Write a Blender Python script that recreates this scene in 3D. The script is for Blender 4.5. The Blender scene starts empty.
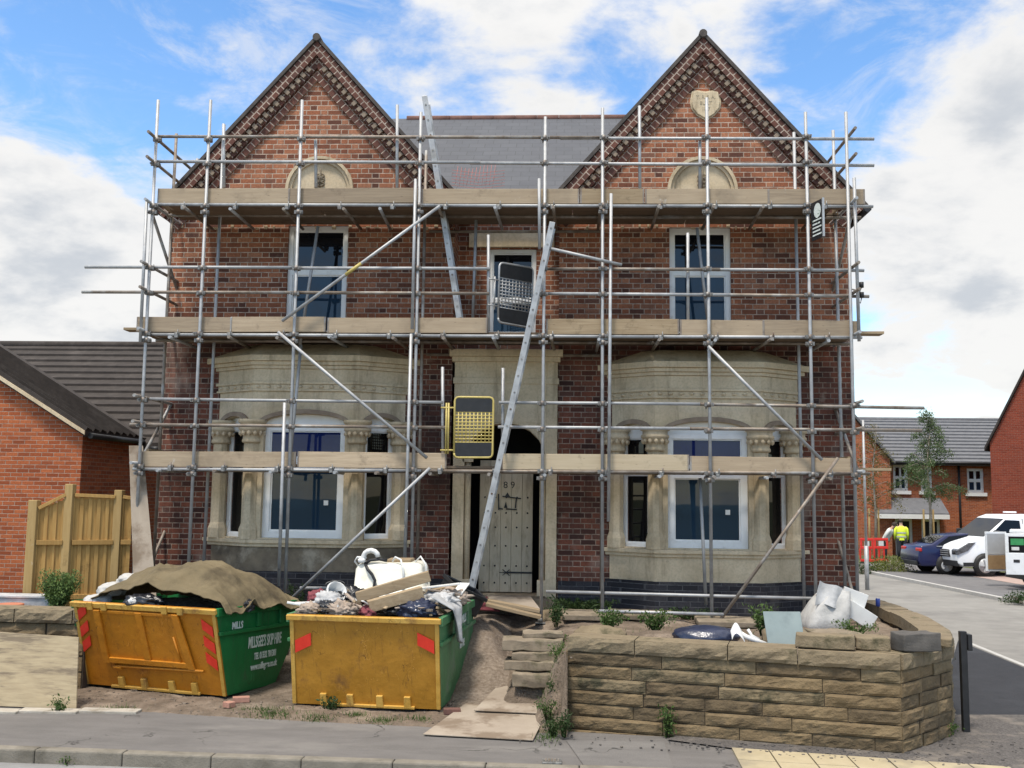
import bpy, bmesh, math, random
from mathutils import Vector, Matrix, noise as mnoise
R = math.radians
random.seed(11)
scene = bpy.context.scene
COL = scene.collection
V = Vector

# ------------------------------------------------------------------ camera
FPX = 1000.0
EYE = V((0, 0, 2.6))
PITCH, YAW, ROLL = R(6.27), R(2.9), R(0.75)
ROT = Matrix.Rotation(YAW, 3, 'Z') @ Matrix.Rotation(R(90) + PITCH, 3, 'X') @ Matrix.Rotation(ROLL, 3, 'Z')
cam_d = bpy.data.cameras.new('camera')
cam = bpy.data.objects.new('camera', cam_d)
COL.objects.link(cam)
cam.matrix_world = Matrix.Translation(EYE) @ ROT.to_4x4()
cam_d.sensor_width = 36.0
cam_d.lens = FPX * 36.0 / 1024.0
cam_d.clip_end = 3000
scene.camera = cam

def ray(x, y):
    return ROT @ V(((x - 512) / FPX, -(y - 384) / FPX, -1))
def at(x, y, Y):
    """survey: the point at distance Y up the street seen at photo position x, y"""
    d = ray(x, y)
    return EYE + d * (Y / d.y)
def gnd(x, y, z=0.0):
    d = ray(x, y)
    p = EYE + d * ((z - EYE.z) / d.z)
    return V((p.x, p.y, z))
def zz(y, Y, x=512):
    return at(x, y, Y).z
def xx(x, y, Y):
    return at(x, y, Y).x

# ------------------------------------------------------------------ mesh builder
class MB:
    def __init__(s):
        s.v = []; s.f = []; s.m = []; s.sm = []; s.cur = 0; s.smooth = False
    def add(s, vs, fs):
        o = len(s.v)
        s.v += [tuple(p) for p in vs]
        for f in fs:
            s.f.append([i + o for i in f]); s.m.append(s.cur); s.sm.append(s.smooth)
        return s
    def box(s, c, sz, rot=None):
        c = V(c); hx, hy, hz = sz[0] / 2, sz[1] / 2, sz[2] / 2
        ps = [V((a * hx, b * hy, d * hz)) for d in (-1, 1) for b in (-1, 1) for a in (-1, 1)]
        if rot is not None:
            ps = [rot @ p for p in ps]
        return s.add([c + p for p in ps], [(0, 2, 3, 1), (4, 5, 7, 6), (0, 1, 5, 4), (2, 6, 7, 3), (0, 4, 6, 2), (1, 3, 7, 5)])
    def bb(s, x0, x1, y0, y1, z0, z1):
        return s.box(((x0 + x1) / 2, (y0 + y1) / 2, (z0 + z1) / 2), (abs(x1 - x0), abs(y1 - y0), abs(z1 - z0)))
    def beam(s, p0, p1, w, h, up=V((0, 0, 1))):
        p0 = V(p0); p1 = V(p1); d = (p1 - p0); L = d.length; d.normalize()
        side = d.cross(up).normalized(); u = side.cross(d)
        m = Matrix((d, side, u)).transposed()
        return s.box((p0 + p1) / 2, (L, w, h), m)
    def tube(s, p0, p1, r, n=10, r1=None, caps=True):
        p0 = V(p0); p1 = V(p1); d = (p1 - p0).normalized()
        a = d.orthogonal().normalized(); b = d.cross(a)
        r1 = r if r1 is None else r1
        vs = []
        for p, q in ((p0, r), (p1, r1)):
            for i in range(n):
                t = 2 * math.pi * i / n
                vs.append(p + (a * math.cos(t) + b * math.sin(t)) * q)
        sm = s.smooth; s.smooth = True
        s.add(vs, [(i, (i + 1) % n, n + (i + 1) % n, n + i) for i in range(n)])
        s.smooth = False
        if caps:
            o = len(s.v) - 2 * n
            s.f.append([o + i for i in reversed(range(n))]); s.m.append(s.cur); s.sm.append(False)
            s.f.append([o + n + i for i in range(n)]); s.m.append(s.cur); s.sm.append(False)
        s.smooth = sm
        return s
    def pipe(s, pts, r, n=8, radii=None):
        pts = [V(p) for p in pts]; k = len(pts); vs = []
        a = None
        for j, p in enumerate(pts):
            d = (pts[min(j + 1, k - 1)] - pts[max(j - 1, 0)]).normalized()
            if a is None:
                a = d.orthogonal().normalized()
            a = (a - d * a.dot(d)).normalized(); b = d.cross(a)
            q = radii[j] if radii else r
            for i in range(n):
                t = 2 * math.pi * i / n
                vs.append(p + (a * math.cos(t) + b * math.sin(t)) * q)
        fs = []
        for j in range(k - 1):
            for i in range(n):
                fs.append((j * n + i, j * n + (i + 1) % n, (j + 1) * n + (i + 1) % n, (j + 1) * n + i))
        fs.append(tuple(reversed(range(n)))); fs.append(tuple(range((k - 1) * n, k * n)))
        sm = s.smooth; s.smooth = True; s.add(vs, fs); s.smooth = sm
        return s
    def prism(s, poly, fn, d0, d1):
        n = len(poly)
        vs = [fn(u, v, d0) for u, v in poly] + [fn(u, v, d1) for u, v in poly]
        fs = [(i, (i + 1) % n, n + (i + 1) % n, n + i) for i in range(n)]
        fs += [tuple(reversed(range(n))), tuple(range(n, 2 * n))]
        return s.add(vs, fs)
    def grid(s, fn, nu, nv):
        vs = [fn(i / nu, j / nv) for j in range(nv + 1) for i in range(nu + 1)]
        w = nu + 1
        return s.add(vs, [(j * w + i, j * w + i + 1, (j + 1) * w + i + 1, (j + 1) * w + i) for j in range(nv) for i in range(nu)])
    def lathe(s, prof, c, n=20, M=None):
        c = V(c); vs = []
        for r, z in prof:
            for i in range(n):
                t = 2 * math.pi * i / n
                p = V((r * math.cos(t), r * math.sin(t), z))
                vs.append(c + (M @ p if M is not None else p))
        k = len(prof)
        fs = [(j * n + i, j * n + (i + 1) % n, (j + 1) * n + (i + 1) % n, (j + 1) * n + i) for j in range(k - 1) for i in range(n)]
        fs += [tuple(reversed(range(n))), tuple(range((k - 1) * n, k * n))]
        sm = s.smooth; s.smooth = True; s.add(vs, fs); s.smooth = sm
        return s
    def build(s, name, mats, parent=None, bevel=0.0, recalc=True, seg=2):
        me = bpy.data.meshes.new(name)
        me.from_pydata(s.v, [], s.f)
        if not isinstance(mats, (list, tuple)):
            mats = [mats]
        for m in mats:
            me.materials.append(m)
        me.polygons.foreach_set('material_index', s.m)
        me.polygons.foreach_set('use_smooth', s.sm)
        if recalc:
            bm = bmesh.new(); bm.from_mesh(me)
            bmesh.ops.recalc_face_normals(bm, faces=bm.faces)
            bm.to_mesh(me); bm.free()
        me.update()
        o = bpy.data.objects.new(name, me)
        COL.objects.link(o)
        if parent is not None:
            o.parent = parent
            if parent.type == 'EMPTY' and parent.get('world'):
                o.location = -V(parent.location)
        if bevel:
            b = o.modifiers.new('bevel', 'BEVEL'); b.width = bevel; b.segments = seg; b.limit_method = 'ANGLE'; b.angle_limit = R(40)
        return o

def tag(o, label=None, cat=None, group=None, kind=None):
    if label: o['label'] = label
    if cat: o['category'] = cat
    if group: o['group'] = group
    if kind: o['kind'] = kind
    return o
def thing(name, loc, label, cat, group=None, rot=None, world=True):
    """an Empty at the thing's base; world=True: its parts are laid out in site coordinates"""
    o = bpy.data.objects.new(name, None); COL.objects.link(o)
    o.location = loc; o.empty_display_size = .2
    if world: o['world'] = 1
    if rot is not None: o.rotation_euler = rot
    return tag(o, label, cat, group)
def copy_thing(root, loc, rot, label, group=None):
    c = root.copy(); COL.objects.link(c); c.location = loc; c.rotation_euler = rot; c['label'] = label
    if group: c['group'] = group
    for ch in list(root.children):
        d = ch.copy(); COL.objects.link(d); d.parent = c
        for g in list(ch.children):
            e = g.copy(); COL.objects.link(e); e.parent = d
    return c
def lettering(text, size, mat, parent, loc, rot, sx=1.0, align='CENTER', name='lettering', bold=0.0):
    cu = bpy.data.curves.new(name, 'FONT'); cu.body = text; cu.size = size; cu.align_x = align; cu.align_y = 'CENTER'
    cu.extrude = 0.0015; cu.offset = bold; cu.materials.append(mat)
    o = bpy.data.objects.new(name, cu); COL.objects.link(o)
    o.scale = (sx, 1, 1); o.rotation_euler = rot; o.location = loc
    me = bpy.data.meshes.new_from_object(o); me.name = name
    bpy.data.objects.remove(o); bpy.data.curves.remove(cu)
    o = bpy.data.objects.new(name, me); COL.objects.link(o)
    o.scale = (sx, 1, 1); o.rotation_euler = rot; o.location = loc
    if parent is not None:
        o.parent = parent
        if parent.get('world'): o.location = V(loc) - V(parent.location)
    return o

# ------------------------------------------------------------------ materials
class NT:
    def __init__(s, name):
        s.mat = bpy.data.materials.new(name); s.mat.use_nodes = True
        s.t = s.mat.node_tree; s.n = s.t.nodes; s.l = s.t.links
        s.b = s.n['Principled BSDF']
        s.co = s.n.new('ShaderNodeTexCoord').outputs['Object']
    def node(s, kind, **kw):
        n = s.n.new(kind)
        for k, v in kw.items(): setattr(n, k, v)
        return n
    def put(s, sock, v):
        if isinstance(v, bpy.types.NodeSocket): s.l.new(v, sock)
        elif v is not None:
            if isinstance(v, (tuple, list)) and len(v) == 3 and sock.type == 'RGBA': v = (*v, 1)
            sock.default_value = v
    def math(s, op, a, b=None, c=None, clamp=False):
        n = s.node('ShaderNodeMath', operation=op); n.use_clamp = clamp
        s.put(n.inputs[0], a)
        if b is not None: s.put(n.inputs[1], b)
        if c is not None: s.put(n.inputs[2], c)
        return n.outputs[0]
    def noise(s, scale, detail=5, rough=.55, vec=None, dist=0):
        n = s.node('ShaderNodeTexNoise'); n.inputs['Scale'].default_value = scale; n.inputs['Detail'].default_value = detail
        n.inputs['Roughness'].default_value = rough; n.inputs['Distortion'].default_value = dist
        s.l.new(vec if vec is not None else s.co, n.inputs['Vector'])
        return n.outputs['Fac']
    def scalev(s, v):
        n = s.node('ShaderNodeMapping'); n.inputs['Scale'].default_value = v; s.l.new(s.co, n.inputs['Vector'])
        return n.outputs['Vector']
    def ramp(s, fac, stops, interp='LINEAR'):
        n = s.node('ShaderNodeValToRGB'); n.color_ramp.interpolation = interp
        e = n.color_ramp.elements
        while len(e) < len(stops): e.new(.5)
        for i, (p, c) in enumerate(stops):
            e[i].position = p; e[i].color = (*c, 1) if len(c) == 3 else c
        s.put(n.inputs['Fac'], fac)
        return n.outputs['Color']
    def mix(s, f, a, b, mode='MIX'):
        n = s.node('ShaderNodeMix', data_type='RGBA', blend_type=mode)
        s.put(n.inputs[0], f); s.put(n.inputs[6], a); s.put(n.inputs[7], b)
        return n.outputs[2]
    def rng(s, v, a, b, c=0.0, d=1.0, smooth=False):
        n = s.node('ShaderNodeMapRange'); n.interpolation_type = 'SMOOTHSTEP' if smooth else 'LINEAR'
        s.put(n.inputs['Value'], v)
        for k, q in zip(('From Min', 'From Max', 'To Min', 'To Max'), (a, b, c, d)): n.inputs[k].default_value = q
        return n.outputs['Result']
    def bump(s, h, strength=.3, dist=.02):
        n = s.node('ShaderNodeBump'); n.inputs['Strength'].default_value = strength; n.inputs['Distance'].default_value = dist
        s.l.new(h, n.inputs['Height']); s.l.new(n.outputs['Normal'], s.b.inputs['Normal'])
    def done(s, col, rough=.8, metal=0.0, spec=.5):
        s.put(s.b.inputs['Base Color'], col); s.put(s.b.inputs['Roughness'], rough)
        s.b.inputs['Metallic'].default_value = metal; s.b.inputs['Specular IOR Level'].default_value = spec
        return s.mat

def mottle(name, c1, c2, scale=6, rough=.8, bump=.15, bscale=60, metal=0.0, c3=None, s3=1.2, t3=(.5, .7), stretch=None, spec=.4, bd=.01):
    t = NT(name)
    vec = t.scalev(stretch) if stretch else None
    n = t.noise(scale, 6, .6, vec)
    col = t.ramp(n, [(.3, c1), (.7, c2)])
    if c3:
        f = t.rng(t.noise(s3, 5, .65, vec), t3[0], t3[1], smooth=True)
        col = t.mix(f, col, c3)
    if bump:
        t.bump(t.noise(bscale, 4, .6, vec), bump, bd)
    return t.done(col, rough, metal, spec)

def bricks(name, stops, mortar, bw=.225, hdr=.105, ch=.083, mj=.010, off=.5, soot=.35, sootc=(.03, .02, .018), sscale=.6, patch=None, bumpk=.5, wob=.004, streak=0):
    t = NT(name)
    sp = t.node('ShaderNodeSeparateXYZ'); t.l.new(t.co, sp.inputs[0])
    wn = t.math('MULTIPLY', t.math('SUBTRACT', t.noise(9, 3), .5), wob * 2)
    u = t.math('ADD', t.math('ADD', sp.outputs[0], sp.outputs[1]), wn)
    v = t.math('ADD', t.math('ADD', sp.outputs[2], 20.0), t.math('MULTIPLY', wn, .7))
    course = t.math('FLOOR', t.math('DIVIDE', v, ch))
    fv = t.math('SUBTRACT', v, t.math('MULTIPLY', course, ch))
    odd = t.math('MODULO', course, 2.0)
    P = bw + hdr + 2 * mj
    uu = t.math('ADD', u, t.math('ADD', t.math('MULTIPLY', odd, P * off), 50 * P))
    k = t.math('FLOOR', t.math('DIVIDE', uu, P))
    tt = t.math('SUBTRACT', uu, t.math('MULTIPLY', k, P))
    isH = t.math('GREATER_THAN', tt, bw + mj / 2)
    idx = t.math('ADD', t.math('MULTIPLY', k, 2.0), isH)
    dS = t.math('MINIMUM', tt, t.math('SUBTRACT', bw, tt))
    dH = t.math('MINIMUM', t.math('SUBTRACT', tt, bw + mj), t.math('SUBTRACT', P - mj, tt))
    dh = t.math('MAXIMUM', dS, dH)
    dv = t.math('MINIMUM', fv, t.math('SUBTRACT', ch - mj, fv))
    d = t.math('MINIMUM', dh, dv)
    mask = t.rng(d, -.0025, .003, smooth=True)
    cv = t.node('ShaderNodeCombineXYZ'); t.l.new(idx, cv.inputs[0]); t.l.new(course, cv.inputs[1])
    wh = t.node('ShaderNodeTexWhiteNoise', noise_dimensions='2D'); t.l.new(cv.outputs[0], wh.inputs['Vector'])
    bc = t.ramp(wh.outputs['Value'], stops)
    fine = t.noise(35, 4, .6)
    bc = t.mix(t.rng(fine, .35, .7, 0, .45), bc, tuple(c * .5 for c in stops[0][1]))
    mc = t.mix(t.rng(t.noise(14, 4), .4, .65), mortar, tuple(c * .6 for c in mortar))
    col = t.mix(mask, mc, bc)
    sf = t.math('MULTIPLY', t.rng(t.noise(sscale, 6, .65), .42, .7, smooth=True), soot)
    col = t.mix(sf, col, sootc)
    if streak:
        stv = t.rng(t.noise(1.4, 6, .7, t.scalev((3.2, 3.2, .35))), .50, .74, 0, streak, True)
        col = t.mix(stv, col, tuple(c * .8 for c in sootc))
        ef = t.rng(t.noise(2.1, 5, .7, t.scalev((1, 1, 1.6))), .62, .74, 0, streak * .7, True)
        col = t.mix(ef, col, tuple(c * .95 for c in mortar))
    if patch:
        pf = t.math('MULTIPLY', t.rng(t.noise(.9, 4, .6, t.scalev((1, 1, .8))), .55, .68, smooth=True), patch[1])
        col = t.mix(pf, col, patch[0])
    t.bump(t.math('ADD', mask, t.math('MULTIPLY', fine, .5)), bumpk, .008)
    return t.done(col, .88, 0, .25)

def timber(name, c1, c2, rough=.75, ax=0, c3=None):
    t = NT(name)
    sc = [14, 14, 14]; sc[ax] = .9
    vec = t.scalev(tuple(sc))
    n = t.noise(2.2, 6, .62, vec, .6)
    oi = t.node('ShaderNodeObjectInfo').outputs['Random']
    col = t.ramp(n, [(.3, c1), (.72, c2)])
    col = t.mix(t.rng(oi, 0, 1, 0, .5), col, tuple(c * .66 for c in c1))
    col = t.mix(t.rng(t.noise(2.6, 6, .72), .56, .70, 0, .55, True), col, tuple(c * .45 for c in c1))
    col = t.mix(t.rng(t.noise(3.7, 5, .7), .66, .74, 0, .5, True), col, (.5, .47, .42))
    if c3:
        col = t.mix(t.rng(t.noise(1.1, 5, .6), .5, .72, smooth=True), col, c3)
    vo = t.node('ShaderNodeTexVoronoi'); vo.inputs['Scale'].default_value = 3.0; t.l.new(t.scalev((1.4 if ax == 0 else 5, 5, 5 if ax != 2 else 1.4)), vo.inputs['Vector'])
    col = t.mix(t.rng(vo.outputs['Distance'], .03, .1, .65, 0), col, tuple(c * .35 for c in c1))
    t.bump(n, .25, .004)
    return t.done(col, rough, 0, .3)

def glass_mat(name, base=(.012, .016, .026), ior=1.9, rough=.015):
    t = NT(name)
    t.b.inputs['IOR'].default_value = ior
    w = t.noise(1.3, 2)
    t.bump(w, .04, .02)
    return t.done(base, rough, 0, .5)

m = {}
OLD = [(0, (.10, .042, .03)), (.18, (.23, .082, .044)), (.55, (.35, .125, .062)), (.85, (.46, .20, .11)), (1, (.16, .075, .055))]
m['brick'] = bricks('old_red_brick', OLD, (.50, .39, .305), mj=.0125, soot=.38, sscale=.5, streak=.32)
m['brick_low'] = bricks('weathered_red_brick', [(0, (.05, .023, .019)), (.35, (.15, .052, .034)), (.7, (.24, .08, .047)), (1, (.12, .058, .045))], (.33, .25, .195), mj=.012, streak=.5, soot=.8, sscale=.55, patch=((.28, .22, .185), .55))
m['brick_rake'] = bricks('raking_brick', [(0, (.10, .045, .034)), (.5, (.17, .07, .05)), (1, (.12, .06, .048))], (.46, .37, .30), bw=.1, hdr=.1, ch=.12, mj=.016, off=.25, soot=.3)
m['plinth'] = bricks('blue_brick_plinth', [(0, (.022, .022, .027)), (.5, (.04, .04, .048)), (1, (.065, .06, .064))], (.10, .10, .105), bw=.22, hdr=.22, off=.25, ch=.08, soot=.3, patch=((.16, .15, .14), .45))
NEWB = [(0, (.27, .068, .026)), (.35, (.41, .108, .038)), (.7, (.49, .145, .054)), (1, (.31, .083, .034))]
m['newbrick'] = bricks('new_orange_brick', NEWB, (.40, .29, .22), bw=.215, hdr=.215, off=.25, ch=.075, soot=.12, wob=.001)
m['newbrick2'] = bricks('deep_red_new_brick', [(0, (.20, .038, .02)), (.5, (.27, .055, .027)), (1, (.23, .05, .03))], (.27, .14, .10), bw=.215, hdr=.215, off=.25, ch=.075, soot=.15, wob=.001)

def stone_mat():
    t = NT('cream_stone')
    a = t.noise(1.6, 6, .65); b = t.noise(28, 5, .6)
    col = t.ramp(a, [(.28, (.42, .33, .21)), (.5, (.58, .47, .32)), (.72, (.67, .56, .395))])
    col = t.mix(t.rng(b, .45, .75, 0, .4), col, (.26, .225, .165))
    st = t.noise(1.0, 6, .72, t.scalev((5, 5, .6)))
    col = t.mix(t.rng(st, .50, .70, 0, .50, True), col, (.19, .145, .09))
    sp_ = t.noise(2.6, 7, .75)
    col = t.mix(t.rng(sp_, .62, .74, 0, .35, True), col, (.15, .12, .085))
    t.bump(b, .25, .008)
    return t.done(col, .9, 0, .2)
m['stone'] = stone_mat()
m['stone_dark'] = mottle('stained_stone', (.10, .08, .058), (.24, .19, .13), 4, .92, .5, 30, c3=(.36, .31, .235), s3=2.2)
m['hood'] = mottle('brown_hood_stone', (.20, .15, .11), (.30, .235, .175), 8, .9, .3, 40)
m['slate'] = None
def slate_mat(name, c1, c2, w=.3, h=.2, gap=(.02, .02, .022)):
    t = NT(name)
    br = t.node('ShaderNodeTexBrick'); br.inputs['Scale'].default_value = 1.0
    br.inputs['Brick Width'].default_value = w; br.inputs['Row Height'].default_value = h; br.inputs['Mortar Size'].default_value = .006
    br.inputs['Color1'].default_value = (*c1, 1); br.inputs['Color2'].default_value = (*c2, 1); br.inputs['Mortar'].default_value = (*gap, 1)
    br.inputs['Mortar Smooth'].default_value = .1
    t.l.new(t.co, br.inputs['Vector'])
    col = t.mix(t.rng(t.noise(2.5, 5, .65), .4, .7, 0, .4), br.outputs['Color'], tuple(c * .65 for c in c1))
    t.bump(br.outputs['Fac'], -.6, .01)
    return t.done(col, .62, 0, .45)
m['slate'] = slate_mat('grey_slate', (.056, .060, .073), (.068, .072, .085), gap=(.03, .032, .037))
m['rooftile'] = mottle('brown_concrete_tile', (.026, .021, .018), (.046, .037, .032), 5, .9, .3, 50, c3=(.06, .05, .044), s3=1.5)
m['rooftile2'] = mottle('grey_concrete_tile', (.105, .108, .118), (.15, .153, .165), 4, .8, .2, 50)
m['ridge'] = mottle('red_ridge_tile', (.11, .055, .043), (.18, .088, .068), 8, .85, .2, 40)
m['verge'] = mottle('dark_verge', (.05, .043, .04), (.10, .085, .075), 8, .9, .3, 40)
m['upvc'] = mottle('white_window_frame', (.74, .73, .71), (.82, .815, .80), 6, .4, .0, c3=(.58, .56, .52), s3=5, t3=(.58, .8))
m['glass'] = glass_mat('window_glass', (.012, .030, .055), 1.42)  # blue base colour stands in for the reflected sky
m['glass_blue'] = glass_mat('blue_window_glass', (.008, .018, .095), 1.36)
m['dark'] = mottle('dark_interior', (.006, .006, .007), (.012, .011, .010), 4, .95, 0)  # near-black base stands in for the shade inside openings
m['black'] = mottle('black_paint', (.012, .012, .013), (.022, .022, .024), 10, .5, .1, 60)
m['black_plastic'] = mottle('black_plastic', (.008, .009, .012), (.018, .019, .024), 5, .32, .35, 14, spec=.6, bd=.03)
def galv_mat():
    t = NT('galvanised_steel')
    oi = t.node('ShaderNodeObjectInfo').outputs['Random']
    a = t.noise(7, 5, .65)
    col = t.ramp(a, [(.3, (.29, .292, .295)), (.7, (.50, .502, .505))])
    col = t.mix(t.rng(oi, 0, 1, 0, .42), col, (.27, .275, .28))
    rust = t.rng(t.noise(3.0, 6, .7), .62, .75, 0, .75, True)
    col = t.mix(rust, col, (.16, .11, .075))
    t.bump(t.noise(90, 3), .12, .003)
    return t.done(col, t.rng(a, .3, .7, .48, .68), .45, .45)
m['galv'] = galv_mat()
m['fitting'] = mottle('coupler_steel', (.10, .10, .10), (.36, .35, .33), 22, .55, .3, 60, .6, c3=(.12, .075, .05), s3=6)
m['rust_tube'] = mottle('rusty_tube', (.16, .12, .09), (.30, .26, .22), 6, .6, .2, 60, .4, c3=(.36, .36, .35), s3=2.0)
m['aluminium'] = mottle('dull_aluminium', (.33, .33, .33), (.46, .46, .455), 7, .5, .05, 60, .5, c3=(.27, .265, .26), s3=4)
m['board'] = timber('scaffold_board', (.36, .275, .185), (.52, .41, .285), ax=0, c3=(.23, .18, .125))
m['board_new'] = timber('pale_new_board', (.47, .38, .255), (.57, .47, .33), ax=0)
m['deck'] = timber('deck_board', (.13, .092, .06), (.22, .16, .108), ax=0)
m['fence'] = timber('fence_timber', (.34, .19, .055), (.48, .295, .10), ax=2)
m['post'] = timber('fence_post_timber', (.36, .235, .09), (.48, .335, .15), ax=2)
m['ply'] = mottle('weathered_plywood', (.32, .25, .155), (.46, .37, .235), 3, .85, .15, 60, c3=(.20, .155, .105), s3=1.6, stretch=(1.2, 5, 9), t3=(.48, .68))
m['ply2'] = mottle('dusty_plywood', (.27, .22, .17), (.35, .295, .235), 2.5, .9, .2, 60, c3=(.185, .14, .10), s3=1.7, t3=(.47, .62))
m['oldtimber'] = timber('old_timber', (.27, .195, .115), (.42, .325, .21), ax=0)
m['door'] = mottle('faded_cream_door', (.50, .415, .29), (.58, .49, .36), 4, .75, .1, 50, c3=(.37, .30, .21), s3=2.5, stretch=(3, 3, .8))
def rusty(name, c1, c2, rust, amt=(.56, .74), rough=.5):
    t = NT(name)
    a = t.noise(3.5, 6, .65)
    col = t.ramp(a, [(.3, c1), (.7, c2)])
    f = t.rng(t.noise(1.7, 8, .72, t.scalev((1.3, 1.3, 1.0))), amt[0], amt[1], 0, .85, True)
    col = t.mix(f, col, rust)
    sc = t.rng(t.noise(1.2, 6, .8, t.scalev((9, 9, 1.2))), .60, .68, 0, .5, True)
    col = t.mix(sc, col, tuple(c * .55 for c in rust))
    for sc_, off_, wd, st_, cc_ in ((2.3, .5, .0045, .75, tuple(c * .35 for c in rust)), (4.1, .47, .004, .6, tuple(min(1, c * 1.7 + .06) for c in c2))):
        ln = t.math('ABSOLUTE', t.math('SUBTRACT', t.noise(sc_, 2, .5, t.scalev((1.6, 1.6, .7)), 1.5), off_))
        mk = t.math('MULTIPLY', t.rng(ln, wd, wd * .4), t.rng(t.noise(1.9, 3, .6, t.scalev((1.2, 1.2, 1.5))), .53, .6, 0, st_, True))
        col = t.mix(mk, col, cc_)
    run = t.rng(t.noise(1.0, 5, .7, t.scalev((14, 14, .5))), .58, .70, 0, .45, True)
    col = t.mix(run, col, tuple(c * .8 for c in rust))
    t.bump(t.math('ADD', t.noise(16, 5, .6), t.math('MULTIPLY', t.noise(2.2, 3, .5), 5.0)), .35, .012)
    return t.done(col, t.rng(f, 0, 1, rough, .85), 0, .4)
m['skip_yellow'] = rusty('skip_yellow_paint', (.41, .145, .008), (.50, .195, .012), (.16, .06, .018))
m['skip_yellow2'] = rusty('skip_mustard_paint', (.33, .15, .012), (.43, .205, .022), (.13, .058, .018), (.55, .75))
m['skip_rim'] = rusty('skip_rim_paint', (.50, .27, .04), (.58, .36, .085), (.16, .075, .03), (.50, .70))
m['skip_green'] = rusty('skip_green_paint', (.008, .115, .030), (.014, .165, .045), (.07, .10, .055), (.56, .74))
m['skip_green2'] = rusty('faded_green_paint', (.045, .15, .06), (.07, .21, .09), (.18, .23, .16), (.5, .72))
m['red'] = mottle('hazard_red', (.66, .03, .015), (.78, .05, .025), 8, .5, .05)
m['white_paint'] = mottle('white_lettering', (.55, .60, .55), (.75, .78, .74), 30, .7, 0, c3=(.10, .2, .11), s3=14, t3=(.60, .66))
m['tarp'] = mottle('khaki_tarpaulin', (.112, .086, .046), (.165, .128, .072), 2.2, .92, .5, 9, c3=(.075, .057, .032), s3=1.6, bd=.03)
m['sack'] = mottle('white_woven_sack', (.36, .35, .33), (.50, .485, .46), 6, .65, .4, 12, bd=.03)
m['tank'] = mottle('cream_plastic', (.70, .67, .57), (.78, .76, .67), 2, .28, .03, 40, c3=(.6, .56, .44), s3=3)
m['white'] = mottle('white_plastic', (.58, .58, .565), (.70, .70, .68), 5, .45, .1, 14, c3=(.46, .44, .40), s3=3, t3=(.55, .75))
m['beige_cloth'] = mottle('beige_cloth', (.25, .195, .15), (.40, .325, .265), 6, .9, .4, 18, bd=.02)
m['grey_cloth'] = mottle('grey_sheeting', (.30, .30, .30), (.50, .50, .50), 5, .6, .4, 14, bd=.02)
m['maroon'] = mottle('maroon_cloth', (.13, .03, .04), (.2, .05, .06), 6, .9, .3, 18)
m['paleboard'] = mottle('pale_blue_board', (.21, .26, .26), (.265, .315, .31), 2.5, .75, .05, 40, c3=(.18, .22, .222), s3=2)
m['navy'] = mottle('navy_polythene', (.010, .014, .035), (.03, .038, .075), 4, .3, .4, 10, spec=.6, bd=.03)
m['oldslab'] = mottle('weathered_stone_slab', (.17, .135, .095), (.27, .22, .16), 5, .95, .5, 30, c3=(.105, .09, .055), s3=3)
m['concrete'] = mottle('worn_concrete', (.30, .27, .225), (.43, .39, .33), 5, .92, .4, 40, c3=(.21, .175, .13), s3=3)
m['soil'] = mottle('trodden_earth', (.10, .075, .053), (.20, .152, .112), 5.5, .97, .9, 26, c3=(.255, .20, .152), s3=1.6, t3=(.48, .66), bd=.04)
m['gravelsoil'] = mottle('stony_earth', (.12, .09, .066), (.28, .228, .18), 22, .97, .9, 30, c3=(.15, .112, .08), s3=1.5, bd=.03)
m['rock'] = mottle('rock_faced_stone', (.115, .08, .042), (.215, .155, .084), 3.5, .93, .8, 28, c3=(.075, .06, .04), s3=3.2, t3=(.54, .76), bd=.02)
m['rock_b'] = mottle('dark_rock_faced_stone', (.075, .054, .031), (.155, .112, .062), 4.5, .93, .8, 28, c3=(.045, .037, .026), s3=2.6, t3=(.54, .76), bd=.02)
m['rock_c'] = mottle('grey_rock_faced_stone', (.13, .098, .056), (.235, .18, .106), 3.0, .93, .8, 28, c3=(.052, .047, .026), s3=3.6, t3=(.48, .70), bd=.02)
m['rock_top'] = mottle('coping_stone', (.145, .112, .07), (.26, .205, .13), 3.0, .93, .7, 28, c3=(.065, .058, .03), s3=3, t3=(.5, .7), bd=.02)
m['mortar'] = mottle('dark_joint', (.045, .035, .025), (.08, .062, .045), 12, .97, .5, 40)
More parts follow.
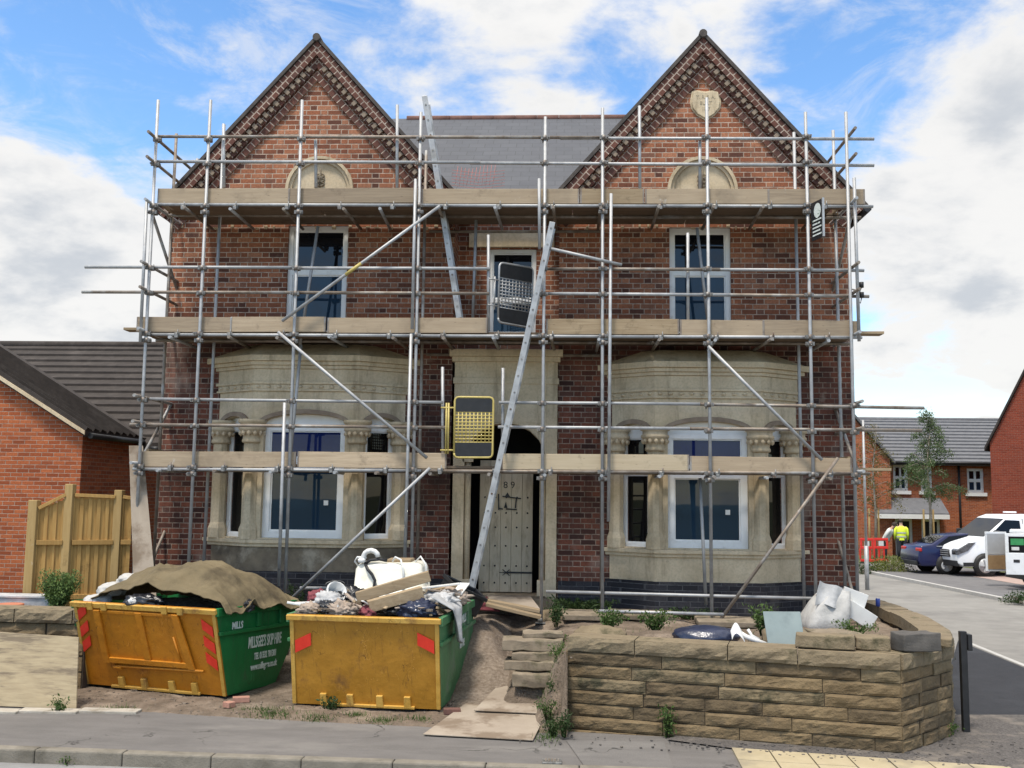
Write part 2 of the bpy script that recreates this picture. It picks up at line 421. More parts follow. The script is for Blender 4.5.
def worn_asphalt(name, c1, c2, c3):
    t = NT(name)
    col = t.ramp(t.noise(2.2, 6, .65, t.scalev((.6, 1.8, 1))), [(.3, c1), (.7, c2)])
    col = t.mix(t.rng(t.noise(.9, 6, .7, t.scalev((.5, 1.3, 1))), .5, .68, 0, .7, True), col, c3)
    agg = t.noise(150, 3, .7)
    col = t.mix(t.rng(agg, .58, .7, 0, .55), col, tuple(min(1, c * 1.7) for c in c2))
    col = t.mix(t.rng(agg, .42, .32, 0, .6), col, tuple(c * .45 for c in c1))
    vo = t.node('ShaderNodeTexVoronoi', feature='DISTANCE_TO_EDGE'); vo.inputs['Scale'].default_value = .55
    dv_ = t.node('ShaderNodeVectorMath', operation='ADD'); nz_ = t.node('ShaderNodeTexNoise'); nz_.inputs['Scale'].default_value = 2.5; nz_.inputs['Detail'].default_value = 6
    t.l.new(t.co, nz_.inputs['Vector']); t.l.new(t.co, dv_.inputs[0]); t.l.new(nz_.outputs['Color'], dv_.inputs[1]); t.l.new(dv_.outputs[0], vo.inputs['Vector'])
    crack = t.math('MULTIPLY', t.rng(vo.outputs['Distance'], .004, .012, 1, 0), t.rng(t.noise(.7, 3), .50, .58, 0, .8, True))
    col = t.mix(crack, col, (.03, .028, .026))
    st = t.rng(t.noise(3.1, 6, .7), .66, .74, 0, .5, True)
    col = t.mix(st, col, tuple(c * .55 for c in c1))
    t.bump(agg, .5, .008)
    return t.done(col, .92, 0, .3)
m['asphalt'] = worn_asphalt('worn_pavement_asphalt', (.115, .107, .101), (.158, .147, .139), (.20, .186, .171))
m['asphalt_patch'] = worn_asphalt('patched_pavement_asphalt', (.125, .117, .111), (.165, .155, .146), (.19, .178, .165))
m['_old'] = mottle('old_pavement_asphalt', (.15, .145, .145), (.20, .193, .19), 3, .92, .5, 120, c3=(.25, .24, .23), s3=.9, t3=(.45, .7), stretch=(.7, 1.6, 1))
m['road'] = mottle('road_asphalt', (.19, .187, .185), (.25, .245, .24), 3, .9, .5, 120)
m['tarmac'] = mottle('fresh_black_tarmac', (.014, .015, .019), (.024, .025, .030), 5, .8, .6, 110, c3=(.032, .034, .040), s3=.7)
m['chip'] = mottle('loose_dark_chippings', (.05, .045, .042), (.15, .135, .125), 40, .95, .9, 60, c3=(.19, .165, .14), s3=2, bd=.02)
m['slabroad'] = mottle('pale_concrete_road', (.19, .182, .168), (.245, .236, .218), 2, .9, .25, 70, c3=(.155, .148, .138), s3=.45, t3=(.45, .7))
m['footasph'] = mottle('estate_footway_asphalt', (.115, .112, .115), (.155, .15, .15), 3, .9, .3, 90)
m['blockpave'] = mottle('pink_block_paving', (.30, .22, .19), (.40, .30, .265), 6, .9, .3, 40)
m['kerb'] = mottle('kerb_stone', (.155, .138, .11), (.23, .205, .167), 5, .95, .6, 50, c3=(.115, .102, .08), s3=2)
m['kerbnew'] = mottle('new_kerb_concrete', (.36, .35, .33), (.45, .44, .42), 7, .9, .2, 50)
m['tactile'] = mottle('buff_tactile_paving', (.35, .29, .18), (.415, .35, .23), 4, .85, .25, 50, c3=(.27, .23, .16), s3=1.4)
m['land'] = mottle('rough_grass_land', (.06, .075, .025), (.10, .11, .045), 3, .97, .5, 20)
def leaf_mat(name, c1, c2):
    t = NT(name)
    n = t.noise(1.7, 3, .6); n2 = t.noise(40, 2)
    col = t.ramp(t.math('ADD', t.math('MULTIPLY', n, .6), t.math('MULTIPLY', n2, .4)), [(.35, c1), (.65, c2)])
    t.b.inputs['Transmission Weight'].default_value = 0
    t.done(col, .6, 0, .35)
    tr = t.node('ShaderNodeBsdfTranslucent'); t.l.new(col, tr.inputs['Color'])
    mx = t.node('ShaderNodeMixShader'); mx.inputs[0].default_value = .3
    out = t.n['Material Output']
    t.l.new(t.b.outputs[0], mx.inputs[1]); t.l.new(tr.outputs[0], mx.inputs[2]); t.l.new(mx.outputs[0], out.inputs['Surface'])
    return t.mat
m['leaf'] = leaf_mat('weed_leaf', (.045, .085, .018), (.10, .16, .04))
m['leaf_dark'] = leaf_mat('dark_weed_leaf', (.022, .045, .012), (.055, .095, .025))
m['leaf_shrub'] = leaf_mat('shrub_leaf', (.09, .15, .035), (.18, .26, .08))
m['leaf_birch'] = leaf_mat('birch_leaf', (.06, .105, .035), (.13, .18, .075))
m['leaf_olive'] = leaf_mat('olive_leaf', (.085, .085, .02), (.15, .13, .035))
m['leaf_lime'] = leaf_mat('hedge_leaf', (.10, .125, .02), (.18, .20, .04))
m['bark'] = mottle('pale_bark', (.20, .16, .12), (.36, .31, .26), 12, .9, .4, 40)
m['flower'] = mottle('plaster_white', (.7, .7, .68), (.78, .78, .76), 5, .8, .2)
# ------------------------------------------------------------------ site datums
YO, YI, YF = 14.6, 15.3, 15.8          # outer scaffold row, inner row, wall face
YM = 16.35                             # recessed middle wall
XL, XR = xx(169, 280, YF), xx(850.5, 280, YF)
GZ = 0.80                              # terrace level by the house

def wall_panel(mb, fn, u0, u1, v0, v1, d0, d1, holes):
    """a wall with openings cut out; hole = (u0, u1, v0, v1, arch_rise)"""
    us = sorted({u0, u1, *[h[0] for h in holes], *[h[1] for h in holes]})
    for a, b in zip(us, us[1:]):
        if b - a < 1e-5: continue
        hs = sorted([h for h in holes if h[0] <= a + 1e-6 and h[1] >= b - 1e-6], key=lambda h: h[2])
        z = v0
        for h in hs:
            if h[2] - z > 1e-5:
                mb.prism([(a, z), (b, z), (b, h[2]), (a, h[2])], fn, d0, d1)
            z = h[3]
        if v1 - z > 1e-5:
            mb.prism([(a, z), (b, z), (b, v1), (a, v1)], fn, d0, d1)
    for h in holes:
        if len(h) > 4 and h[4] > 0:
            n = 10; c = (h[0] + h[1]) / 2; w = (h[1] - h[0]) / 2; zs = h[3] - h[4]
            pts = [(c + w * math.cos(math.pi * i / n), zs + h[4] * math.sin(math.pi * i / n)) for i in range(n + 1)]
            for p, q in zip(pts, pts[1:]):
                mb.prism([p, (p[0], h[3]), (q[0], h[3]), q], fn, d0, d1)

house = thing('brick_house', ((XL + XR) / 2, YF, GZ), 'old red brick house with twin gables and stone bays behind scaffolding', 'house')
fy = lambda Y: (lambda u, v, d: V((u, Y + d, v)))

# wing geometry
def wing(apx, apy, x_in_px, x_out):
    c = at(apx, apy, YF)
    return c
LAP, RAP = at(315, 33, YF), at(706, 30, YF)
APZ = (LAP.z + RAP.z) / 2 - .19
LW = (XL, at(455, 230, YF).x); LC = (LAP.x + sum(LW) / 2) / 2
RW = (at(559.5, 230, YF).x, XR); RC = (RAP.x + sum(RW) / 2) / 2
TAN = math.tan(R(48.6))
ZE = APZ - 0.10 - TAN * (LW[1] - LW[0]) / 2          # eaves of the wings
YB = 24.2
WIN_L = (at(287, 270, YF).x, at(347, 270, YF).x, zz(336, YF, 318), zz(225.5, YF, 318))
WIN_R = (at(669.5, 270, YF).x, at(731, 270, YF).x, zz(337, YF, 700), zz(227.5, YF, 700))
ZL2 = zz(345, YF, 512)
for (x0, x1), c, win, flip in ((LW, LC, WIN_L, 0), (RW, RC, WIN_R, 1)):
    cc = (x0 + x1) / 2
    mb = MB()
    wall_panel(mb, fy(YF), x0, x1, ZL2, ZE, 0, .32, [win])
    mb.prism([(x0, ZE), (x1, ZE), (cc, APZ - .10)], fy(YF), 0, .32)
    # side walls
    for xs in ((x0, x0 + .3), (x1 - .3, x1)):
        mb.bb(xs[0], xs[1], YF + .32, YB, ZL2, ZE)
    mb.bb(x0 + .3, x1 - .3, YB - .3, YB, ZL2, ZE)
    mb.build('gable_wall', m['brick'], house)
    lo = MB()
    lo.bb(x0, x1, YF, YF + .32, GZ + .02, ZL2)
    for xs in ((x0, x0 + .3), (x1 - .3, x1)):
        lo.bb(xs[0], xs[1], YF + .32, YB, GZ + .02, ZL2)
    lo.build('lower_wall', m['brick_low'], house)
    # roof: two slopes with the verge
    rf = MB()
    for sg in (-1, 1):
        w = (x1 - x0) / 2 + .24
        ov = .16
        rf.prism([(cc, APZ + .02), (cc + sg * w, APZ + .02 - TAN * w), (cc + sg * (w + .02), APZ + .085 - TAN * w), (cc, APZ + .10)], fy(YF), -ov, YB - YF + .2)
    r = rf.build('gable_roof', m['verge'], house)
    rt = MB(); rt.smooth = True
    rt.tube((cc, YF - .18, APZ + .05), (cc, YB + .2, APZ + .05), .065, 12)
    rt.build('ridge_tile', m['verge'], r)
    # raking corbelled cornice, each slope laid in its own axes so the courses run with the slope
    L = ((x1 - x0) / 2 + .22) / math.cos(R(48.6))
    for sg in (-1, 1):
        ang = R(48.6) * sg
        loc = V((cc, YF, APZ + .02))
        def local(mbx, name, mat):
            o = mbx.build(name, mat, house)
            o.location = loc - V(house.location)
            o.rotation_euler = (0, ang, 0)
            return o
        # local x runs down the slope (sg>0) ; z is normal to the slope
        q = MB(); e = .02
        def span(a0, a1, z0, z1, y0, mbx):
            # trimmed at the apex so the two rakes mitre instead of crossing
            s0 = -z1 * math.tan(R(48.6)) if False else 0
            pts = [(abs(z0) * TAN, z0), (a1, z0), (a1, z1), (abs(z1) * TAN, z1)]
            mbx.prism([(sg * u, v) for u, v in pts], lambda u, v, d: V((u, d, v)), y0, .0)
        q = MB(); span(0, L, -.17, -.012, -.13, q); local(q, 'raking_cornice', m['brick_rake'])
        q = MB(); span(0, L, -.30, -.17, -.06, q)
        k = int(L / .13)
        o1 = local(q, 'raking_band', m['brick_rake'])
        q = MB()
        for i in range(1, k):
            u = i * .13 + .04
            if u < .30 * TAN + .05: continue
            q.bb(sg * u, sg * (u + .065), -.105, -.06, -.27, -.185)
        d = q.build('dentil', m['hood'], o1)
        q = MB(); span(0, L, -.44, -.33, -.035, q); local(q, 'raking_course', m['brick_rake'])
# middle recessed wall with its small window
CW = (at(488.5, 290, YM).x, at(536, 290, YM).x, zz(336, YM, 512), zz(249, YM, 512))
ZM = zz(196, YM, 512)
mb = MB()
wall_panel(mb, fy(YM), LW[1] - .28, RW[0] + .28, ZL2 - .6, ZM, 0, .3, [CW])
mb.bb(LW[1] - .28, LW[1] + .06, YM - .2, YM + .3, GZ, ZL2 - .601); mb.bb(RW[0] - .06, RW[0] + .28, YM - .2, YM + .3, GZ, ZL2 - .601)
mb.build('middle_wall', m['brick'], house)
mb = MB()
mb.bb(CW[0] - .34, CW[1] + .30, YM - .05, YM, CW[3] + .02, CW[3] + .30)
mb.bb(CW[0] - .10, CW[1] + .10, YM - .09, YM, CW[2] - .09, CW[2] - .002)
mb.build('window_lintel', m['stone'], house, bevel=.01)
# main roof
ymr = 19.9
zr = zz(118, ymr, 512)
mb = MB()
ze = ZM - .02
mb.prism([(YM - .25, ze), (ymr, zr), (ymr, zr - .12), (YM - .25, ze - .10)], lambda u, v, d: V((d, u, v)), LW[1] - 1.9, RW[0] + 1.9)
mb.prism([(YB + .2, ze), (ymr, zr), (ymr, zr - .12), (YB + .2, ze - .10)], lambda u, v, d: V((d, u, v)), LW[1] - 1.9, RW[0] + 1.9)
roof = mb.build('main_roof', m['slate'], house)
mb = MB()
xa = LW[1] - 1.5
while xa < RW[0] + 1.5:
    mb.tube((xa, ymr, zr - .03), (xa + .445, ymr, zr - .03), .085, 10); xa += .45
mb.build('ridge_tile', m['ridge'], roof)
# gutter over the middle wall
mb = MB(); mb.tube((LW[1], YM - .3, ze - .06), (RW[0], YM - .3, ze - .06), .055, 10)
mb.build('gutter', m['black'], house)
# eaves gutter end seen at the far side of the right-hand wing
mb = MB(); mb.tube((RW[1] + .24, YF - .2, ZE - .12), (RW[1] + .24, YB, ZE - .12), .06, 10)
mb.bb(RW[1], RW[1] + .2, YF + .02, YB, ZE - .10, ZE - .06)
mb.build('gutter', m['black'], house)
# string course of projecting stone at the top deck
mb = MB()
for (x0, x1) in (LW, RW):
    x = x0 + .15
    while x < x1 - .15:
        if random.random() < .5:
            hh_ = random.uniform(.01, .035); q_ = zz(227, YF) + random.uniform(-.03, .02)
            mb.bb(x, x + random.uniform(.02, .07), YF - .012, YF + .0, q_ - hh_, q_ + hh_)
        x += .14
mb.build('mortar_patch', m['stone'], house)

# windows -----------------------------------------------------------
m['glass_dim'] = glass_mat('unlit_glass', (.006, .006, .007), 1.4)  # near-black base paints in the dark reflection on the canted panes
m['glass_top'] = glass_mat('dark_upper_glass', (.005, .006, .009), 1.5)
def casement(x0, x1, z0, z1, Y, parent, fw=.065, transom=None, glass=None, name='window', fn=None, depth=.08):
    """white frame with its panes as children"""
    fn = fn or fy(Y)
    mb = MB()
    def bar(a, b, c, d, d0=0.0, d1=depth): mb.prism([(a, c), (b, c), (b, d), (a, d)], fn, d0, d1)
    bar(x0, x0 + fw, z0, z1); bar(x1 - fw, x1, z0, z1)
    bar(x0 + fw, x1 - fw, z0, z0 + fw); bar(x0 + fw, x1 - fw, z1 - fw, z1)
    cells = []
    if transom:
        bar(x0 + fw, x1 - fw, transom - fw * .55, transom + fw * .55)
        cells = [(z0 + fw, transom - fw * .55), (transom + fw * .55, z1 - fw)]
    else:
        cells = [(z0 + fw, z1 - fw)]
    # inner sash step
    for c0, c1 in cells:
        s = .022
        bar(x0 + fw, x0 + fw + s, c0, c1, .025, depth); bar(x1 - fw - s, x1 - fw, c0, c1, .025, depth)
        bar(x0 + fw + s, x1 - fw - s, c0, c0 + s, .025, depth); bar(x0 + fw + s, x1 - fw - s, c1 - s, c1, .025, depth)
    w = mb.build(name, m['upvc'], parent)
    for c0, c1 in cells:
        p = MB(); p.prism([(x0 + fw + .01, c0 + .01), (x1 - fw - .01, c0 + .01), (x1 - fw - .01, c1 - .01), (x0 + fw + .01, c1 - .01)], fn, .045, .06)
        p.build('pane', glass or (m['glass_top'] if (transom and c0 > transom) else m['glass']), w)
    return w
for win in (WIN_L, WIN_R):
    tz = zz(272, YF, 512)
    w = casement(win[0], win[1], win[2], win[3], YF + .06, house, .075, tz)
    mb = MB(); mb.bb(win[0] - .06, win[1] + .06, YF - .06, YF + .0, win[2] - .10, win[2] - .003)
    mb.build('sill', m['stone'], w, bevel=.008)
casement(CW[0], CW[1], CW[2], CW[3], YM + .05, house, .06, zz(300, YM, 512))
# dark sheets standing in for the dim rooms behind the openings
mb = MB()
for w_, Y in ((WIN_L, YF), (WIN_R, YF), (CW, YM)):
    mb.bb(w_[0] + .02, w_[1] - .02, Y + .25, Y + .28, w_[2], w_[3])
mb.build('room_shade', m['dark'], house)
# stone lunettes
for px, py, rad in ((320, 190.5, .56), (702, 191.5, .56)):
    c = at(px, py, YF)
    n = 20
    mb = MB()
    ring = lambda r: [(c.x + r * math.cos(math.pi * i / n), c.z + r * math.sin(math.pi * i / n)) for i in range(n + 1)]
    mb.prism(ring(rad - .10), fy(YF), -.012, 0)
    for r0, r1, dp in ((rad - .10, rad - .05, -.05), (rad - .05, rad, -.085)):
        a, b = ring(r0), ring(r1)
        for i in range(n):
            mb.prism([a[i], b[i], b[i + 1], a[i + 1]], fy(YF), dp, 0)
    l = mb.build('lunette', m['stone'], house)
    mb = MB()
    # small carved ornament: a plain upright stem with scrolls
    z0 = c.z + .05
    mb.pipe([(c.x, YF - .03, z0), (c.x, YF - .03, z0 + .3)], .014, 6)
    for sg in (-1, 1):
        for q in range(3):
            pts = [(c.x + sg * (.02 + .05 * math.sin(t * .6)), YF - .03, z0 + .05 + q * .07 + .03 * math.cos(t * .6)) for t in range(0, 7)]
            mb.pipe(pts, .011, 5)
    mb.build('carved_ornament', m['stone_dark'], l)
# date shield
m['carved'] = mottle('carved_letter_stone', (.33, .27, .185), (.42, .345, .24), 8, .9, .2)
c = at(705.5, 106, YF)
sh = [(-.20, .22), (-.12, .235), (0, .215), (.12, .235), (.20, .22), (.225, .05), (.21, -.05), (.13, -.15), (0, -.23), (-.13, -.15), (-.21, -.05), (-.225, .05)]
mb = MB(); mb.prism([(c.x + a, c.z + b) for a, b in sh], fy(YF), -.05, 0)
mb.prism([(c.x + a * 1.12, c.z + b * 1.12) for a, b in sh], fy(YF), -.02, 0)
sd = mb.build('date_shield', m['stone'], house, bevel=.012)
for txt, dz in (('T. R. S. A.', .13), ('BUILT', .03), ('18 7', -.07)):
    lettering(txt, .085, m['carved'], sd, (c.x, YF - .053, c.z + dz), (R(90), 0, 0), .9)

# bay windows -----------------------------------------------------------
def bay(px0, px1, px2, px3, yoff):
    x0, x1 = xx(px0, 400, YF), xx(px3, 400, YF)
    yb = YF - .43
    a, b = xx(px1, 400, yb), xx(px2, 400, yb)
    # make it symmetrical about its middle
    mid = (x0 + x1 + a + b) / 4; hw = (x1 - x0) / 2 - .02; hf = (b - a) / 2
    base = [V((mid - hw, YF, 0)), V((mid - hf, yb, 0)), V((mid + hf, yb, 0)), V((mid + hw, YF, 0))]
    def ring(off):
        # offset the three faces outwards
        e = [(base[i + 1] - base[i]).normalized() for i in range(3)]
        nrm = [V((d.y, -d.x, 0)) for d in e]
        lines = [(base[i] + nrm[i] * off, e[i]) for i in range(3)]
        def isect(l1, l2):
            p, d = l1; q, g = l2
            den = d.x * g.y - d.y * g.x
            t = ((q.x - p.x) * g.y - (q.y - p.y) * g.x) / den
            return p + d * t
        wl = (V((0, YF, 0)), V((1, 0, 0)))
        return [isect(lines[0], wl), isect(lines[0], lines[1]), isect(lines[1], lines[2]), isect(lines[2], wl)]
    Z = lambda y: zz(y + yoff, yb, 512)
    def course(mb, off0, z0, z1, off1=None):
        off1 = off0 if off1 is None else off1
        A, B = ring(off0), ring(off1)
        vs = [p + V((0, 0, z0)) for p in A] + [p + V((0, 0, z1)) for p in B]
        mb.add(vs, [(0, 1, 5, 4), (1, 2, 6, 5), (2, 3, 7, 6), (3, 0, 4, 7), (3, 2, 1, 0), (4, 5, 6, 7)])
    mb = MB()
    zb = GZ - .1
    # cornice and frieze, from the top down
    prof = [(-.10, 346, -.42), ]
    course(mb, .10, Z(360), Z(346), -.26)          # weathered stone top
    course(mb, .13, Z(366), Z(360) - .001)
    course(mb, .085, Z(370), Z(366) - .001)
    course(mb, .05, Z(373.5), Z(370) - .001)
    course(mb, .02, Z(386), Z(373.5) - .001)
    course(mb, .045, Z(389), Z(386) - .001)
    course(mb, .02, Z(394), Z(389) - .001)
    course(mb, .035, Z(396), Z(394) - .001)
    top = mb.build('bay_window', m['stone'], house, bevel=.006)
    # carved leaf ornaments along the frieze
    q = MB()
    A = ring(.02)
    for i in range(3):
        d = A[i + 1] - A[i]; n = max(3, int(d.length / .16)); nn = V((d.y, -d.x, 0)).normalized()
        for k in range(n):
            p = A[i] + d * ((k + .5) / n) + V((0, 0, (Z(389) + Z(394)) / 2))
            q.lathe([(.0, -.03), (.035, -.015), (.04, .0), (.02, .02), (0, .03)], p + nn * .0, 6)
    q.build('frieze_carving', m['stone'], top)
    # walls of the three faces with arched lights
    zsill, zhead = Z(546), Z(396) - .001
    for i in range(3):
        A, B = base[i], base[i + 1]
        d = (B - A); L = d.length; e = d.normalized(); n_in = V((-e.y, e.x, 0))
        fn = lambda u, v, dd, A=A, e=e, n=n_in: V((A.x + e.x * u + n.x * dd, A.y + e.y * u + n.y * dd, v))
        if i == 1:
            wl, wr, rise = .19, L - .19, .15
        else:
            cx_ = L * .5; hwid = .255
            wl, wr, rise = cx_ - hwid, cx_ + hwid, .13
        ztop = Z(419) if i == 1 else Z(421)
        w = MB()
        wall_panel(w, fn, 0 if i == 1 else .0, L, zsill, zhead, .0, .22, [(wl, wr, zsill + .02, ztop, rise)])
        w.build('bay_face', m['stone'], top)
        # hood mould following the arch
        h = MB(); n = 12; c_ = (wl + wr) / 2; ww = (wr - wl) / 2; zs = ztop - rise
        p0 = [(c_ + (ww + .01) * math.cos(math.pi * k / n), zs + (rise + .005) * math.sin(math.pi * k / n)) for k in range(n + 1)]
        p1 = [(c_ + (ww + .085) * math.cos(math.pi * k / n), zs + (rise + .07) * math.sin(math.pi * k / n) + .005) for k in range(n + 1)]
        for k in range(n):
            h.prism([p0[k], p1[k], p1[k + 1], p0[k + 1]], fn, -.045, .0)
        h.build('hood_mould', m['hood'], top)
        # white frames: head light above, tall light below
        fw = .075 if i == 1 else .055
        zt = Z(468)
        fz = .10
        hd = MB()
        n = 12
        arc = [(c_ + ww * math.cos(math.pi * k / n), zs + rise * math.sin(math.pi * k / n)) for k in range(n + 1)]
        hd.prism([(wr, zs - .03), *arc[0:], (wl, zs - .03)], fn, fz, fz + .07)
        hd.build('window_head', m['upvc'], top)
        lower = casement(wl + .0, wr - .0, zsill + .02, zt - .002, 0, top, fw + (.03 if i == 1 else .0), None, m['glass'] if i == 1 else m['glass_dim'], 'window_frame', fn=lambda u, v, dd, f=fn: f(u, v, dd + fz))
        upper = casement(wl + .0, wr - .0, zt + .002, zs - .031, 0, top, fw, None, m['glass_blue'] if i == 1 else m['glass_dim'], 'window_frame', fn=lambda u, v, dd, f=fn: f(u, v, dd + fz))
        if i == 1:
            s = MB(); uu = wr - .33; s.prism([(uu, Z(511)), (uu + .07, Z(511)), (uu + .07, Z(506)), (uu, Z(506))], fn, fz + .03, fz + .044)
            s.build('glazing_sticker', m['white'], lower)
    # columns with carved capitals
    cols = [base[0].lerp(base[1], .10), base[1] + V((.0, .03, 0)), base[2] + V((-.0, .03, 0)), base[3].lerp(base[2], .10)]
    for p in cols:
        p = V((p.x, p.y, 0))
        k = MB()
        k.lathe([(.15, zsill + .001), (.15, Z(536)), (.128, Z(532)), (.118, Z(530)), (.118, Z(449))], p, 8, Matrix.Rotation(R(22.5), 3, 'Z')); k.sm = [False] * len(k.sm)
        cm = k.build('column', m['stone'], top)
        k = MB()
        k.lathe([(.13, Z(449) + .001), (.155, Z(448)), (.155, Z(446)), (.14, Z(444)), (.15, Z(440)), (.20, Z(436)), (.215, Z(435)), (.215, Z(433)), (.19, Z(432)), (.19, Z(429)), (.225, Z(428)), (.225, Z(425))], p, 14)
        for t in range(12):
            an = t * math.pi / 6
            k.lathe([(0, -.045), (.03, -.02), (.036, .01), (.015, .04), (0, .045)], p + V((.18 * math.cos(an), .18 * math.sin(an), Z(439))), 6)
        k.build('capital', m['stone'], cm)
    # sill, stained base and blue brick plinth
    k = MB()
    course(k, .10, Z(550), Z(546) - .001)
    course(k, .06, Z(553.5), Z(550) - .001)
    k.build('bay_sill', m['stone'], top, bevel=.006)
    k = MB(); course(k, .02, Z(578), Z(553.5) - .001); k.build('bay_base', m['stone_dark'] if yoff < 0 else m['stone'], top)
    k = MB(); course(k, .06, zb, Z(578) - .001); k.build('bay_plinth', m['plinth'], top)
    return mid
LB = bay(219, 253, 358, 407, -3.0)
RB = bay(611, 655, 760, 797, 1.0)
# blue brick plinth along the walls
mb = MB()
zp = zz(580, YF, 512)
for x0, x1 in ((XL, LB - 1.45), (LB + 1.45, LW[1] - .02), (RW[0] + .02, RB - 1.42), (RB + 1.42, XR)):
    mb = MB(); mb.bb(x0 - .0, x1, YF - .06, YF - .002, GZ - .15, zp)
    mb.build('plinth', m['plinth'], house)

# stone porch between the wings -----------------------------------------------------------
PX0, PX1 = xx(453, 470, YF - .04), xx(557, 470, YF - .04)
DX0, DX1 = xx(464.5, 470, YF - .04), xx(546, 470, YF - .04)
YP = YF - .06
zth = 1.02
mb = MB()
zap, zsp = zz(423, YP, 512), zz(462, YP, 512)
wall_panel(mb, fy(YP), PX0, PX1, GZ, zz(352, YP), 0, .30, [(DX0, DX1, GZ, zap, zap - zsp)])
mb.bb(PX0 - .08, PX1 + .08, YP - .10, YP + .32, zz(357, YP), zz(350, YP))
mb.bb(PX0 - .04, PX1 + .04, YP - .05, YP + .31, zz(362, YP), zz(357, YP) - .001)
mb.bb(PX0 - .02, PX1 + .02, YP - .02, YP - .001, zz(384, YP), zz(378, YP))
mb.bb(PX0 - .10, PX1 + .10, YP + .33, YM, zz(352, YP), zz(350, YP))
# jamb shafts with small caps
porch = mb.build('porch', m['stone'], house, bevel=.006)
mb = MB()
for x in (DX0 + .05, DX1 - .05):
    mb.tube((x, YP + .08, zth + .25), (x, YP + .08, zsp), .05, 10)
    mb.box((x, YP + .08, zth + .13), (.15, .15, .24)); mb.box((x, YP + .08, zsp + .04), (.16, .16, .09))
mb.build('jamb_shaft', m['stone'], porch)
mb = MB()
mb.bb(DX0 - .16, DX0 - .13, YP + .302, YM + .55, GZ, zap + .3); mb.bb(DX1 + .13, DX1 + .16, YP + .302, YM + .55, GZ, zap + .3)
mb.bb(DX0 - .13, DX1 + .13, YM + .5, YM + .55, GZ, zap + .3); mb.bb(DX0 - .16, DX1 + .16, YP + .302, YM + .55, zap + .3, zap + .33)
mb.build('porch_lining', m['dark'], porch)  # near-black walls put the shade of the recess into the colour
mb = MB(); mb.bb(DX0 - .05, DX1 + .05, YP - .25, YM + .49, GZ - .1, zth - .002)
mb.build('threshold', m['stone_dark'], porch)
YD = YM - .02
d0, d1 = xx(479, 540, YD), xx(532.5, 540, YD)
dz0, dz1 = zth + .01, zth + 2.12
mb = MB()
n = 5
for i in range(n):
    a = d0 + (d1 - d0) * i / n; b = d0 + (d1 - d0) * (i + 1) / n
    mb.bb(a + .002, b - .002, YD, YD + .05, dz0, dz1)
door = mb.build('door', m['door'], house, bevel=.003)
mb = MB()
for zy in (497.5, 513, 527.5, 546, 566, 583):
    for i in range(5):
        x = d0 + (d1 - d0) * (i + .5) / 5
        mb.lathe([(.016, 0), (.012, .012), (.0, .016)], (x, YD - .001, zz(zy, YD)), 6, Matrix.Rotation(R(90), 3, 'X'))
mb.build('stud', m['black'], door)
mb = MB()
hz = zz(572.5, YD)
mb.bb(d1 - .42, d1 - .005, YD - .014, YD - .001, hz - .014, hz + .014)
for a in (40, 140, 220, 320):
    mb.beam((d1 - .42, YD - .009, hz), (d1 - .42 + .075 * math.cos(R(a)), YD - .009, hz + .075 * math.sin(R(a))), .010, .02, V((0, 1, 0)))
mb.beam((d1 - .42, YD - .009, hz), (d1 - .53, YD - .009, hz), .010, .014, V((0, 1, 0)))
mb.build('hinge_strap', m['black'], door)
# door furniture: the black letter plate outline
dx = lambda px: xx(px, 500, YD); dz = lambda py: zz(py, YD)
mb = MB()
def stroke(xa, ya, xb, yb, w=.028):
    mb.beam((dx(xa), YD - .012, dz(ya)), (dx(xb), YD - .012, dz(yb)), .02, w, V((0, 1, 0)))
stroke(498.5, 494, 499, 510); stroke(502.5, 496.5, 521, 498.5, .036); stroke(516.5, 498, 515.5, 508, .03); stroke(506, 509, 517, 509.5, .034); stroke(499, 508.5, 503, 509.2, .03)
mb.prism([(dx(504.5), dz(497)), (dx(510.5), dz(497.5)), (dx(507.5), dz(492.5))], fy(YD), -.02, -.002)
mb.prism([(dx(504.0), dz(508)), (dx(507.5), dz(508)), (dx(506), dz(501.5))], fy(YD), -.02, -.002)
mb.build('letter_plate', m['black'], door)
lettering('8 9', .15, m['black'], door, (dx(509), YD - .004, dz(485.3)), (R(90), 0, 0), 1.0)
# ------------------------------------------------------------------ the scaffold
SC = thing('scaffold', (0, YO, GZ), 'galvanised tube scaffold with three boarded lifts across the house front', 'scaffold')
RT = .0242
sx = lambda px, py=330: xx(px, py, YO)
SX = [sx(147), sx(199), sx(294), sx(416), sx(543), sx(603), sx(708), sx(810), sx(852.5)]
zt = [zz(100, YO, 157), zz(100, YO, 208), zz(100, YO, 304), zz(112, YO, 424), zz(117, YO, 545), zz(108, YO, 604), zz(98, YO, 707), zz(112, YO, 809), zz(112, YO, 847)]
zbase = [.35, .35, .4, .55, .78, .78, .80, .80, .80]
ZL = [zz(471, YO), zz(335.5, YO), zz(205.5, YO)]
ZG = [(zz(403, YO), zz(429, YO)), (zz(268.5, YO), zz(294, YO)), (zz(138, YO), zz(163, YO))]
def tubep(name, p0, p1, mat='galv', r=RT):
    mb = MB(); mb.tube(p0, p1, r, 12); return mb.build(name, m[mat], SC)
J = lambda a=.012: random.uniform(-a, a)
TOP = []
for x, z1, z0 in zip(SX, zt, zbase):
    a, b = V((x + J(.02), YO + J(), z0)), V((x + J(.02), YO + J(), z1))
    tubep('standard', a, b)
    mb = MB(); mb.bb(x - .075, x + .075, YO - .075, YO + .075, z0 - .012, z0 - .001); mb.tube((x, YO, z0), (x, YO, z0 + .06), .033, 10)
    mb.build('base_plate', m['fitting'], SC)
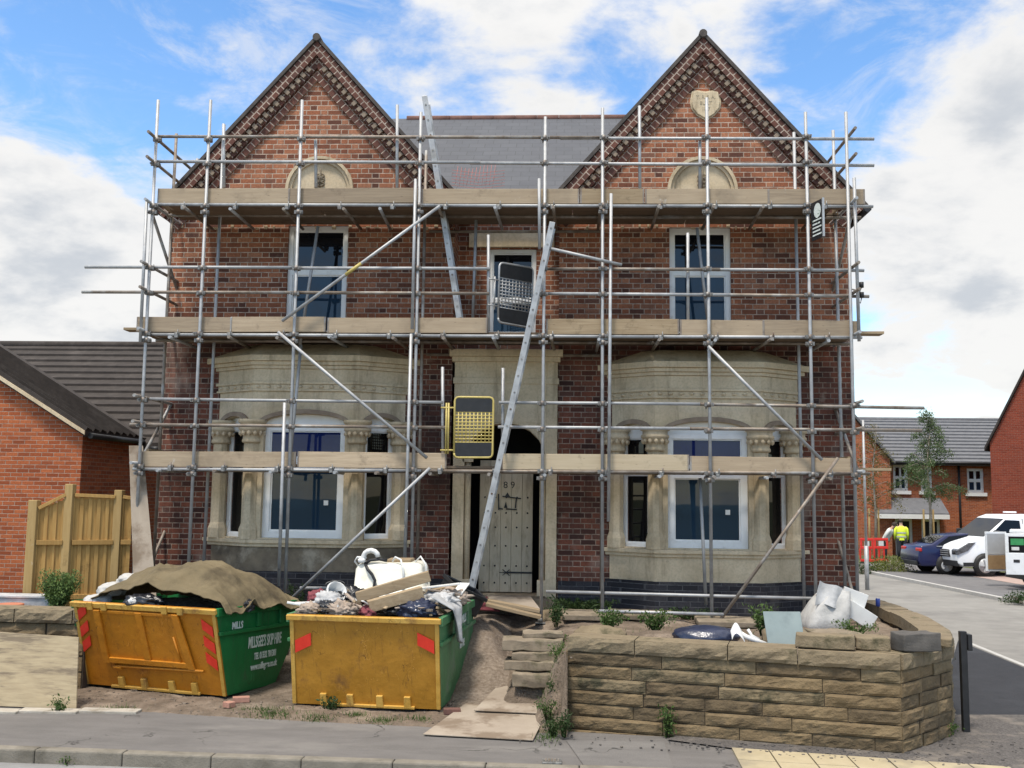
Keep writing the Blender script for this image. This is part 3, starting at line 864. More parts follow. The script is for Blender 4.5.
# inner row, short of the top guard rails
itop = [132, 123, 140, 150, 190, 146, 140, 134, 132]
for i, x in enumerate(SX):
    if i in (2, 4, 6): continue
    px = 512 + (x / YI) * 1000
    tubep('standard', (x + J(.02), YI + J(), GZ - .2), (x + J(.03), YI + J(), zz(itop[i], YI)), random.choice(['galv', 'rust_tube']))
tubep('standard', (sx(468), YI, ZL[1] + .1), (sx(470), YI, ZL[2] - .03))
# doubled lengths where standards are spliced
for px, y0, y1, dx in ((416, 575, 335, -.075), (603, 520, 195, .085), (294, 590, 405, -.07), (543, 250, 180, -.06), (416, 330, 180, -.05), (852.5, 340, 180, .075), (147, 345, 200, -.07)):
    x = sx(px) + dx
    tubep('standard', (x, YO - .055, zz(y0, YO)), (x + J(.03), YO - .055, zz(y1, YO)))
# returns along both side walls
XSL, XSR = SX[0], SX[-1]
for X, sg in ((XSL, -1), (XSR, 1)):
    for Y, zz1 in ((16.7, ZG[2][0] + .35), (YI + .9, ZG[2][0] + .25)):
        tubep('standard', (X - sg * .02, Y, GZ - .3), (X - sg * .02 + J(.03), Y, zz1))
    for lv in range(3):
        for z in ZG[lv]:
            tubep('guard_rail', (X + sg * .05, YO - .22, z + .05), (X + sg * .05, 17.2, z + .05), 'rust_tube')
        tubep('ledger', (X + sg * .05, YO - .2, ZL[lv] + .05), (X + sg * .05, 17.2, ZL[lv] + .05))
# guard rails: (level, rail, from px, to px, y at both ends)
for x0, y0, x1, y1, off in (
        (158, 136.5, 600, 137.5, 0), (560, 138.3, 874, 139, 1), (155, 161.5, 480, 162.5, 0), (470, 163, 874, 165.5, 1),
        (85, 267, 300, 267.5, 0), (285, 268, 490, 268.5, 1), (545, 268.8, 720, 269.5, 0), (700, 269.5, 864, 270.5, 1),
        (82, 292, 290, 292.5, 1), (285, 292.5, 489, 293.5, 0), (545, 293.5, 730, 295, 0), (700, 294.5, 869, 296.5, 1),
        (150, 399, 443, 402.5, 0), (499, 402.5, 700, 404, 0), (690, 404, 924, 408, 1),
        (130, 424.5, 446, 427.5, 0), (498, 427, 690, 428.5, 0), (680, 428.5, 922, 430.5, 1)):
    Y = YO + .05 + off * .012
    tubep('guard_rail', at(x0, y0, Y), at(x1, y1, Y), random.choice(['galv', 'galv', 'rust_tube']))
# ledgers, outer and inner
for lv, (xa, ya, xb, yb) in enumerate(((133, 469, 870, 473.5), (140, 334.5, 862, 337.5), (153, 204.5, 873, 206.5))):
    a, b = at(xa, ya, YO + .05), at(xb, yb, YO + .05)
    cuts = [0, .37, .72, 1]
    for k in range(3):
        p, q = a.lerp(b, cuts[k]), a.lerp(b, min(1, cuts[k + 1] + .03))
        o = V((0, .012 * (k % 2), 0))
        tubep('ledger', p + o, q + o, ('galv', 'rust_tube', 'rust_tube')[(k + lv) % 3] if lv == 0 else 'galv')
        tubep('ledger', V((p.x, YI - .05, p.z)) + o, V((q.x, YI - .05, q.z)) + o, 'rust_tube')
    if lv:
        tubep('ledger', V((SX[3], YI + .5, a.z - .12)), V((SX[5], YI + .5, a.z - .12)), 'rust_tube')
# transoms under the boards
xs0, xs1 = SX[0], SX[-1]
for lv in range(3):
    n = 13
    for k in range(n):
        x = xs0 + (xs1 - xs0) * (k + .5) / n + J(.14)
        ye = YF - .05
        if lv == 0 and (abs(x - LB) < 1.5 or abs(x - RB) < 1.5): ye = YF - .58
        tubep('transom', (x, YO - random.uniform(.02, .16), ZL[lv] - .055), (x + J(.05), ye, ZL[lv] - .05), random.choice(['rust_tube', 'galv']))
# boarded decks
for lv in range(3):
    zb_ = ZL[lv] + .03
    rows = [YO + .10 + k * (.268 if lv else .232) for k in range(4 if lv else 2)]
    for r_, y in enumerate(rows):
        x = sx(132 if lv < 2 else 153) + random.uniform(0, .1) + (.25 if r_ > 2 else 0)
        xe = sx(858) - random.uniform(0, .1)
        while x < xe - .2:
            L = min(3.9, xe - x) if random.random() < .8 else min(2.4, xe - x)
            b = MB(); b.bb(x, x + L - .012, y, y + (.262 if lv else .225), zb_ + J(.004), zb_ + .038 + J(.004))
            b.build('deck_board', m['deck'], SC, bevel=.004)
            x += L
# the end boards that stick out past the standards
for x0, x1, lv, y in ((840, 887, 1, YO + .12), (120, 150, 1, YO + .1), (818, 862, 1, YO + .42)):
    b = MB(); b.bb(sx(x0, 335), sx(x1, 335), y, y + .225, ZL[lv] + .072, ZL[lv] + .11); b.build('deck_board', m['oldtimber'], SC, bevel=.004)
b = MB(); b.bb(sx(835, 465), sx(896, 465), YO + .2, YO + .42, ZL[0] + .07, ZL[0] + .11); b.build('deck_board', m['oldtimber'], SC, bevel=.004)
# toe boards
m['board_b'] = timber('greyed_scaffold_board', (.25, .19, .13), (.37, .29, .20), ax=0, c3=(.20, .165, .125))
for x0, x1, yt0, yt1, yb0, yb1, mt in (
        (157, 290, 188, 188.3, 203.5, 203.7, 'board'), (288, 421, 188.3, 188.5, 203.7, 204, 'board_b'), (421, 580, 189, 189, 204.5, 204.5, 'board'), (580, 645, 189, 189, 204.5, 204.5, 'oldtimber'), (645, 770, 188.5, 188.5, 204, 204, 'board'), (768, 866, 188.5, 188.5, 204, 204, 'board_b'),
        (136, 232, 317, 317.5, 331.5, 331.7, 'board_b'), (230, 326, 317.5, 318, 331.7, 332, 'board'), (327, 488, 318.5, 319, 333, 333, 'board'), (546, 680, 319, 319.5, 334, 334.5, 'oldtimber'), (680, 765, 319.8, 320.6, 334.5, 335.4, 'board'), (763, 861, 320.6, 321.5, 335.4, 336.5, 'board_b'),
        (141, 296, 451, 452, 466.5, 467.5, 'board'), (297, 447, 452, 453, 467.5, 468.5, 'board'), (501, 690, 454.5, 456.5, 469.5, 471.5, 'board_new'), (690, 853, 457.5, 459.5, 472, 474, 'board')):
    Y = YO + .055 + random.uniform(0, .018); dj = random.uniform(-.008, .012)
    b = MB()
    p = [at(x0, yb0, Y), at(x1, yb1, Y), at(x1, yt1, Y), at(x0, yt0, Y)]
    zc = sum(q.z for q in p) / 4; hh = .115
    sl = ((p[1].z + p[2].z) - (p[0].z + p[3].z)) / 2 / (p[1].x - p[0].x)
    z0 = (p[0].z + p[3].z) / 2 + dj; z1 = (p[1].z + p[2].z) / 2 + dj + random.uniform(-.012, .012)
    b.prism([(p[0].x, z0 - hh), (p[1].x - .01, z1 - hh), (p[1].x - .01, z1 + hh), (p[0].x, z0 + hh)], lambda u, v, d: V((u, Y + d, v)), 0, .038)
    b.cur = 1
    for u in (p[0].x + .001, p[1].x - .036):
        zc2 = z0 + (z1 - z0) * (u - p[0].x) / (p[1].x - p[0].x)
        b.box((u + .0125, Y + .019, zc2), (.026, .042, .229))
    b.build('toe_board', [m[mt], m['rust_tube']], SC, bevel=.004)
# side toe boards on the returns
for lv in (0, 1, 2):
    for X in (XSL + .04, XSR - .08):
        b = MB(); b.bb(X, X + .038, YO + .11, YI - .05, ZL[lv] + .05, ZL[lv] + .27); b.build('toe_board', m['oldtimber'], SC)
# foot ties low on the front
for x0, y0, x1, y1, Y in ((546, 591.5, 866, 600, YO + .05), (598, 611, 724, 614.5, YO - .06), (300, 588, 416, 589, YO + .05)):
    tubep('foot_tie', at(x0, y0, Y), at(x1, y1, Y))
m['gate_yellow'] = mottle('yellow_gate_paint', (.42, .33, .09), (.54, .43, .15), 8, .5, .1)
# braces
Yb = YO - .06
for x0, y0, x1, y1, Y, mt in (
        (282, 321, 440, 206, Yb, 'galv'), (278, 332, 427, 458, Yb - .02, 'galv'), (289, 601, 430, 468, Yb, 'galv'), (548, 248, 622, 265, Yb - .03, 'galv'),
        (708, 346, 822, 460, Yb, 'galv'), (720, 620, 838, 458, Yb, 'rust_tube'), (318, 226, 300, 345, YI - .1, 'galv'), (301, 345, 288, 480, YI - .3, 'galv'),
        (697, 228, 708, 322, YI - .1, 'galv'), (700, 478, 706, 605, YI - .3, 'galv')):
    tubep('brace', at(x0, y0, Y), at(x1, y1, Y), mt)
pa, pb_ = at(282, 321, Yb), at(440, 206, Yb)
tubep('paint_band', pa.lerp(pb_, .40), pa.lerp(pb_, .50), 'gate_yellow', .0256)
for X, sg in ((XSL, -1), (XSR, 1)):
    tubep('brace', (X + sg * .06, YO + .05, ZL[0]), (X + sg * .06, 16.9, ZL[1]), 'rust_tube')
    tubep('brace', (X + sg * .06, YO + .05, ZL[2] - .05), (X + sg * .06, 16.8, ZL[1] + .1), 'rust_tube')
    tubep('brace', (X + sg * .06, 16.7, ZL[0] - .1), (X + sg * .06, YO + .1, .8), 'rust_tube')
# short guard posts by the ladder gaps and along the top lift
for px, y0, y1 in ((397, 197, 105), (640, 203, 106), (488.5, 331, 235), (443, 467, 367), (502.5, 455, 368), (688, 332, 233), (316, 188, 140), (700, 190, 141), (224, 188, 124)):
    tubep('guard_post', at(px, y0, YO + .11), at(px + random.uniform(-.6, .6), y1, YO + .11))
# couplers: one collar with its bolt, copied to every crossing
def coupler_mesh():
    mb = MB()
    mb.tube((0, 0, -.035), (0, 0, .035), .036, 10)
    mb.tube((-.045, .05, 0), (.045, .05, 0), .036, 10)
    mb.box((.05, -.01, 0), (.045, .035, .05)); mb.box((-.045, .0, .0), (.03, .04, .055))
    mb.tube((.055, -.06, .0), (.055, .02, .0), .010, 6); mb.box((.055, -.06, 0), (.026, .016, .026))
    mb.tube((-.03, .05, -.06), (-.03, .05, .03), .009, 6)
    return mb
spots = []
for i, x in enumerate(SX):
    px = 512
    for lv in range(3):
        spots.append((x, ZL[lv], YO)); spots.append((x, ZL[lv] - .10, YO))
        for gi, z in enumerate(ZG[lv]):
            if lv == 0 and i in (3,) and False: continue
            if lv == 1 and i == 4 and gi == 0: pass
            spots.append((x, z, YO))
for x in (SX[4], SX[5], SX[6], SX[7], SX[8]):
    spots.append((x, zz(594.5, YO), YO))
spots += [(SX[6], zz(613, YO), YO), (SX[5], zz(611, YO), YO), (SX[6], zz(345, YO), YO), (SX[4], zz(250, YO), YO), (SX[2], zz(323, YO), YO), (SX[3], zz(215, YO), YO), (sx(488.5), zz(284, YO), YO + .06)]
slope = lambda x: -.0  # the lifts are level
proto = coupler_mesh().build('coupler', m['fitting'], None)
nc = 0
cents = []
for x, z, Y in spots:
    c = proto if nc == 0 else proto.copy()
    if nc: COL.objects.link(c)
    c.parent = SC; c.location = V((x, Y, z)) - V(SC.location)
    c.rotation_euler = (0, random.choice((0, R(180))), random.choice((0, R(180))) if False else 0)
    nc += 1
    if nc >= 100: break
# the remaining small fittings on transoms, as one part
mb = MB()
for lv in range(3):
    n = 13
    for k in range(n):
        x = xs0 + (xs1 - xs0) * (k + .5) / n
        x += .05
        mb.tube((x - .04, YO + .05, ZL[lv]), (x + .04, YO + .05, ZL[lv]), .036, 8)
        mb.box((x, YO + .01, ZL[lv] - .03), (.05, .04, .05)); mb.tube((x + .02, YO + .0, ZL[lv] - .02), (x + .02, YO + .0, ZL[lv] + .07), .009, 6)
tag(mb.build('small_fittings', m['fitting'], SC), kind='stuff')

# ladder gates hung on the guard posts
def gate(quad, name, meshmat, framemat, wavy=False):
    """quad: corners bottom-left, bottom-right, top-right, top-left"""
    bl, br, tr, tl = [V(q) for q in quad]
    P = lambda u, v: (bl.lerp(br, u)).lerp(tl.lerp(tr, u), v)
    nrm = (br - bl).cross(tl - bl).normalized()
    mb = MB()
    rc = .06
    loop = []
    for (cu, cv, a0) in ((.1, .07, 180), (.9, .07, 270), (.9, .93, 0), (.1, .93, 90)):
        for t in range(0, 91, 30):
            loop.append(P(cu + .1 * math.cos(R(a0 + t)), cv + .07 * math.sin(R(a0 + t))))
    loop.append(loop[0]); mb.pipe(loop, .017, 8)
    mb.pipe([P(0, .25), P(1, .25)], .010, 6); mb.pipe([P(0, .75), P(1, .75)], .010, 6)
    g = mb.build(name, framemat, SC)
    k = MB()
    for i in range(1, 10): k.pipe([P(i / 10, .25), P(i / 10, .75)], .0105, 5)
    for i in range(1, 9): k.pipe([P(0, .25 + i / 18), P(1, .25 + i / 18)], .0105, 5)
    k.build('mesh_infill', meshmat, g)
    for v0, v1 in ((.02, .245), (.755, .98)):
        k = MB(); k.prism([(.03, v0), (.97, v0), (.97, v1), (.03, v1)], lambda u, v, d: P(u, v) + nrm * d, -.012, .012)
        k.build('toe_panel', m['black'], g)
    k = MB()
    if name == 'yellow_gate':
        k.pipe([P(-.16, .06), P(-.16, .9)], .014, 8); k.pipe([P(-.22, .06), P(-.22, .9)], .012, 8)
        for v in (.12, .82): k.pipe([P(-.36, v), P(.02, v)], .013, 8)
    else:
        k.pipe([P(-.12, .2), P(-.12, .75)], .013, 8); k.pipe([P(-.3, .26), P(.02, .26)], .012, 6); k.pipe([P(-.3, .7), P(.02, .7)], .012, 6)
    k.build('gate_hinge', framemat, g)
    return g
m['gate_yellow'] = mottle('yellow_gate_paint', (.42, .33, .09), (.54, .43, .15), 8, .5, .1)
gate([at(454, 457.5, YO + .03), at(492.5, 457.5, YO + .03), at(493.5, 397.5, YO + .03), at(455, 397, YO + .03)], 'yellow_gate', m['gate_yellow'], m['gate_yellow'])
gate([at(498, 322, YO + .1), at(531, 328, YO + .62), at(533, 268, YO + .62), at(499.5, 262.5, YO + .1)], 'steel_gate', m['aluminium'], m['aluminium'])

# ------------------------------------------------------------------ ladders, edge-on to the street
def ladder(name, p0, p1, label):
    p0 = V(p0); p1 = V(p1)
    t = thing(name, p0, label, 'ladder', 'ladders on the scaffold')
    d = (p1 - p0).normalized()
    side = V((d.z, 0, -d.x)).normalized()
    for y in (0, .36):
        b = MB(); o = V((0, y, 0)); b.beam(p0 + o, p1 + o, .03, .075, V((0, 1, 0)) ) if False else None
        m4 = Matrix((d, V((0, 1, 0)), d.cross(V((0, 1, 0))))).transposed()
        b.box((p0 + p1) / 2 + o, ((p1 - p0).length, .03, .085), m4)
        b.build('stile', m['aluminium'], t, bevel=.004)
    L = (p1 - p0).length; n = int(L / .25)
    for i in range(n):
        q = p0 + d * (.18 + i * .25)
        b = MB(); b.tube(q + V((0, -.02, 0)), q + V((0, .38, 0)), .016, 8); b.build('rung', m['fitting'], t)
    return t
ladder('ladder', at(470, 592, YO - .12), at(552.5, 222, YO - .12), 'long aluminium ladder from the skip-side doorway up past the steel gate')
ladder('ladder', at(459, 318, YO + .42), at(424.5, 96, YO + .42), 'aluminium ladder leaning between the second and top lifts near the valley')

# sign and alarm
s0 = [at(811.5, 243, YO - .1), at(823.5, 228, YO - .40), at(823.5, 196.5, YO - .40), at(811.5, 209, YO - .1)]
sg = thing('scaffold_sign', s0[0], 'black scaffold company sign board turned edgeways on the right-hand standards', 'sign')
def quadslab(mb, q, t):
    n = (q[1] - q[0]).cross(q[3] - q[0]).normalized() * t
    mb.add([*q, *[p + n for p in q]], [(0, 1, 2, 3), (7, 6, 5, 4), (0, 4, 5, 1), (1, 5, 6, 2), (2, 6, 7, 3), (3, 7, 4, 0)])
zb0 = (s0[0].z + s0[1].z) / 2 - .05; zt0 = (s0[2].z + s0[3].z) / 2 + .03
A, B = s0[0].copy(), s0[1].copy()
A.z = B.z = zb0
q = [A, B, B + V((0, 0, zt0 - zb0)), A + V((0, 0, zt0 - zb0))]
mb = MB(); quadslab(mb, q, -.012)
pl = mb.build('sign_plate', m['black'], sg)
nn = (B - A).cross(V((0, 0, 1))).normalized()
e = (B - A).normalized(); wS = (B - A).length; hS = zt0 - zb0
mb = MB()
def patch(u0, u1, v0, v1):
    pts = [A + e * (wS * u) + V((0, 0, hS * v)) + nn * .004 for u, v in ((u0, v0), (u1, v0), (u1, v1), (u0, v1))]
    quadslab(mb, pts, .001)
cx = A + e * (wS * .55) + V((0, 0, hS * .74)) + nn * .004
circ = [cx + e * (.09 * math.cos(2 * math.pi * i / 16)) + V((0, 0, .11 * math.sin(2 * math.pi * i / 16))) for i in range(16)]
mb.add(circ, [tuple(range(16))])
for k in range(5):
    patch(.14, .86 - .1 * (k % 2), .48 - k * .095, .52 - k * .095)
mb.build('sign_print', m['white_paint'], pl, recalc=False)
mb = MB(); mb.beam(B + V((0, 0, 0)), B + V((0, 0, hS)), .03, .03, V((1, 0, 0))); mb.build('sign_edge', m['aluminium'], sg)
p = at(861.5, 291, YO)
al = thing('scaffold_alarm', p, 'two small black sensor cylinders on a bracket at the right-hand scaffold end', 'alarm')
mb = MB(); mb.pipe([p + V((-.16, 0, .03)), p + V((-.02, 0, .0)), p + V((0, 0, .06))], .012, 6); mb.pipe([p + V((-.02, 0, 0)), p + V((-.07, 0, -.12)), p + V((-.02, 0, -.18)), p + V((.0, 0, -.10))], .009, 6)
mb.build('bracket', m['fitting'], al)
mb = MB(); mb.tube(p + V((0, 0, .05)), p + V((0, 0, .13)), .034, 12); mb.build('sensor', m['black'], al)
mb = MB(); mb.tube(p + V((0, 0, -.10)), p + V((0, 0, -.02)), .034, 12); mb.build('sensor', m['black'], al)
# orange netting and bricks left on the top lift
p = at(478, 187, YO + .75)
net = MB()
m['orange_net'] = mottle('orange_netting', (.62, .10, .06), (.72, .16, .10), 8, .7, .1)
for i in range(11):
    x = p.x - .36 + i * .06
    net.pipe([(x, YO + .72 + .05 * math.sin(i), p.z + .02), (x + .03, YO + .80, p.z + .36 - .04 * math.sin(i * .5))], .002, 4)
for i in range(6):
    z = p.z + .02 + i * .05
    net.pipe([(p.x - .42, YO + .72, z), (p.x, YO + .80, z - .03), (p.x + .42, YO + .75, z)], .002, 4)
tag(net.build('safety_netting', m['orange_net']), 'small piece of orange debris netting on the top lift before the slates', 'netting')
b = MB(); q = at(452, 185, YO + .9)
for z in range(4): b.bb(q.x, q.x + .46, q.y, q.y + .10, ZL[2] + .072 + z * .068, ZL[2] + .137 + z * .068)
tag(b.build('brick_stack', m['ridge']), 'low stack of red bricks on the top lift beside the netting', 'bricks')
# ------------------------------------------------------------------ ground, pavement, roads
def sheet(name, pts, z, mat, kind='structure', label=None):
    mb = MB(); mb.add([(p[0], p[1], z) for p in pts], [tuple(range(len(pts)))])
    o = mb.build(name, mat, None, recalc=False)
    if o.data.polygons[0].normal.z < 0: o.data.flip_normals()
    return tag(o, kind=kind, label=label)
def xy_(p): return (p.x, p.y)
def line_at(p, q, X):
    t = (X - p.x) / (q.x - p.x); return V((X, p.y + (q.y - p.y) * t, 0))
tag(MB().grid(lambda u, v: (-600 + 1200 * u, -300 + 1500 * v, -.22), 8, 8).build('ground', m['land'], None, recalc=False), kind='structure')
# street line: back edge of pavement and kerb
b0, b1 = gnd(0, 709), gnd(905, 757)
k0, k1 = gnd(0, 746), gnd(440, 761)
e0, e1 = line_at(b0, b1, -16), line_at(b0, b1, 3.1)
f0, f1 = line_at(k0, k1, -16), line_at(k0, k1, 9.5)
kd = (f1 - f0).normalized(); kn = V((-kd.y, kd.x, 0))
# road in front
sheet('road', [(-40, -30), (40, -30), f1 - kn * .14 + V((30, -2.6, 0)), f1 - kn * .14, f0 - kn * .14 , f0 - kn * .14 + V((-24, 2, 0))], -.12, m['road'])
# pavement with gentle unevenness
pv = MB()
def pav(u, v):
    p = f0.lerp(f1, u); q = e0.lerp(line_at(b0, b1, 9.5), u) + V((0, .35, 0))
    r = p.lerp(q, v)
    return (r.x, r.y, .005 * (mnoise.noise(V((r.x * .5, r.y * .8, 3)))))
pv.smooth = True; pv.grid(pav, 120, 10)
tag(pv.build('pavement', m['asphalt'], None, recalc=False), kind='structure')
# kerb: a run of stones with joints
kb = MB(); L = (f1 - f0).length; n = int(L / .9)
for i in range(n):
    a = f0 + kd * (i * .9); b = f0 + kd * (i * .9 + .895)
    h = .012 + random.uniform(-.003, .003) if a.x < 1.4 else -.07
    mid = (a + b) / 2 - kn * .07
    kb.box((mid.x, mid.y, h - .15), (.895, .14, .30), Matrix((kd, kn, V((0, 0, 1)))).transposed())
tag(kb.build('kerb', m['kerb'], None, bevel=.018), kind='structure')
# reinstated strip of paving and a small stop-tap cover
sheet('pavement_patch', [xy_(gnd(566, 741)), xy_(gnd(664, 742.5)), xy_(gnd(676, 775)), xy_(gnd(590, 775))], .009, m['asphalt_patch'])
cvp = gnd(552, 761, .02)
cv_ = thing('stop_tap_cover', cvp, 'small iron stop tap cover set in the pavement below the wall end', 'cover')
mb = MB(); mb.box((cvp.x, cvp.y, .012), (.19, .15, .03)); mb.build('cover_frame', m['fitting'], cv_, bevel=.004)
mb = MB()
for k in range(5): mb.box((cvp.x - .06 + .03 * k, cvp.y, .030), (.014, .10, .008))
mb.build('cover_rib', m['rust_tube'], cv_)
# buff tactile paving at the dropped kerb, with its joints
T = [gnd(731, 749.5), gnd(1010, 769), gnd(1060, 800), gnd(752, 790)]
tb = MB(); nu, nv = 7, 3
for i in range(nu):
    for j in range(nv):
        P = lambda u, v: T[0].lerp(T[1], u).lerp(T[3].lerp(T[2], u), v)
        g = .006
        q = [P(i / nu + g / 2, j / nv + g / 2), P((i + 1) / nu - g / 2, j / nv + g / 2), P((i + 1) / nu - g / 2, (j + 1) / nv - g / 2), P(i / nu + g / 2, (j + 1) / nv - g / 2)]
        z = .022 + random.uniform(-.002, .002)
        tb.add([(p.x, p.y, z) for p in q] + [(p.x, p.y, -.02) for p in q], [(0, 1, 2, 3), (0, 4, 5, 1), (1, 5, 6, 2), (2, 6, 7, 3), (3, 7, 4, 0)])
tag(tb.build('tactile_paving', m['tactile'], None), kind='structure')

# estate road and its tarmac patch
def xy(p): return (p.x, p.y)
RL = [(6.2, 10.2), (6.4, 13), (6.6, 16), (9.0, 24), (11.0, 33), (12.5, 46)]
kA, kB = gnd(862, 572.5), gnd(1024, 606)
kdir = (kB - kA)
kC = kB + kdir * .4; kZ = kA - kdir * .35
sheet('side_road', [(4.2, 8.2), (40, 6.0), (40, 10.6), xy(kC), xy(kB), xy(kA), xy(kZ), (kZ.x - 8, kZ.y + 4), (5.4, 30), (4.6, 16.5)], .004, m['slabroad'])
tm = [gnd(958, 641), gnd(1024, 668), gnd(1140, 716), gnd(1140, 724), gnd(1024, 721), gnd(962, 720), gnd(940, 700)]
sheet('tarmac_patch', [xy(p) for p in tm], .008, m['tarmac'])
# pale line along the patch edge
a, b = gnd(958, 640), gnd(1140, 715)
d = (b - a).normalized(); nn_ = V((-d.y, d.x, 0))
mb = MB(); mb.add([V((p.x, p.y, .012)) for p in (a, b, b + nn_ * .10, a + nn_ * .10)], [(0, 1, 2, 3)])
tag(mb.build('road_edging', m['kerbnew'], None, recalc=False), kind='structure')
sheet('loose_chippings', [xy(gnd(667, 741)), xy(gnd(735, 750)), xy(gnd(900, 763)), xy(gnd(1024, 775)), xy(gnd(1120, 775)), xy(gnd(1120, 716)), xy(gnd(960, 716)), xy(gnd(700, 722))], .016, m['chip'])
# estate footway, kerb and parking bays
kb = MB(); Lk = (kC - kZ).length; dk = (kC - kZ).normalized(); nk = V((-dk.y, dk.x, 0))
for i in range(int(Lk / .92)):
    p = kZ + dk * (i * .92 + .46) + nk * .07
    kb.box((p.x, p.y, .0), (.91, .125, .20), Matrix((dk, nk, V((0, 0, 1)))).transposed())
tag(kb.build('estate_kerb', m['kerbnew'], None, bevel=.012), kind='structure')
q0, q1 = kZ + nk * .14, kC + nk * .14
sheet('estate_footway', [xy(q0), xy(q1), xy(q1 + nk * 4.2 + V((2, 0, 0))), xy(q0 + nk * 4.2)], .09, m['footasph'])
sheet('parking_bay', [xy(q0 + nk * 2.6 + dk * 6), xy(q1 + nk * 2.6), xy(q1 + nk * 24 + V((20, 0, 0))), xy(q0 + nk * 24)], .096, m['blockpave'])

# yard in front of the house: earth drive, ramp and raised terrace in one uneven surface
WX0 = gnd(567, 728).x
def sstep(a, b, x):
    t = max(0, min(1, (x - a) / (b - a))); return t * t * (3 - 2 * t)
def yard_z(x, y):
    nz = .035 * mnoise.noise(V((x * 1.3, y * 1.3, 0))) + .022 * mnoise.noise(V((x * 4, y * 4, 5))) + .014 * mnoise.noise(V((x * 11, y * 11, 2)))
    drive = .03 + .45 * sstep(13.6, 15.6, y)
    ramp = .02 + (.78) * sstep(12.3, 14.9, y)
    terr = GZ + nz
    wL = sstep(-1.75, -1.25, x)
    z = drive * (1 - wL) + ramp * wL + nz * .8
    wT = sstep(WX0 - .42, WX0 - .02, x) * sstep(11.2, 12.3, y) if x < WX0 else 1
    # the hollow beside the slab steps, under the door boards
    z -= .34 * math.exp(-((x + .66) / .22) ** 2 - ((y - 14.2) / .45) ** 2)
    z = z * (1 - wT) + terr * wT
    z = max(z, (.30 + nz) * sstep(-.78, -.55, x) * sstep(12.15, 12.45, y)) if x < WX0 else z
    # broken ground on the terrace by the paving remains
    if x > WX0: z += .10 * max(0, mnoise.noise(V((x * 1.7, y * 2.3, 9)))) - .18 * math.exp(-((x - 2.1) / .5) ** 2 - ((y - 13.2) / .5) ** 2)
    z -= (z + .06) * sstep(.25, 0, y - line_at(b0, b1, x).y - .05) 
    return z
WB = gnd(567, 728); WC = gnd(903, 755)
wtop = [gnd(950, 644, 1.0), gnd(947, 631, 1.0), gnd(926, 618, 1.0), gnd(899, 607, 1.0), gnd(879, 600.5, 1.0)]
wp = [WB, WC] + [V((p.x, p.y, 0)) for p in wtop]
def wall_x(y):
    """right-hand limit of the terrace: along the curved return"""
    if y <= WC.y: return WC.x
    for p, q in zip(wp[1:], wp[2:]):
        if p.y <= y <= q.y: return p.x + (q.x - p.x) * (y - p.y) / (q.y - p.y)
    return wp[-1].x
for x0_, x1_, nu_, right in ((-15, WX0, 200, False), (WX0, 1, 90, True)):
    gr = MB(); gr.smooth = True
    def yard(u, v):
        if not right:
            x = x0_ + (x1_ - x0_) * u
            yl = line_at(b0, b1, x).y - .02
            y = yl + (17.2 - yl) * v
        else:
            yl0 = WB.y + .2; y = yl0 + (17.2 - yl0) * v
            xr = wall_x(y) - .2
            # behind the front face of the wall the terrace starts at its back
            x = WX0 + (xr - WX0) * u
            yf = WB.y + (WC.y - WB.y) * (x - WB.x) / (WC.x - WB.x) + .2
            y = yf + (17.2 - yf) * v
            x = min(x, wall_x(y) - .15)
        return (x, y, yard_z(x, y))
    gr.grid(yard, nu_, 110)
    tag(gr.build('earth_terrace' if right else 'earth_yard', m['soil'], None, recalc=False), kind='structure')

# ------------------------------------------------------------------ rock-faced retaining wall
def rock_block(mb, c, ex, ny, w, h, d, rough=.03, seed=0, nu=9, nv=4):
    """one squared stone with a hewn face: c = centre of its face, ex along, ny outward"""
    up = V((0, 0, 1))
    def f(u, v):
        a, b = (u - .5) * w, (v - .5) * h
        edge = min(u, 1 - u) * w; edge2 = min(v, 1 - v) * h
        k = sstep(0, .035, edge) * sstep(0, .03, edge2)
        p = c + ex * a + up * b
        nz = .55 + .9 * mnoise.noise(V((p.x * 6 + seed, p.z * 8, p.y * 6))) + .5 * mnoise.noise(V((p.x * 17 + seed, p.z * 19, p.y * 17)))
        wob = .006 * mnoise.noise(V((a * 9 + seed, b * 9, 1.7)))
        return p + ny * (rough * k * nz) + up * wob * (1 - k)
    mb.grid(f, nu, nv)
    # sides back into the wall
    q = [c + ex * (sx_ * w / 2) + up * (sz_ * h / 2) for sx_, sz_ in ((-1, -1), (1, -1), (1, 1), (-1, 1))]
    r = [p - ny * d for p in q]
    mb.add(q + r, [(0, 4, 5, 1), (1, 5, 6, 2), (2, 6, 7, 3), (3, 7, 4, 0), (7, 6, 5, 4)])
rw = thing('retaining_wall', wp[0].lerp(wp[1], .5), 'rock-faced stone retaining wall with a curved return at the front corner', 'wall')
core = MB(); faces = MB(); cop = MB(); inner = MB()
ncs = 6; Hs = [.145, .14, .142, .138, .144, .14]; Hc = .155
Ht = sum(Hs)
TH = .30
seed = 0
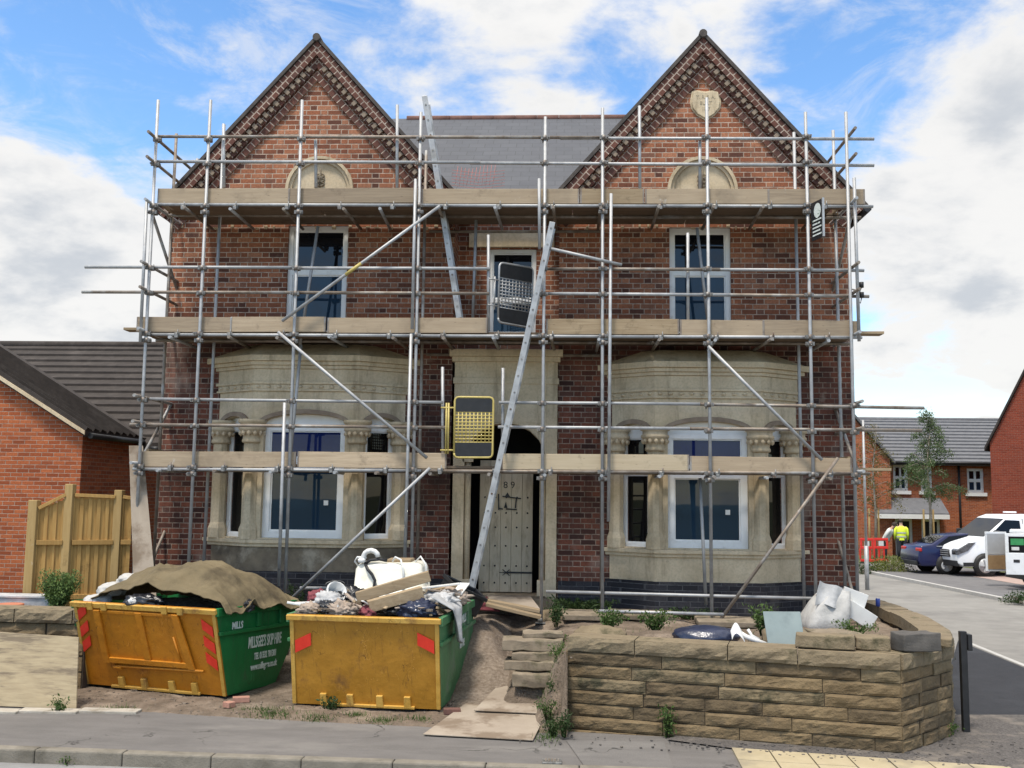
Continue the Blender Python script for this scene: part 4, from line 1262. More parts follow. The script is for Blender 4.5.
def run(p, q, curved):
    global seed
    L = (q - p).length; ex = (q - p).normalized(); ny = V((ex.y, -ex.x, 0))
    core.prism([(0.0, -.2), (L, -.2), (L, Ht - .01), (0, Ht - .01)], lambda u, v, d: p + ex * u - ny * (.012 + d) + V((0, 0, v)), 0, TH - .03)
    z = -.10
    for r_ in range(-1, len(Hs)):
        h = .10 if r_ < 0 else Hs[r_]
        u = 0
        while u < L - .01:
            w = (random.uniform(.45, 1.15) if not curved else random.uniform(.25, .5)); w = min(w, L - u)
            if L - u - w < .18: w = L - u
            seed += 7.3
            dy = random.uniform(-.008, .012) + (.04 if r_ < 0 else 0)
            c = p + ex * (u + w / 2) + ny * dy + V((0, 0, z + h / 2))
            faces.cur = random.choice((0, 0, 1, 1, 2))
            rock_block(faces, c, ex, ny, w - .008, h - .009, .1, .024, seed, max(4, int(w / .06)), 5)
            # rougher back face
            rock_block(inner, p + ex * (u + w / 2) - ny * (TH - .03) + V((0, 0, z + h / 2)), -ex, -ny, w - .012, h - .012, .06, .03, seed + 3, 5, 3)
            u += w
        z += h
    u = 0
    while u < L - .01:
        w = min(random.uniform(.7, 1.2) if not curved else random.uniform(.35, .6), L - u)
        if L - u - w < .25: w = L - u
        seed += 5.1
        dz_ = random.uniform(-.008, .008)
        c = p + ex * (u + w / 2) + ny * .035 + V((0, 0, Ht + Hc / 2 + dz_))
        rock_block(cop, c, ex, ny, w - .010, Hc, TH + .06, .026, seed, max(5, int(w / .07)), 4)
        u += w
for i, (p, q) in enumerate(zip(wp, wp[1:])):
    run(p, q, i > 0)
core.build('wall_core', m['mortar'], rw)
faces.build('stone_courses', [m['rock'], m['rock_b'], m['rock_c']], rw, recalc=True)
inner.build('back_face', m['rock'], rw)
cop.build('coping', m['rock_top'], rw, bevel=.0)
# left end return of the wall by the path
ex = V((0, 1, 0))
lf = MB(); z = -.1
for r_ in range(-1, len(Hs)):
    h = .10 if r_ < 0 else Hs[r_]
    rock_block(lf, wp[0] + V((-.0, .17, z + h / 2)), V((0, -1, 0)), V((-1, 0, 0)), .28, h - .011, .1, .02, r_ * 3.3, 5, 4); z += h
lf.build('wall_end', m['rock'], rw)
TZ = Ht + Hc     # top of the wall

def lump(name, c, sz, mat, label, cat, seed, amp=.25, freq=2.2, sub=5, rot=0, ridge=False, flat=True, group=None, parent=None):
    """a soft or broken mass with folds: a displaced ball"""
    bm = bmesh.new(); bmesh.ops.create_icosphere(bm, subdivisions=sub, radius=1)
    for v in bm.verts:
        p = v.co.copy()
        n = mnoise.noise(p * freq + V((seed, seed * 1.7, 0)))
        n2 = mnoise.noise(p * freq * 2.7 + V((0, seed, 3)))
        if ridge:
            d1, _ = mnoise.voronoi(p * freq * 1.1 + V((seed, seed * 1.7, 0)) + mnoise.noise_vector(p * 2) * .4)
            d2, _ = mnoise.voronoi(p * freq * 2.9 + V((0, seed, 3)) + mnoise.noise_vector(p * 5) * .3)
            n = (d1[1] - d1[0]) * 1.5 - .45 + .5 * n; n2 = (d2[1] - d2[0]) * 1.5 - .4
        v.co = p * (1 + amp * n + amp * .55 * n2)
        if flat and v.co.z < -.55: v.co.z = -.55 + (v.co.z + .55) * .15
        v.co = V((v.co.x * sz[0], v.co.y * sz[1], v.co.z * sz[2]))
    me = bpy.data.meshes.new(name); bm.to_mesh(me); bm.free()
    for p in me.polygons: p.use_smooth = True
    me.materials.append(mat)
    o = bpy.data.objects.new(name, me); COL.objects.link(o); o.location = c; o.rotation_euler = (0, 0, rot)
    if parent: o.parent = parent
    return tag(o, label, cat, group)
def stone_block(name, p, ex, sz, mat, label, cat, seed=0, tilt=0, group=None, rough=.015):
    mb = MB(); ex = V(ex).normalized(); ny = V((ex.y, -ex.x, 0))
    bm = bmesh.new(); bmesh.ops.create_cube(bm, size=1)
    bmesh.ops.subdivide_edges(bm, edges=bm.edges, cuts=5, use_grid_fill=True)
    for v in bm.verts:
        q = V((v.co.x * sz[0], v.co.y * sz[1], v.co.z * sz[2]))
        n = V((mnoise.noise(q * 7 + V((seed, 0, 0))), mnoise.noise(q * 7 + V((0, seed, 9))), mnoise.noise(q * 7 + V((4, 4, seed)))))
        v.co = q + n * rough
    me = bpy.data.meshes.new(name); bm.to_mesh(me); bm.free(); me.materials.append(mat)
    o = bpy.data.objects.new(name, me); COL.objects.link(o)
    o.location = V(p) + V((0, 0, sz[2] / 2)); o.rotation_euler = (tilt, 0, math.atan2(ex.y, ex.x))
    b = o.modifiers.new('bevel', 'BEVEL'); b.width = .012; b.segments = 2
    return tag(o, label, cat, group)
exw = (wp[1] - wp[0]).normalized()
c1 = wp[0].lerp(wp[1], .84) + V((0, .16, 0))
stone_block('coping_stone', V((c1.x - .13, c1.y + .05, TZ + .005)), exw, (.60, .26, .14), m['rock_top'], 'long loose brown coping stone lying on top of the wall corner', 'coping stone', 1, 0, 'loose coping stones')
stone_block('coping_stone', V((c1.x + .36, c1.y + .03, TZ + .005)), exw, (.34, .25, .135), m['rock_top'], 'short loose coping stone set end to end with the long one', 'coping stone', 4, 0, 'loose coping stones')
m['greyblock'] = mottle('dark_grey_block', (.065, .06, .055), (.115, .105, .095), 6, .9, .4, 40)
cb = gnd(925, 652, TZ)
cb2 = gnd(916, 651, TZ)
stone_block('ridge_block', V((cb2.x, cb2.y, TZ + .005)), V((.9, .3, 0)), (.46, .24, .19), m['greyblock'], 'dark grey saddle-topped block resting on the wall corner', 'stone block', 6)
stone_block('stone_offcut', V((gnd(944, 646, TZ).x, gnd(944, 646, TZ).y, TZ + .002)), V((.4, .8, 0)), (.24, .18, .09), m['rock_top'], 'small pale stone offcut next to the dark grey block', 'stone', 8)

# slabs stacked as steps at the end of the wall
xs_ = gnd(537, 686, .1)
for i, (w, d_, h, dx_, dy_, lab) in enumerate(((.50, .42, .16, .02, .0, 'lowest mossy stone of the step stack beside the wall'), (.62, .45, .11, -.04, .10, 'second slab from the bottom of the step stack'), (.52, .42, .10, .0, .16, 'thin third slab in the middle of the step stack'), (.74, .45, .125, -.02, .24, 'widest slab near the top of the step stack'), (.50, .3, .06, .10, .40, 'thin topmost slab of the step stack by the scaffold foot'))):
    z_ = .33 + (0, .165, .28, .385, .515)[i]
    p = at(535, 640, 12.9)
    stone_block('stone_slab', V((xx(534, 660, 12.6) + dx_, 12.45 + dy_, z_ - .02)), (1, .05 * (i - 2), 0), (w, d_, h), m['oldslab'], lab, 'stone slab', i * 3.1, R((2, -2, 1, -1, 2)[i]), 'slabs stacked as rough steps', .022)

# low stone wall on the left and what stands there
lw = thing('low_stone_wall', (-6.8, 13.1, 0), 'low rough stone wall behind the skip and plywood sheet', 'wall')
A_, B_ = V((-11.5, 13.25, 0)), at(84, 640, 12.95); B_.z = 0
exl = (B_ - A_).normalized(); nyl = V((exl.y, -exl.x, 0)); Ll = (B_ - A_).length
fc = MB(); co = MB(); cr = MB()
cr.prism([(0, -.1), (Ll, -.1), (Ll, .86), (0, .86)], lambda u, v, d: A_ + exl * u - nyl * (.02 + d) + V((0, 0, v)), 0, .3)
z = 0
for h in (.24, .20, .22, .19):
    u = 0
    while u < Ll - .01:
        w = min(random.uniform(.35, .8), Ll - u)
        if Ll - u - w < .2: w = Ll - u
        seed += 3.3
        rock_block(fc, A_ + exl * (u + w / 2) + V((0, 0, z + h / 2)), exl, nyl, w - .03, h - .025, .1, .04, seed, 7, 4)
        u += w
    z += h
u = 0
while u < Ll - .01:
    w = min(random.uniform(.8, 1.3), Ll - u); seed += 2.7
    rock_block(co, A_ + exl * (u + w / 2) + nyl * .05 + V((0, 0, .85 + .09)), exl, nyl, w - .015, .17, .40, .04, seed, 12, 4); u += w
cr.build('wall_core', m['mortar'], lw); fc.build('stone_courses', m['rock'], lw); co.build('coping', m['rock_top'], lw)

def sheet_board(name, pts, th, mat, label, cat, group=None):
    q = [V(p) for p in pts]; n = (q[1] - q[0]).cross(q[3] - q[0]).normalized() * th
    mb = MB(); mb.add([*q, *[p + n for p in q]], [(0, 3, 2, 1), (4, 5, 6, 7), (0, 1, 5, 4), (1, 2, 6, 5), (2, 3, 7, 6), (3, 0, 4, 7)])
    return tag(mb.build(name, mat, None, bevel=.003), label, cat, group)
p0, p1 = gnd(-60, 704, .01), gnd(77, 709, .01)
z1 = .84
up = V((-.10, .16, z1))
sheet_board('plywood_sheet', [p0, p1, p1 + up * .96, p0 + up * 1.03], .022, m['ply'], 'weathered plywood sheet propped on edge against the low stone wall', 'plywood')
# concrete strip along the back of the pavement below it
mb = MB()
for i in range(3):
    a, b = gnd(-40 + i * 60, 711.5), gnd(17 + i * 60, 713.8)
    mb.bb(a.x, b.x, a.y - .08, a.y + .10, -.02, .03)
mb.build('edging_strip', m['concrete'], None, bevel=.01)['kind'] = 'structure'

# plywood laid on the path
g = lambda x, y, z: gnd(x, y, z)
sheet_board('ground_sheet', [gnd(423, 735, .015), gnd(533, 741, .015), gnd(547, 713, .05), gnd(466, 704, .05)], .012, m['ply2'], 'dusty board laid flat at the pavement end of the path', 'board', 'boards laid on the path')
sheet_board('ground_sheet', [gnd(474, 711, .07), gnd(548, 714.5, .07), gnd(556, 690, .17), gnd(500, 684, .17)], .012, m['ply2'], 'dusty board laid flat further up the path beside the wall end', 'board', 'boards laid on the path')
# gravelly trodden ramp from the drive to the door is part of the yard surface: a paler layer
rm = MB(); rm.smooth = True
def rampf(u, v):
    y = 12.2 + 2.7 * v; x = -1.36 + (.74 + .1 * v - .15 * v * v) * u
    x += .05 * mnoise.noise(V((u * 3, v * 3, 2)))
    e = min(u, 1 - u, v * 1.5, 1) * 2
    return (x, y, yard_z(x, y) + .03 * min(1, e * 2) - .012 + .02 * math.sin(math.pi * u) * v)
rm.grid(rampf, 40, 60)
tag(rm.build('path_ramp', m['gravelsoil'], None, recalc=False), kind='structure')

# boards bridging to the door
zt_ = 1.0
sheet_board('door_ramp_board', [at(494, 606, 14.75), at(540, 610, 14.75), V((at(530, 594, 15.5).x, 15.5, 1.045)), V((at(486, 592, 15.5).x, 15.5, 1.045))], .02, m['ply2'], 'pale board bridging to the doorstep under the cream door', 'board')
for k, (xa, ya, xb, yb, lab) in enumerate(((486, 604, 541, 617, 'front timber plank lying below the doorway boards'), (484, 600, 540, 611, 'rear timber plank lying below the doorway boards'))):
    mb = MB(); mb.beam(at(xa, ya, 14.42 + .25 * k), at(xb, yb, 14.42 + .25 * k), .2, .045)
    tag(mb.build('timber_plank', m['oldtimber'], None, bevel=.004), lab, 'plank', 'planks by the doorway')
sheet_board('red_board', [at(474, 610, 14.9), at(500, 612, 14.9), V((at(494, 594, 15.4).x, 15.4, 1.03)), V((at(470, 594, 15.4).x, 15.4, 1.03))], .018, m['maroon'], 'dark reddish board beside the doorstep', 'board')
# black crate at the ladder foot
cr_ = at(460, 601, 14.2)
t = thing('plastic_crate', cr_ + V((-.06, 0, -.06)), 'black plastic crate tipped over at the ladder foot', 'crate', rot=(R(14), R(24), R(30)), world=False)
mb = MB(); w = .26; hh = .30
for s in (-1, 1):
    mb.bb(s * w - .012, s * w + .012, -.2, .2, 0, hh); mb.bb(-w + .012, w - .012, s * .2 - .012, s * .2 + .012, 0, hh)
mb.bb(-w, w, -.2, .2, -.01, .012)
mb.build('crate_body', m['black_plastic'], t, bevel=.01)
mb = MB(); mb.bb(-w - .03, w + .03, -.235, -.213, hh - .05, hh); mb.bb(-w - .03, w + .03, .213, .235, hh - .05, hh); mb.bb(-w - .03, -w - .013, -.212, .212, hh - .05, hh); mb.bb(w + .013, w + .03, -.212, .212, hh - .05, hh)
mb.build('crate_rim', m['black'], t, bevel=.006)

# on the terrace
pb = at(722, 640, 12.3)
bag = lump('black_bag', V((at(706, 641, 12.0).x, 12.05, TZ - .03)), (.38, .24, .13), m['navy'], 'flat black polythene bag slumped behind the wall top', 'bag', 3, .12, 1.6, 4)
mb = MB(); q = at(735, 642, 11.9); mb.smooth = True
mb.grid(lambda u, v: (q.x + .16 * u - .05, q.y + .1 * v - .1, TZ + .14 - .22 * (u - .4) ** 2 * 2 - .10 * (1 - v) + .012 * math.sin(8 * u + 5 * v)), 10, 8)
tag(mb.build('paper_strip', m['white'], None, recalc=False), 'torn white paper strip across the black bag', 'paper')
mb = MB(); q = at(750, 641, 11.9); mb.smooth = True
mb.pipe([q + V((-.1, 0, .10)), q + V((-.05, -.02, .05)), q + V((.06, -.03, .01)), q + V((.2, -.04, -.03))], .022, 6, [.012, .03, .03, .02])
mb.pipe([q + V((-.02, .02, .13)), q + V((.02, 0, .06)), q + V((.10, -.02, .02))], .018, 6)
tag(mb.build('white_glove', m['white'], None), 'crumpled white glove beside the black bag on the wall', 'glove')
b0_, b1_ = at(768, 648, 11.75), at(805, 649.5, 11.75)
b0_.z = b1_.z = TZ - .08
sheet_board('pale_board', [b0_, b1_, b1_ + V((-.02, .12, .37)), b0_ + V((-.03, .12, .365))], .015, m['paleboard'], 'square pale blue-grey board stood up behind the wall', 'board')
# bulk bag with its load
bb_ = at(826, 628, 14.3); bb_.z = GZ
t = thing('bulk_bag', bb_, 'slumped white builders bulk bag by the right-hand house corner', 'bag')
def bagprof(mb, c, wx, wy, H, seed):
    mb.smooth = True
    def f(u, v):
        a = 2 * math.pi * u
        k = 1 + .10 * math.sin(v * math.pi) + .09 * mnoise.noise(V((math.cos(a) * 2, math.sin(a) * 2, v * 3 + seed)))
        sq = (abs(math.cos(a)) ** 4 + abs(math.sin(a)) ** 4) ** -.25
        k *= sq * (1 - .40 * v * v)
        z = H * v * (1 + .18 * mnoise.noise(V((math.cos(a) * 1.5, math.sin(a) * 1.5, seed + 4))))
        return c + V((math.cos(a) * wx * k + .18 * v * v, math.sin(a) * wy * k, z))
    mb.grid(f, 48, 20)
mb = MB(); bagprof(mb, bb_ + V((-.03, 0, -.02)), .29, .32, .56, 2.0)
mb.build('bag_body', m['grey_cloth'] if False else m['sack'], t, recalc=True)
o = lump('bag_fill', V((.07, 0, .42)), (.21, .2, .15), m['beige_cloth'], None, None, 6, .3, 2.0, 4, parent=t)
mb = MB(); mb.smooth = True
mb.grid(lambda u, v: bb_ + V((-.22 + .40 * u + .1 * v, -.30 + .10 * v + .03 * math.sin(9 * u), .34 + .36 * v - .2 * u * v + .03 * math.sin(6 * u + 4 * v))), 14, 10)
mb.build('bag_flap', m['grey_cloth'], t, recalc=False)
q = at(853, 610, 14.35)
for k, (a, b, c, ang, lab) in enumerate((((.02, 0, .33), (.34, .06, .20), 0, 20, 'upper white insulation offcut leaning beside the bulk bag'), ((.08, -.05, .10), (.42, .06, .22), 0, 32, 'lower white insulation offcut on the ground beside the bulk bag'))):
    mb = MB(); mb.box(V((q.x, q.y, GZ + .1)) + V(a), b, Matrix.Rotation(R(ang), 3, 'Y'))
    tag(mb.build('insulation_offcut', m['white'], None, bevel=.006), lab, 'insulation', 'insulation offcuts by the bulk bag')
# drink can on the wall
q = gnd(878, 607, TZ); canp = V((q.x, q.y, TZ + .008))
tc = thing('drink_can', canp, 'small blue drink can standing on the return wall coping', 'can')
mb = MB(); mb.lathe([(.026, 0), (.033, .008), (.033, .105), (.027, .118)], canp, 14)
m['canblue'] = mottle('blue_can', (.02, .04, .20), (.03, .06, .28), 8, .3, 0)
mb.build('can_body', m['canblue'], tc)
mb = MB(); mb.lathe([(.027, .1185), (.024, .122)], canp, 14); mb.build('can_lid', m['aluminium'], tc)
# short black marker post
pp = gnd(966, 733); H = 1.12
tp = thing('marker_post', pp, 'short black post with a small plate beside the fresh tarmac', 'post')
mb = MB(); mb.bb(pp.x - .036, pp.x + .036, pp.y - .036, pp.y + .036, -.1, H); mb.build('post_shaft', m['black'], tp, bevel=.006)
mb = MB(); mb.bb(pp.x + .038, pp.x + .085, pp.y - .06, pp.y + .06, H - .21, H - .03); mb.build('post_plate', m['black'], tp, bevel=.005)
# broken paving and stones on the terrace
for i, (px, py, Y, sz, lab) in enumerate(((600, 632, 13.1, (.34, .28, .12), 'mossy pale boulder behind the wall by a scaffold foot'), (655, 640, 12.6, (.30, .25, .11), 'brown boulder behind the middle of the wall'), (785, 636, 13.0, (.3, .26, .16), 'rounded stone behind the pale blue-grey board'), (565, 600, 15.0, (.5, .3, .10), 'flat broken paving stone beside the doorway'))):
    q = at(px, py, Y)
    lump('boulder', V((q.x, Y, yard_z(q.x, Y) + sz[2] * .3)), sz, m['rock_top'] if i != 1 else m['soil'], lab, 'boulder', i * 2.2 + 1, .28, 1.8, 3, group='loose stones on the terrace')
for i, (px, py, Y, w, lab) in enumerate(((640, 611, 14.9, .95, 'long paving slab lying against the blue brick plinth'), (725, 619, 14.5, .8, 'tilted paving slab below the right bay'), (590, 606, 14.6, .8, 'broken paving slab left of the long one'), (835, 640, 13.4, .6, 'rough slab on bare earth near the bulk bag'))):
    q = at(px, py, Y)
    stone_block('paving_slab', V((q.x, Y, yard_z(q.x, Y) + .0)), (1, .1 * (i - 1), 0), (w, .5, .075), m['oldslab'], lab, 'paving slab', i * 4.7, R(3), 'broken paving slabs on the terrace', .012)
# loose bricks by the left skip
for i, (px, py, rz, lab) in enumerate(((241, 703, 20, 'whole pinkish brick by the corner of the khaki-covered skip'), (231, 709, -35, 'half brick beside the whole pinkish brick'), (452, 714, 10, 'brown brick at the corner of the loaded skip'))):
    p = gnd(px, py, .02)
    mb = MB(); mb.bb(-.1, .1 if i != 1 else .02, -.05, .05, 0, .065)
    o = mb.build('loose_brick', m['ridge'] if i == 2 else mottle('pink_brick', (.34, .17, .125), (.42, .23, .17), 8, .9, .3, 40), None, bevel=.006)
    o.location = (p.x, p.y, yard_z(p.x, p.y) + .004); o.rotation_euler = (0, 0, R(rz)); tag(o, lab, 'brick', 'loose bricks by the skips')
# rubble crumbs as stuff
rb = MB()
for i in range(900):
    z_ = random.random()
    if z_ < .45: x, y = random.uniform(-6.0, -.3), random.uniform(11.5, 12.9)
    elif z_ < .58: x, y = random.gauss(-.15, .12), random.uniform(11.3, 12.9)
    elif z_ < .75: x, y = random.uniform(-1.5, -.1), random.uniform(11.4, 13.6)
    else: x, y = random.uniform(.4, 4.2), random.uniform(11.8, 15)
    if y < line_at(b0, b1, x).y + .15: continue
    s = random.uniform(.004, .014) * (2.6 if random.random() < .07 else 1)
    rb.box((x, y, yard_z(x, y) + s * .25), (s * 2, s * 1.4, s), Matrix.Rotation(random.uniform(0, 3), 3, 'Z') @ Matrix.Rotation(random.uniform(-.4, .4), 3, 'X'))
tag(rb.build('rubble', m['gravelsoil'], None), 'scattered pale rubble crumbs over the bare earth yard', None, None, 'stuff')
rb = MB()
for i in range(500):
    u = random.random(); p = line_at(b0, b1, -.5 + 9 * u); x = p.x; y = p.y + random.uniform(-.35, .12) if x < 4.0 else p.y + random.uniform(-.3, .9)
    if x < 1.3 and random.random() < .7: continue
    s = random.uniform(.006, .016)
    rb.box((x, y, .016 + s * .25), (s * 2, s * 1.4, s), Matrix.Rotation(random.uniform(0, 3), 3, 'Z'))
tag(rb.build('gravel', m['chip'], None), 'loose dark chippings along the foot of the retaining wall', None, None, 'stuff')
# ------------------------------------------------------------------ skips
def skip(loc, rz, tilt, label, yellow, green, door, W, L, H, text):
    t = thing('skip', loc, label, 'skip', 'skips full of rubbish on the drive', rot=(R(tilt), 0, R(rz)), world=False)
    S = .36 if door else .22            # how far the end face leans
    y_top = -S
    # local: bottom front right corner at the origin, x runs to -W, y runs back
    def fp(x, s, out=0.0):              # point on the front face, s = 0 bottom .. 1 rim
        n = V((0, -(H - .04), -S)).normalized()
        return V((x, -S * s, .04 + (H - .04) * s)) + n * out
    def panel(mb, x0, x1, s0, s1, o0, o1, xa=None, xb=None):
        xa = x0 if xa is None else xa; xb = x1 if xb is None else xb
        q = [fp(x0, s0, o0), fp(x1, s0, o0), fp(xb, s1, o0), fp(xa, s1, o0)]
        r = [fp(x0, s0, o1), fp(x1, s0, o1), fp(xb, s1, o1), fp(xa, s1, o1)]
        mb.add(q + r, [(0, 3, 2, 1), (4, 5, 6, 7), (0, 1, 5, 4), (1, 2, 6, 5), (2, 3, 7, 6), (3, 0, 4, 7)])
    body = MB()
    prof = [(0, .04), (L - .42, .04), (L, H * .52), (L, H), (-S, H)]
    for x in (-W, -.012):
        body.prism(prof, lambda u, v, d, x=x: V((x + d, u, v)), 0, .012)
    body.bb(-W + .012, -.012, .0, L - .42, .04, .052)
    body.prism([(L - .42, .04), (L, H * .52), (L, H), (L - .012, H), (L - .012, H * .525), (L - .425, .052)], lambda u, v, d: V((-d, u, v)), .012, W - .012)
    o = body.build('hull', green, t)
    # green rim band and side ribs
    for x0, x1 in ((.0, .045), (-W - .045, -W)):
        rb = MB()
        rb.prism([(-S - .0, H - .10), (L, H - .10), (L, H), (-S, H)], lambda u, v, d: V((d, u, v)), x0, x1)
        rb.prism([(-S * .74, H * .70), (L, H * .70), (L, H * .74), (-S * .78, H * .74)], lambda u, v, d: V((d, u, v)), x0, x1 * .9 if x1 > 0 else x1)
        for y in (.0 + L * .36, L * .72):
            rb.bb(x0 + .0, x1 * .8 if x1 > 0 else x1, y, y + .08, H * .745, H - .101)
        rb.build('side_rail', green, t, bevel=.006)
    # end face
    fr = MB(); panel(fr, -W, 0, 0, 1, 0, .016)
    face = fr.build('end_panel', yellow, t)
    rim = MB(); panel(rim, -W - .03, .03, .945, 1.0, .017, .06); panel(rim, -W, -W + .05, .0, .944, .017, .03); panel(rim, -.05, 0, 0, .944, .017, .03)
    rim.build('rim', m['skip_rim'], face, bevel=.006)
    if door:
        d = MB()
        x0, x1, xa, xb = -W * .80, -W * .20, -W * .82, -W * .27
        panel(d, x0, x1, .30, .925, .017, .04, xa, xb)
        dr = d.build('drop_door', yellow, face, bevel=.004)
        d = MB()
        panel(d, x0 - .05, x0 + .045, .30, .925, .041, .075, xa - .05, xa + .045)
        panel(d, x1 - .045, x1 + .05, .30, .925, .041, .075, xb - .045, xb + .05)
        panel(d, -W * .52, -W * .475, .36, .92, .041, .07, -W * .545, -W * .50)
        panel(d, x0 + .05, x1 - .05, .31, .37, .041, .075)
        panel(d, xa + .05, xb - .05, .89, .924, .041, .06)
        d.build('door_rib', yellow, face, bevel=.005)
        d = MB(); d.tube(fp(-W * .72, .265, .05), fp(-W * .12, .285, .05), .018, 8); d.tube(fp(-W * .76, .25, .04), fp(-W * .70, .25, .04), .03, 8)
        d.tube(fp(-W * .26, .30, .05), fp(-W * .30, .66, .05), .012, 6)
        d.build('hinge_bar', m['maroon'] if False else yellow, face)
        lugs = [(-W * .86, .93), (-W * .76, .93), (-W * .33, .93), (-W * .22, .93)]
        d = MB()
        for x, s in lugs: panel(d, x - .04, x + .04, s, s + .085, .0605, .085)
        d.build('door_clip', m['skip_rim'], face, bevel=.004)
        strips = [(-W + .055, -W + .19, a) for a in (.44, .62, .82)] + [(-.21, -.06, a) for a in (.34, .53, .72)]
    else:
        strips = [(-W + .06, -W + .26, .62), (-.26, -.06, .66)]
    for x0, x1, s in strips:
        k = MB(); hgt = .12 if door else .14
        sl = -.09 if x0 > -W * .5 else .09
        q = [fp(x0, s - sl / 2, .0325), fp(x1, s + sl / 2, .0325), fp(x1, s + hgt + sl / 2, .0325), fp(x0, s + hgt - sl / 2, .0325)]
        k.add(q + [p + V((0, .006, 0)) for p in q], [(0, 1, 2, 3), (4, 7, 6, 5), (0, 4, 5, 1), (1, 5, 6, 2), (2, 6, 7, 3), (3, 7, 4, 0)])
        k.build('hazard_stripe', m['red'], face)
    lm = m['skip_rim'] if not door else yellow
    for fx in ((-.72, -.555, -.36, -.20) if door else (-.78, -.60, -.40, -.215)):
        k = MB(); panel(k, W * fx - .045, W * fx + .045, .01, .135, .017, .06, W * fx - .045, W * fx + .03)
        k.build('lifting_lug', m['skip_rim'], t, bevel=.005)
    k = MB(); panel(k, -W * .80, -W * .17, .0, .028, .017, .055); k.build('skid', m['skip_rim'], t, bevel=.004)
    # side lettering
    for txt, y, z, size, sxx in text:
        lettering(txt, size, m['white_paint'], t, V((.008, y, z)), (R(90), 0, R(90)), sxx, bold=.004)
    return t, fp
pl_ = gnd(227, 699, .03)
LS, fpl = skip(pl_, -16, -2.0, 'orange-ended green skip with drop door heaped under a khaki tarpaulin', m['skip_yellow'], m['skip_green'], True, 2.14, 1.50, 1.12,
    [("MILLSGEE'S SKIP HIRE", .78, .63, .20, .42), ('TEL 01332 781301', .80, .45, .115, .60), ('www.millsgees.co.uk', .78, .32, .115, .64), ('MILLS', .12, .88, .12, .8)])
pr_ = gnd(441, 712.5, .02)
RS, fpr = skip(pr_, -5, 0, 'mustard-ended green skip piled with mixed building rubbish', m['skip_yellow2'], m['skip_green2'], False, 1.82, 2.1, 1.12,
    [('MILLS', 1.35, .93, .15, .8), ('SKIP HIRE', 1.25, .62, .13, .6)])
bpy.context.view_layer.update()
ML, MR = LS.matrix_world.copy(), RS.matrix_world.copy()
lp = lambda x, y, z: ML @ V((x, y, z))
rp = lambda x, y, z: MR @ V((x, y, z))

# rubble heap inside each skip, seen as the bed its contents lie on
for M_, W_, L_, H_, hh, lab in ((ML, 2.14, 1.50, 1.12, .10, 'rubble bed filling the khaki-covered skip'), (MR, 1.82, 2.1, 1.12, -.04, 'rubble bed filling the loaded skip')):
    mb = MB(); mb.smooth = True
    mb.grid(lambda u, v: M_ @ V((-W_ + .02 + (W_ - .04) * u, -.10 + (L_ + .08) * v, H_ - .14 + (hh + .06) * math.sin(math.pi * u) * math.sin(math.pi * v) + .05 * mnoise.noise(V((u * 7, v * 7, 1))))), 40, 40)
    tag(mb.build('rubble_fill', m['gravelsoil'], None, recalc=False), lab, None, None, 'stuff')

# khaki tarpaulin
mb = MB(); mb.smooth = True
def tarp(u, v):
    x = -1.94 + 1.98 * min(1, u / .9) + .09 * max(0, (u - .9) / .1); y = -.30 + 1.80 * v
    c = (min(1, u / .9) - .5) * 2; d = (v - .45) * 2
    h = 1.12 + .02 + .47 * (max(0, 1 - abs(c) ** 2.6)) ** .8 * (max(0, 1 - abs(d) ** 2.2)) ** .7
    h += .06 * mnoise.noise(V((u * 4, v * 4, 3))) + .13 * (.25 - abs(mnoise.noise(V((u * 5 + v * 2, v * 3, 8))))) + .065 * (.3 - abs(mnoise.noise(V((u * 4 - v * 9, v * 5 + u * 3, 1))))) + .012 * mnoise.noise(V((u * 21, v * 21, 4)))
    if v < .06:                                   # hem over the front rim, lifted in two places
        lift = math.exp(-((u - .38) / .09) ** 2) * .10
        h -= .02 - lift; y -= .0
    if u > .82: h += .05 * math.exp(-((v - .30) / .06) ** 2) * (u - .82) / .18
    if u > .9:
        t_ = (u - .9) / .1
        notch = math.exp(-((v - .30) / .07) ** 2)
        h -= t_ * (.075 + .035 * math.sin(v * 7 + 1)) * (1 - 1.1 * notch)
    if u < .06: h -= .02
    return lp(x, y, h)
mb.grid(tarp, 150, 150)
o = mb.build('tarpaulin', m['tarp'], None, recalc=False)
sm_ = o.modifiers.new('thick', 'SOLIDIFY'); sm_.thickness = .012
tag(o, 'khaki tarpaulin draped over the heap in the left skip', 'tarpaulin')
for i, (x, y, z, s, lab) in enumerate(((-1.98, -.12, 1.10, (.18, .17, .10), 'lowest white rubble sack on the left skip'), (-1.94, .08, 1.23, (.18, .17, .11), 'middle white rubble sack on the left skip'), (-1.82, .28, 1.35, (.17, .16, .10), 'uppermost white rubble sack on the left skip'))):
    lump('rubble_sack', lp(x, y, z), s, m['sack'], lab, 'sack', i + 4, .18, 2.0, 4, R(20 * i), group='white rubble sacks on the left skip')
lump('black_bag', lp(-1.14, -.27, 1.14), (.24, .11, .10), m['black_plastic'], 'torn black plastic bag poking out under the khaki tarpaulin hem', 'bag', 9, .4, 2.4, 4)
lump('black_bag', lp(.03, .30, 1.10), (.07, .16, .09), m['black_plastic'], 'black plastic hanging out at the tarpaulin corner', 'bag', 12, .4, 2.4, 4)
lump('paper_scrap', lp(-1.22, -.36, 1.15), (.07, .04, .05), m['white'], 'crumpled white scrap on the torn black bag', 'paper', 2, .4, 2.4, 3)

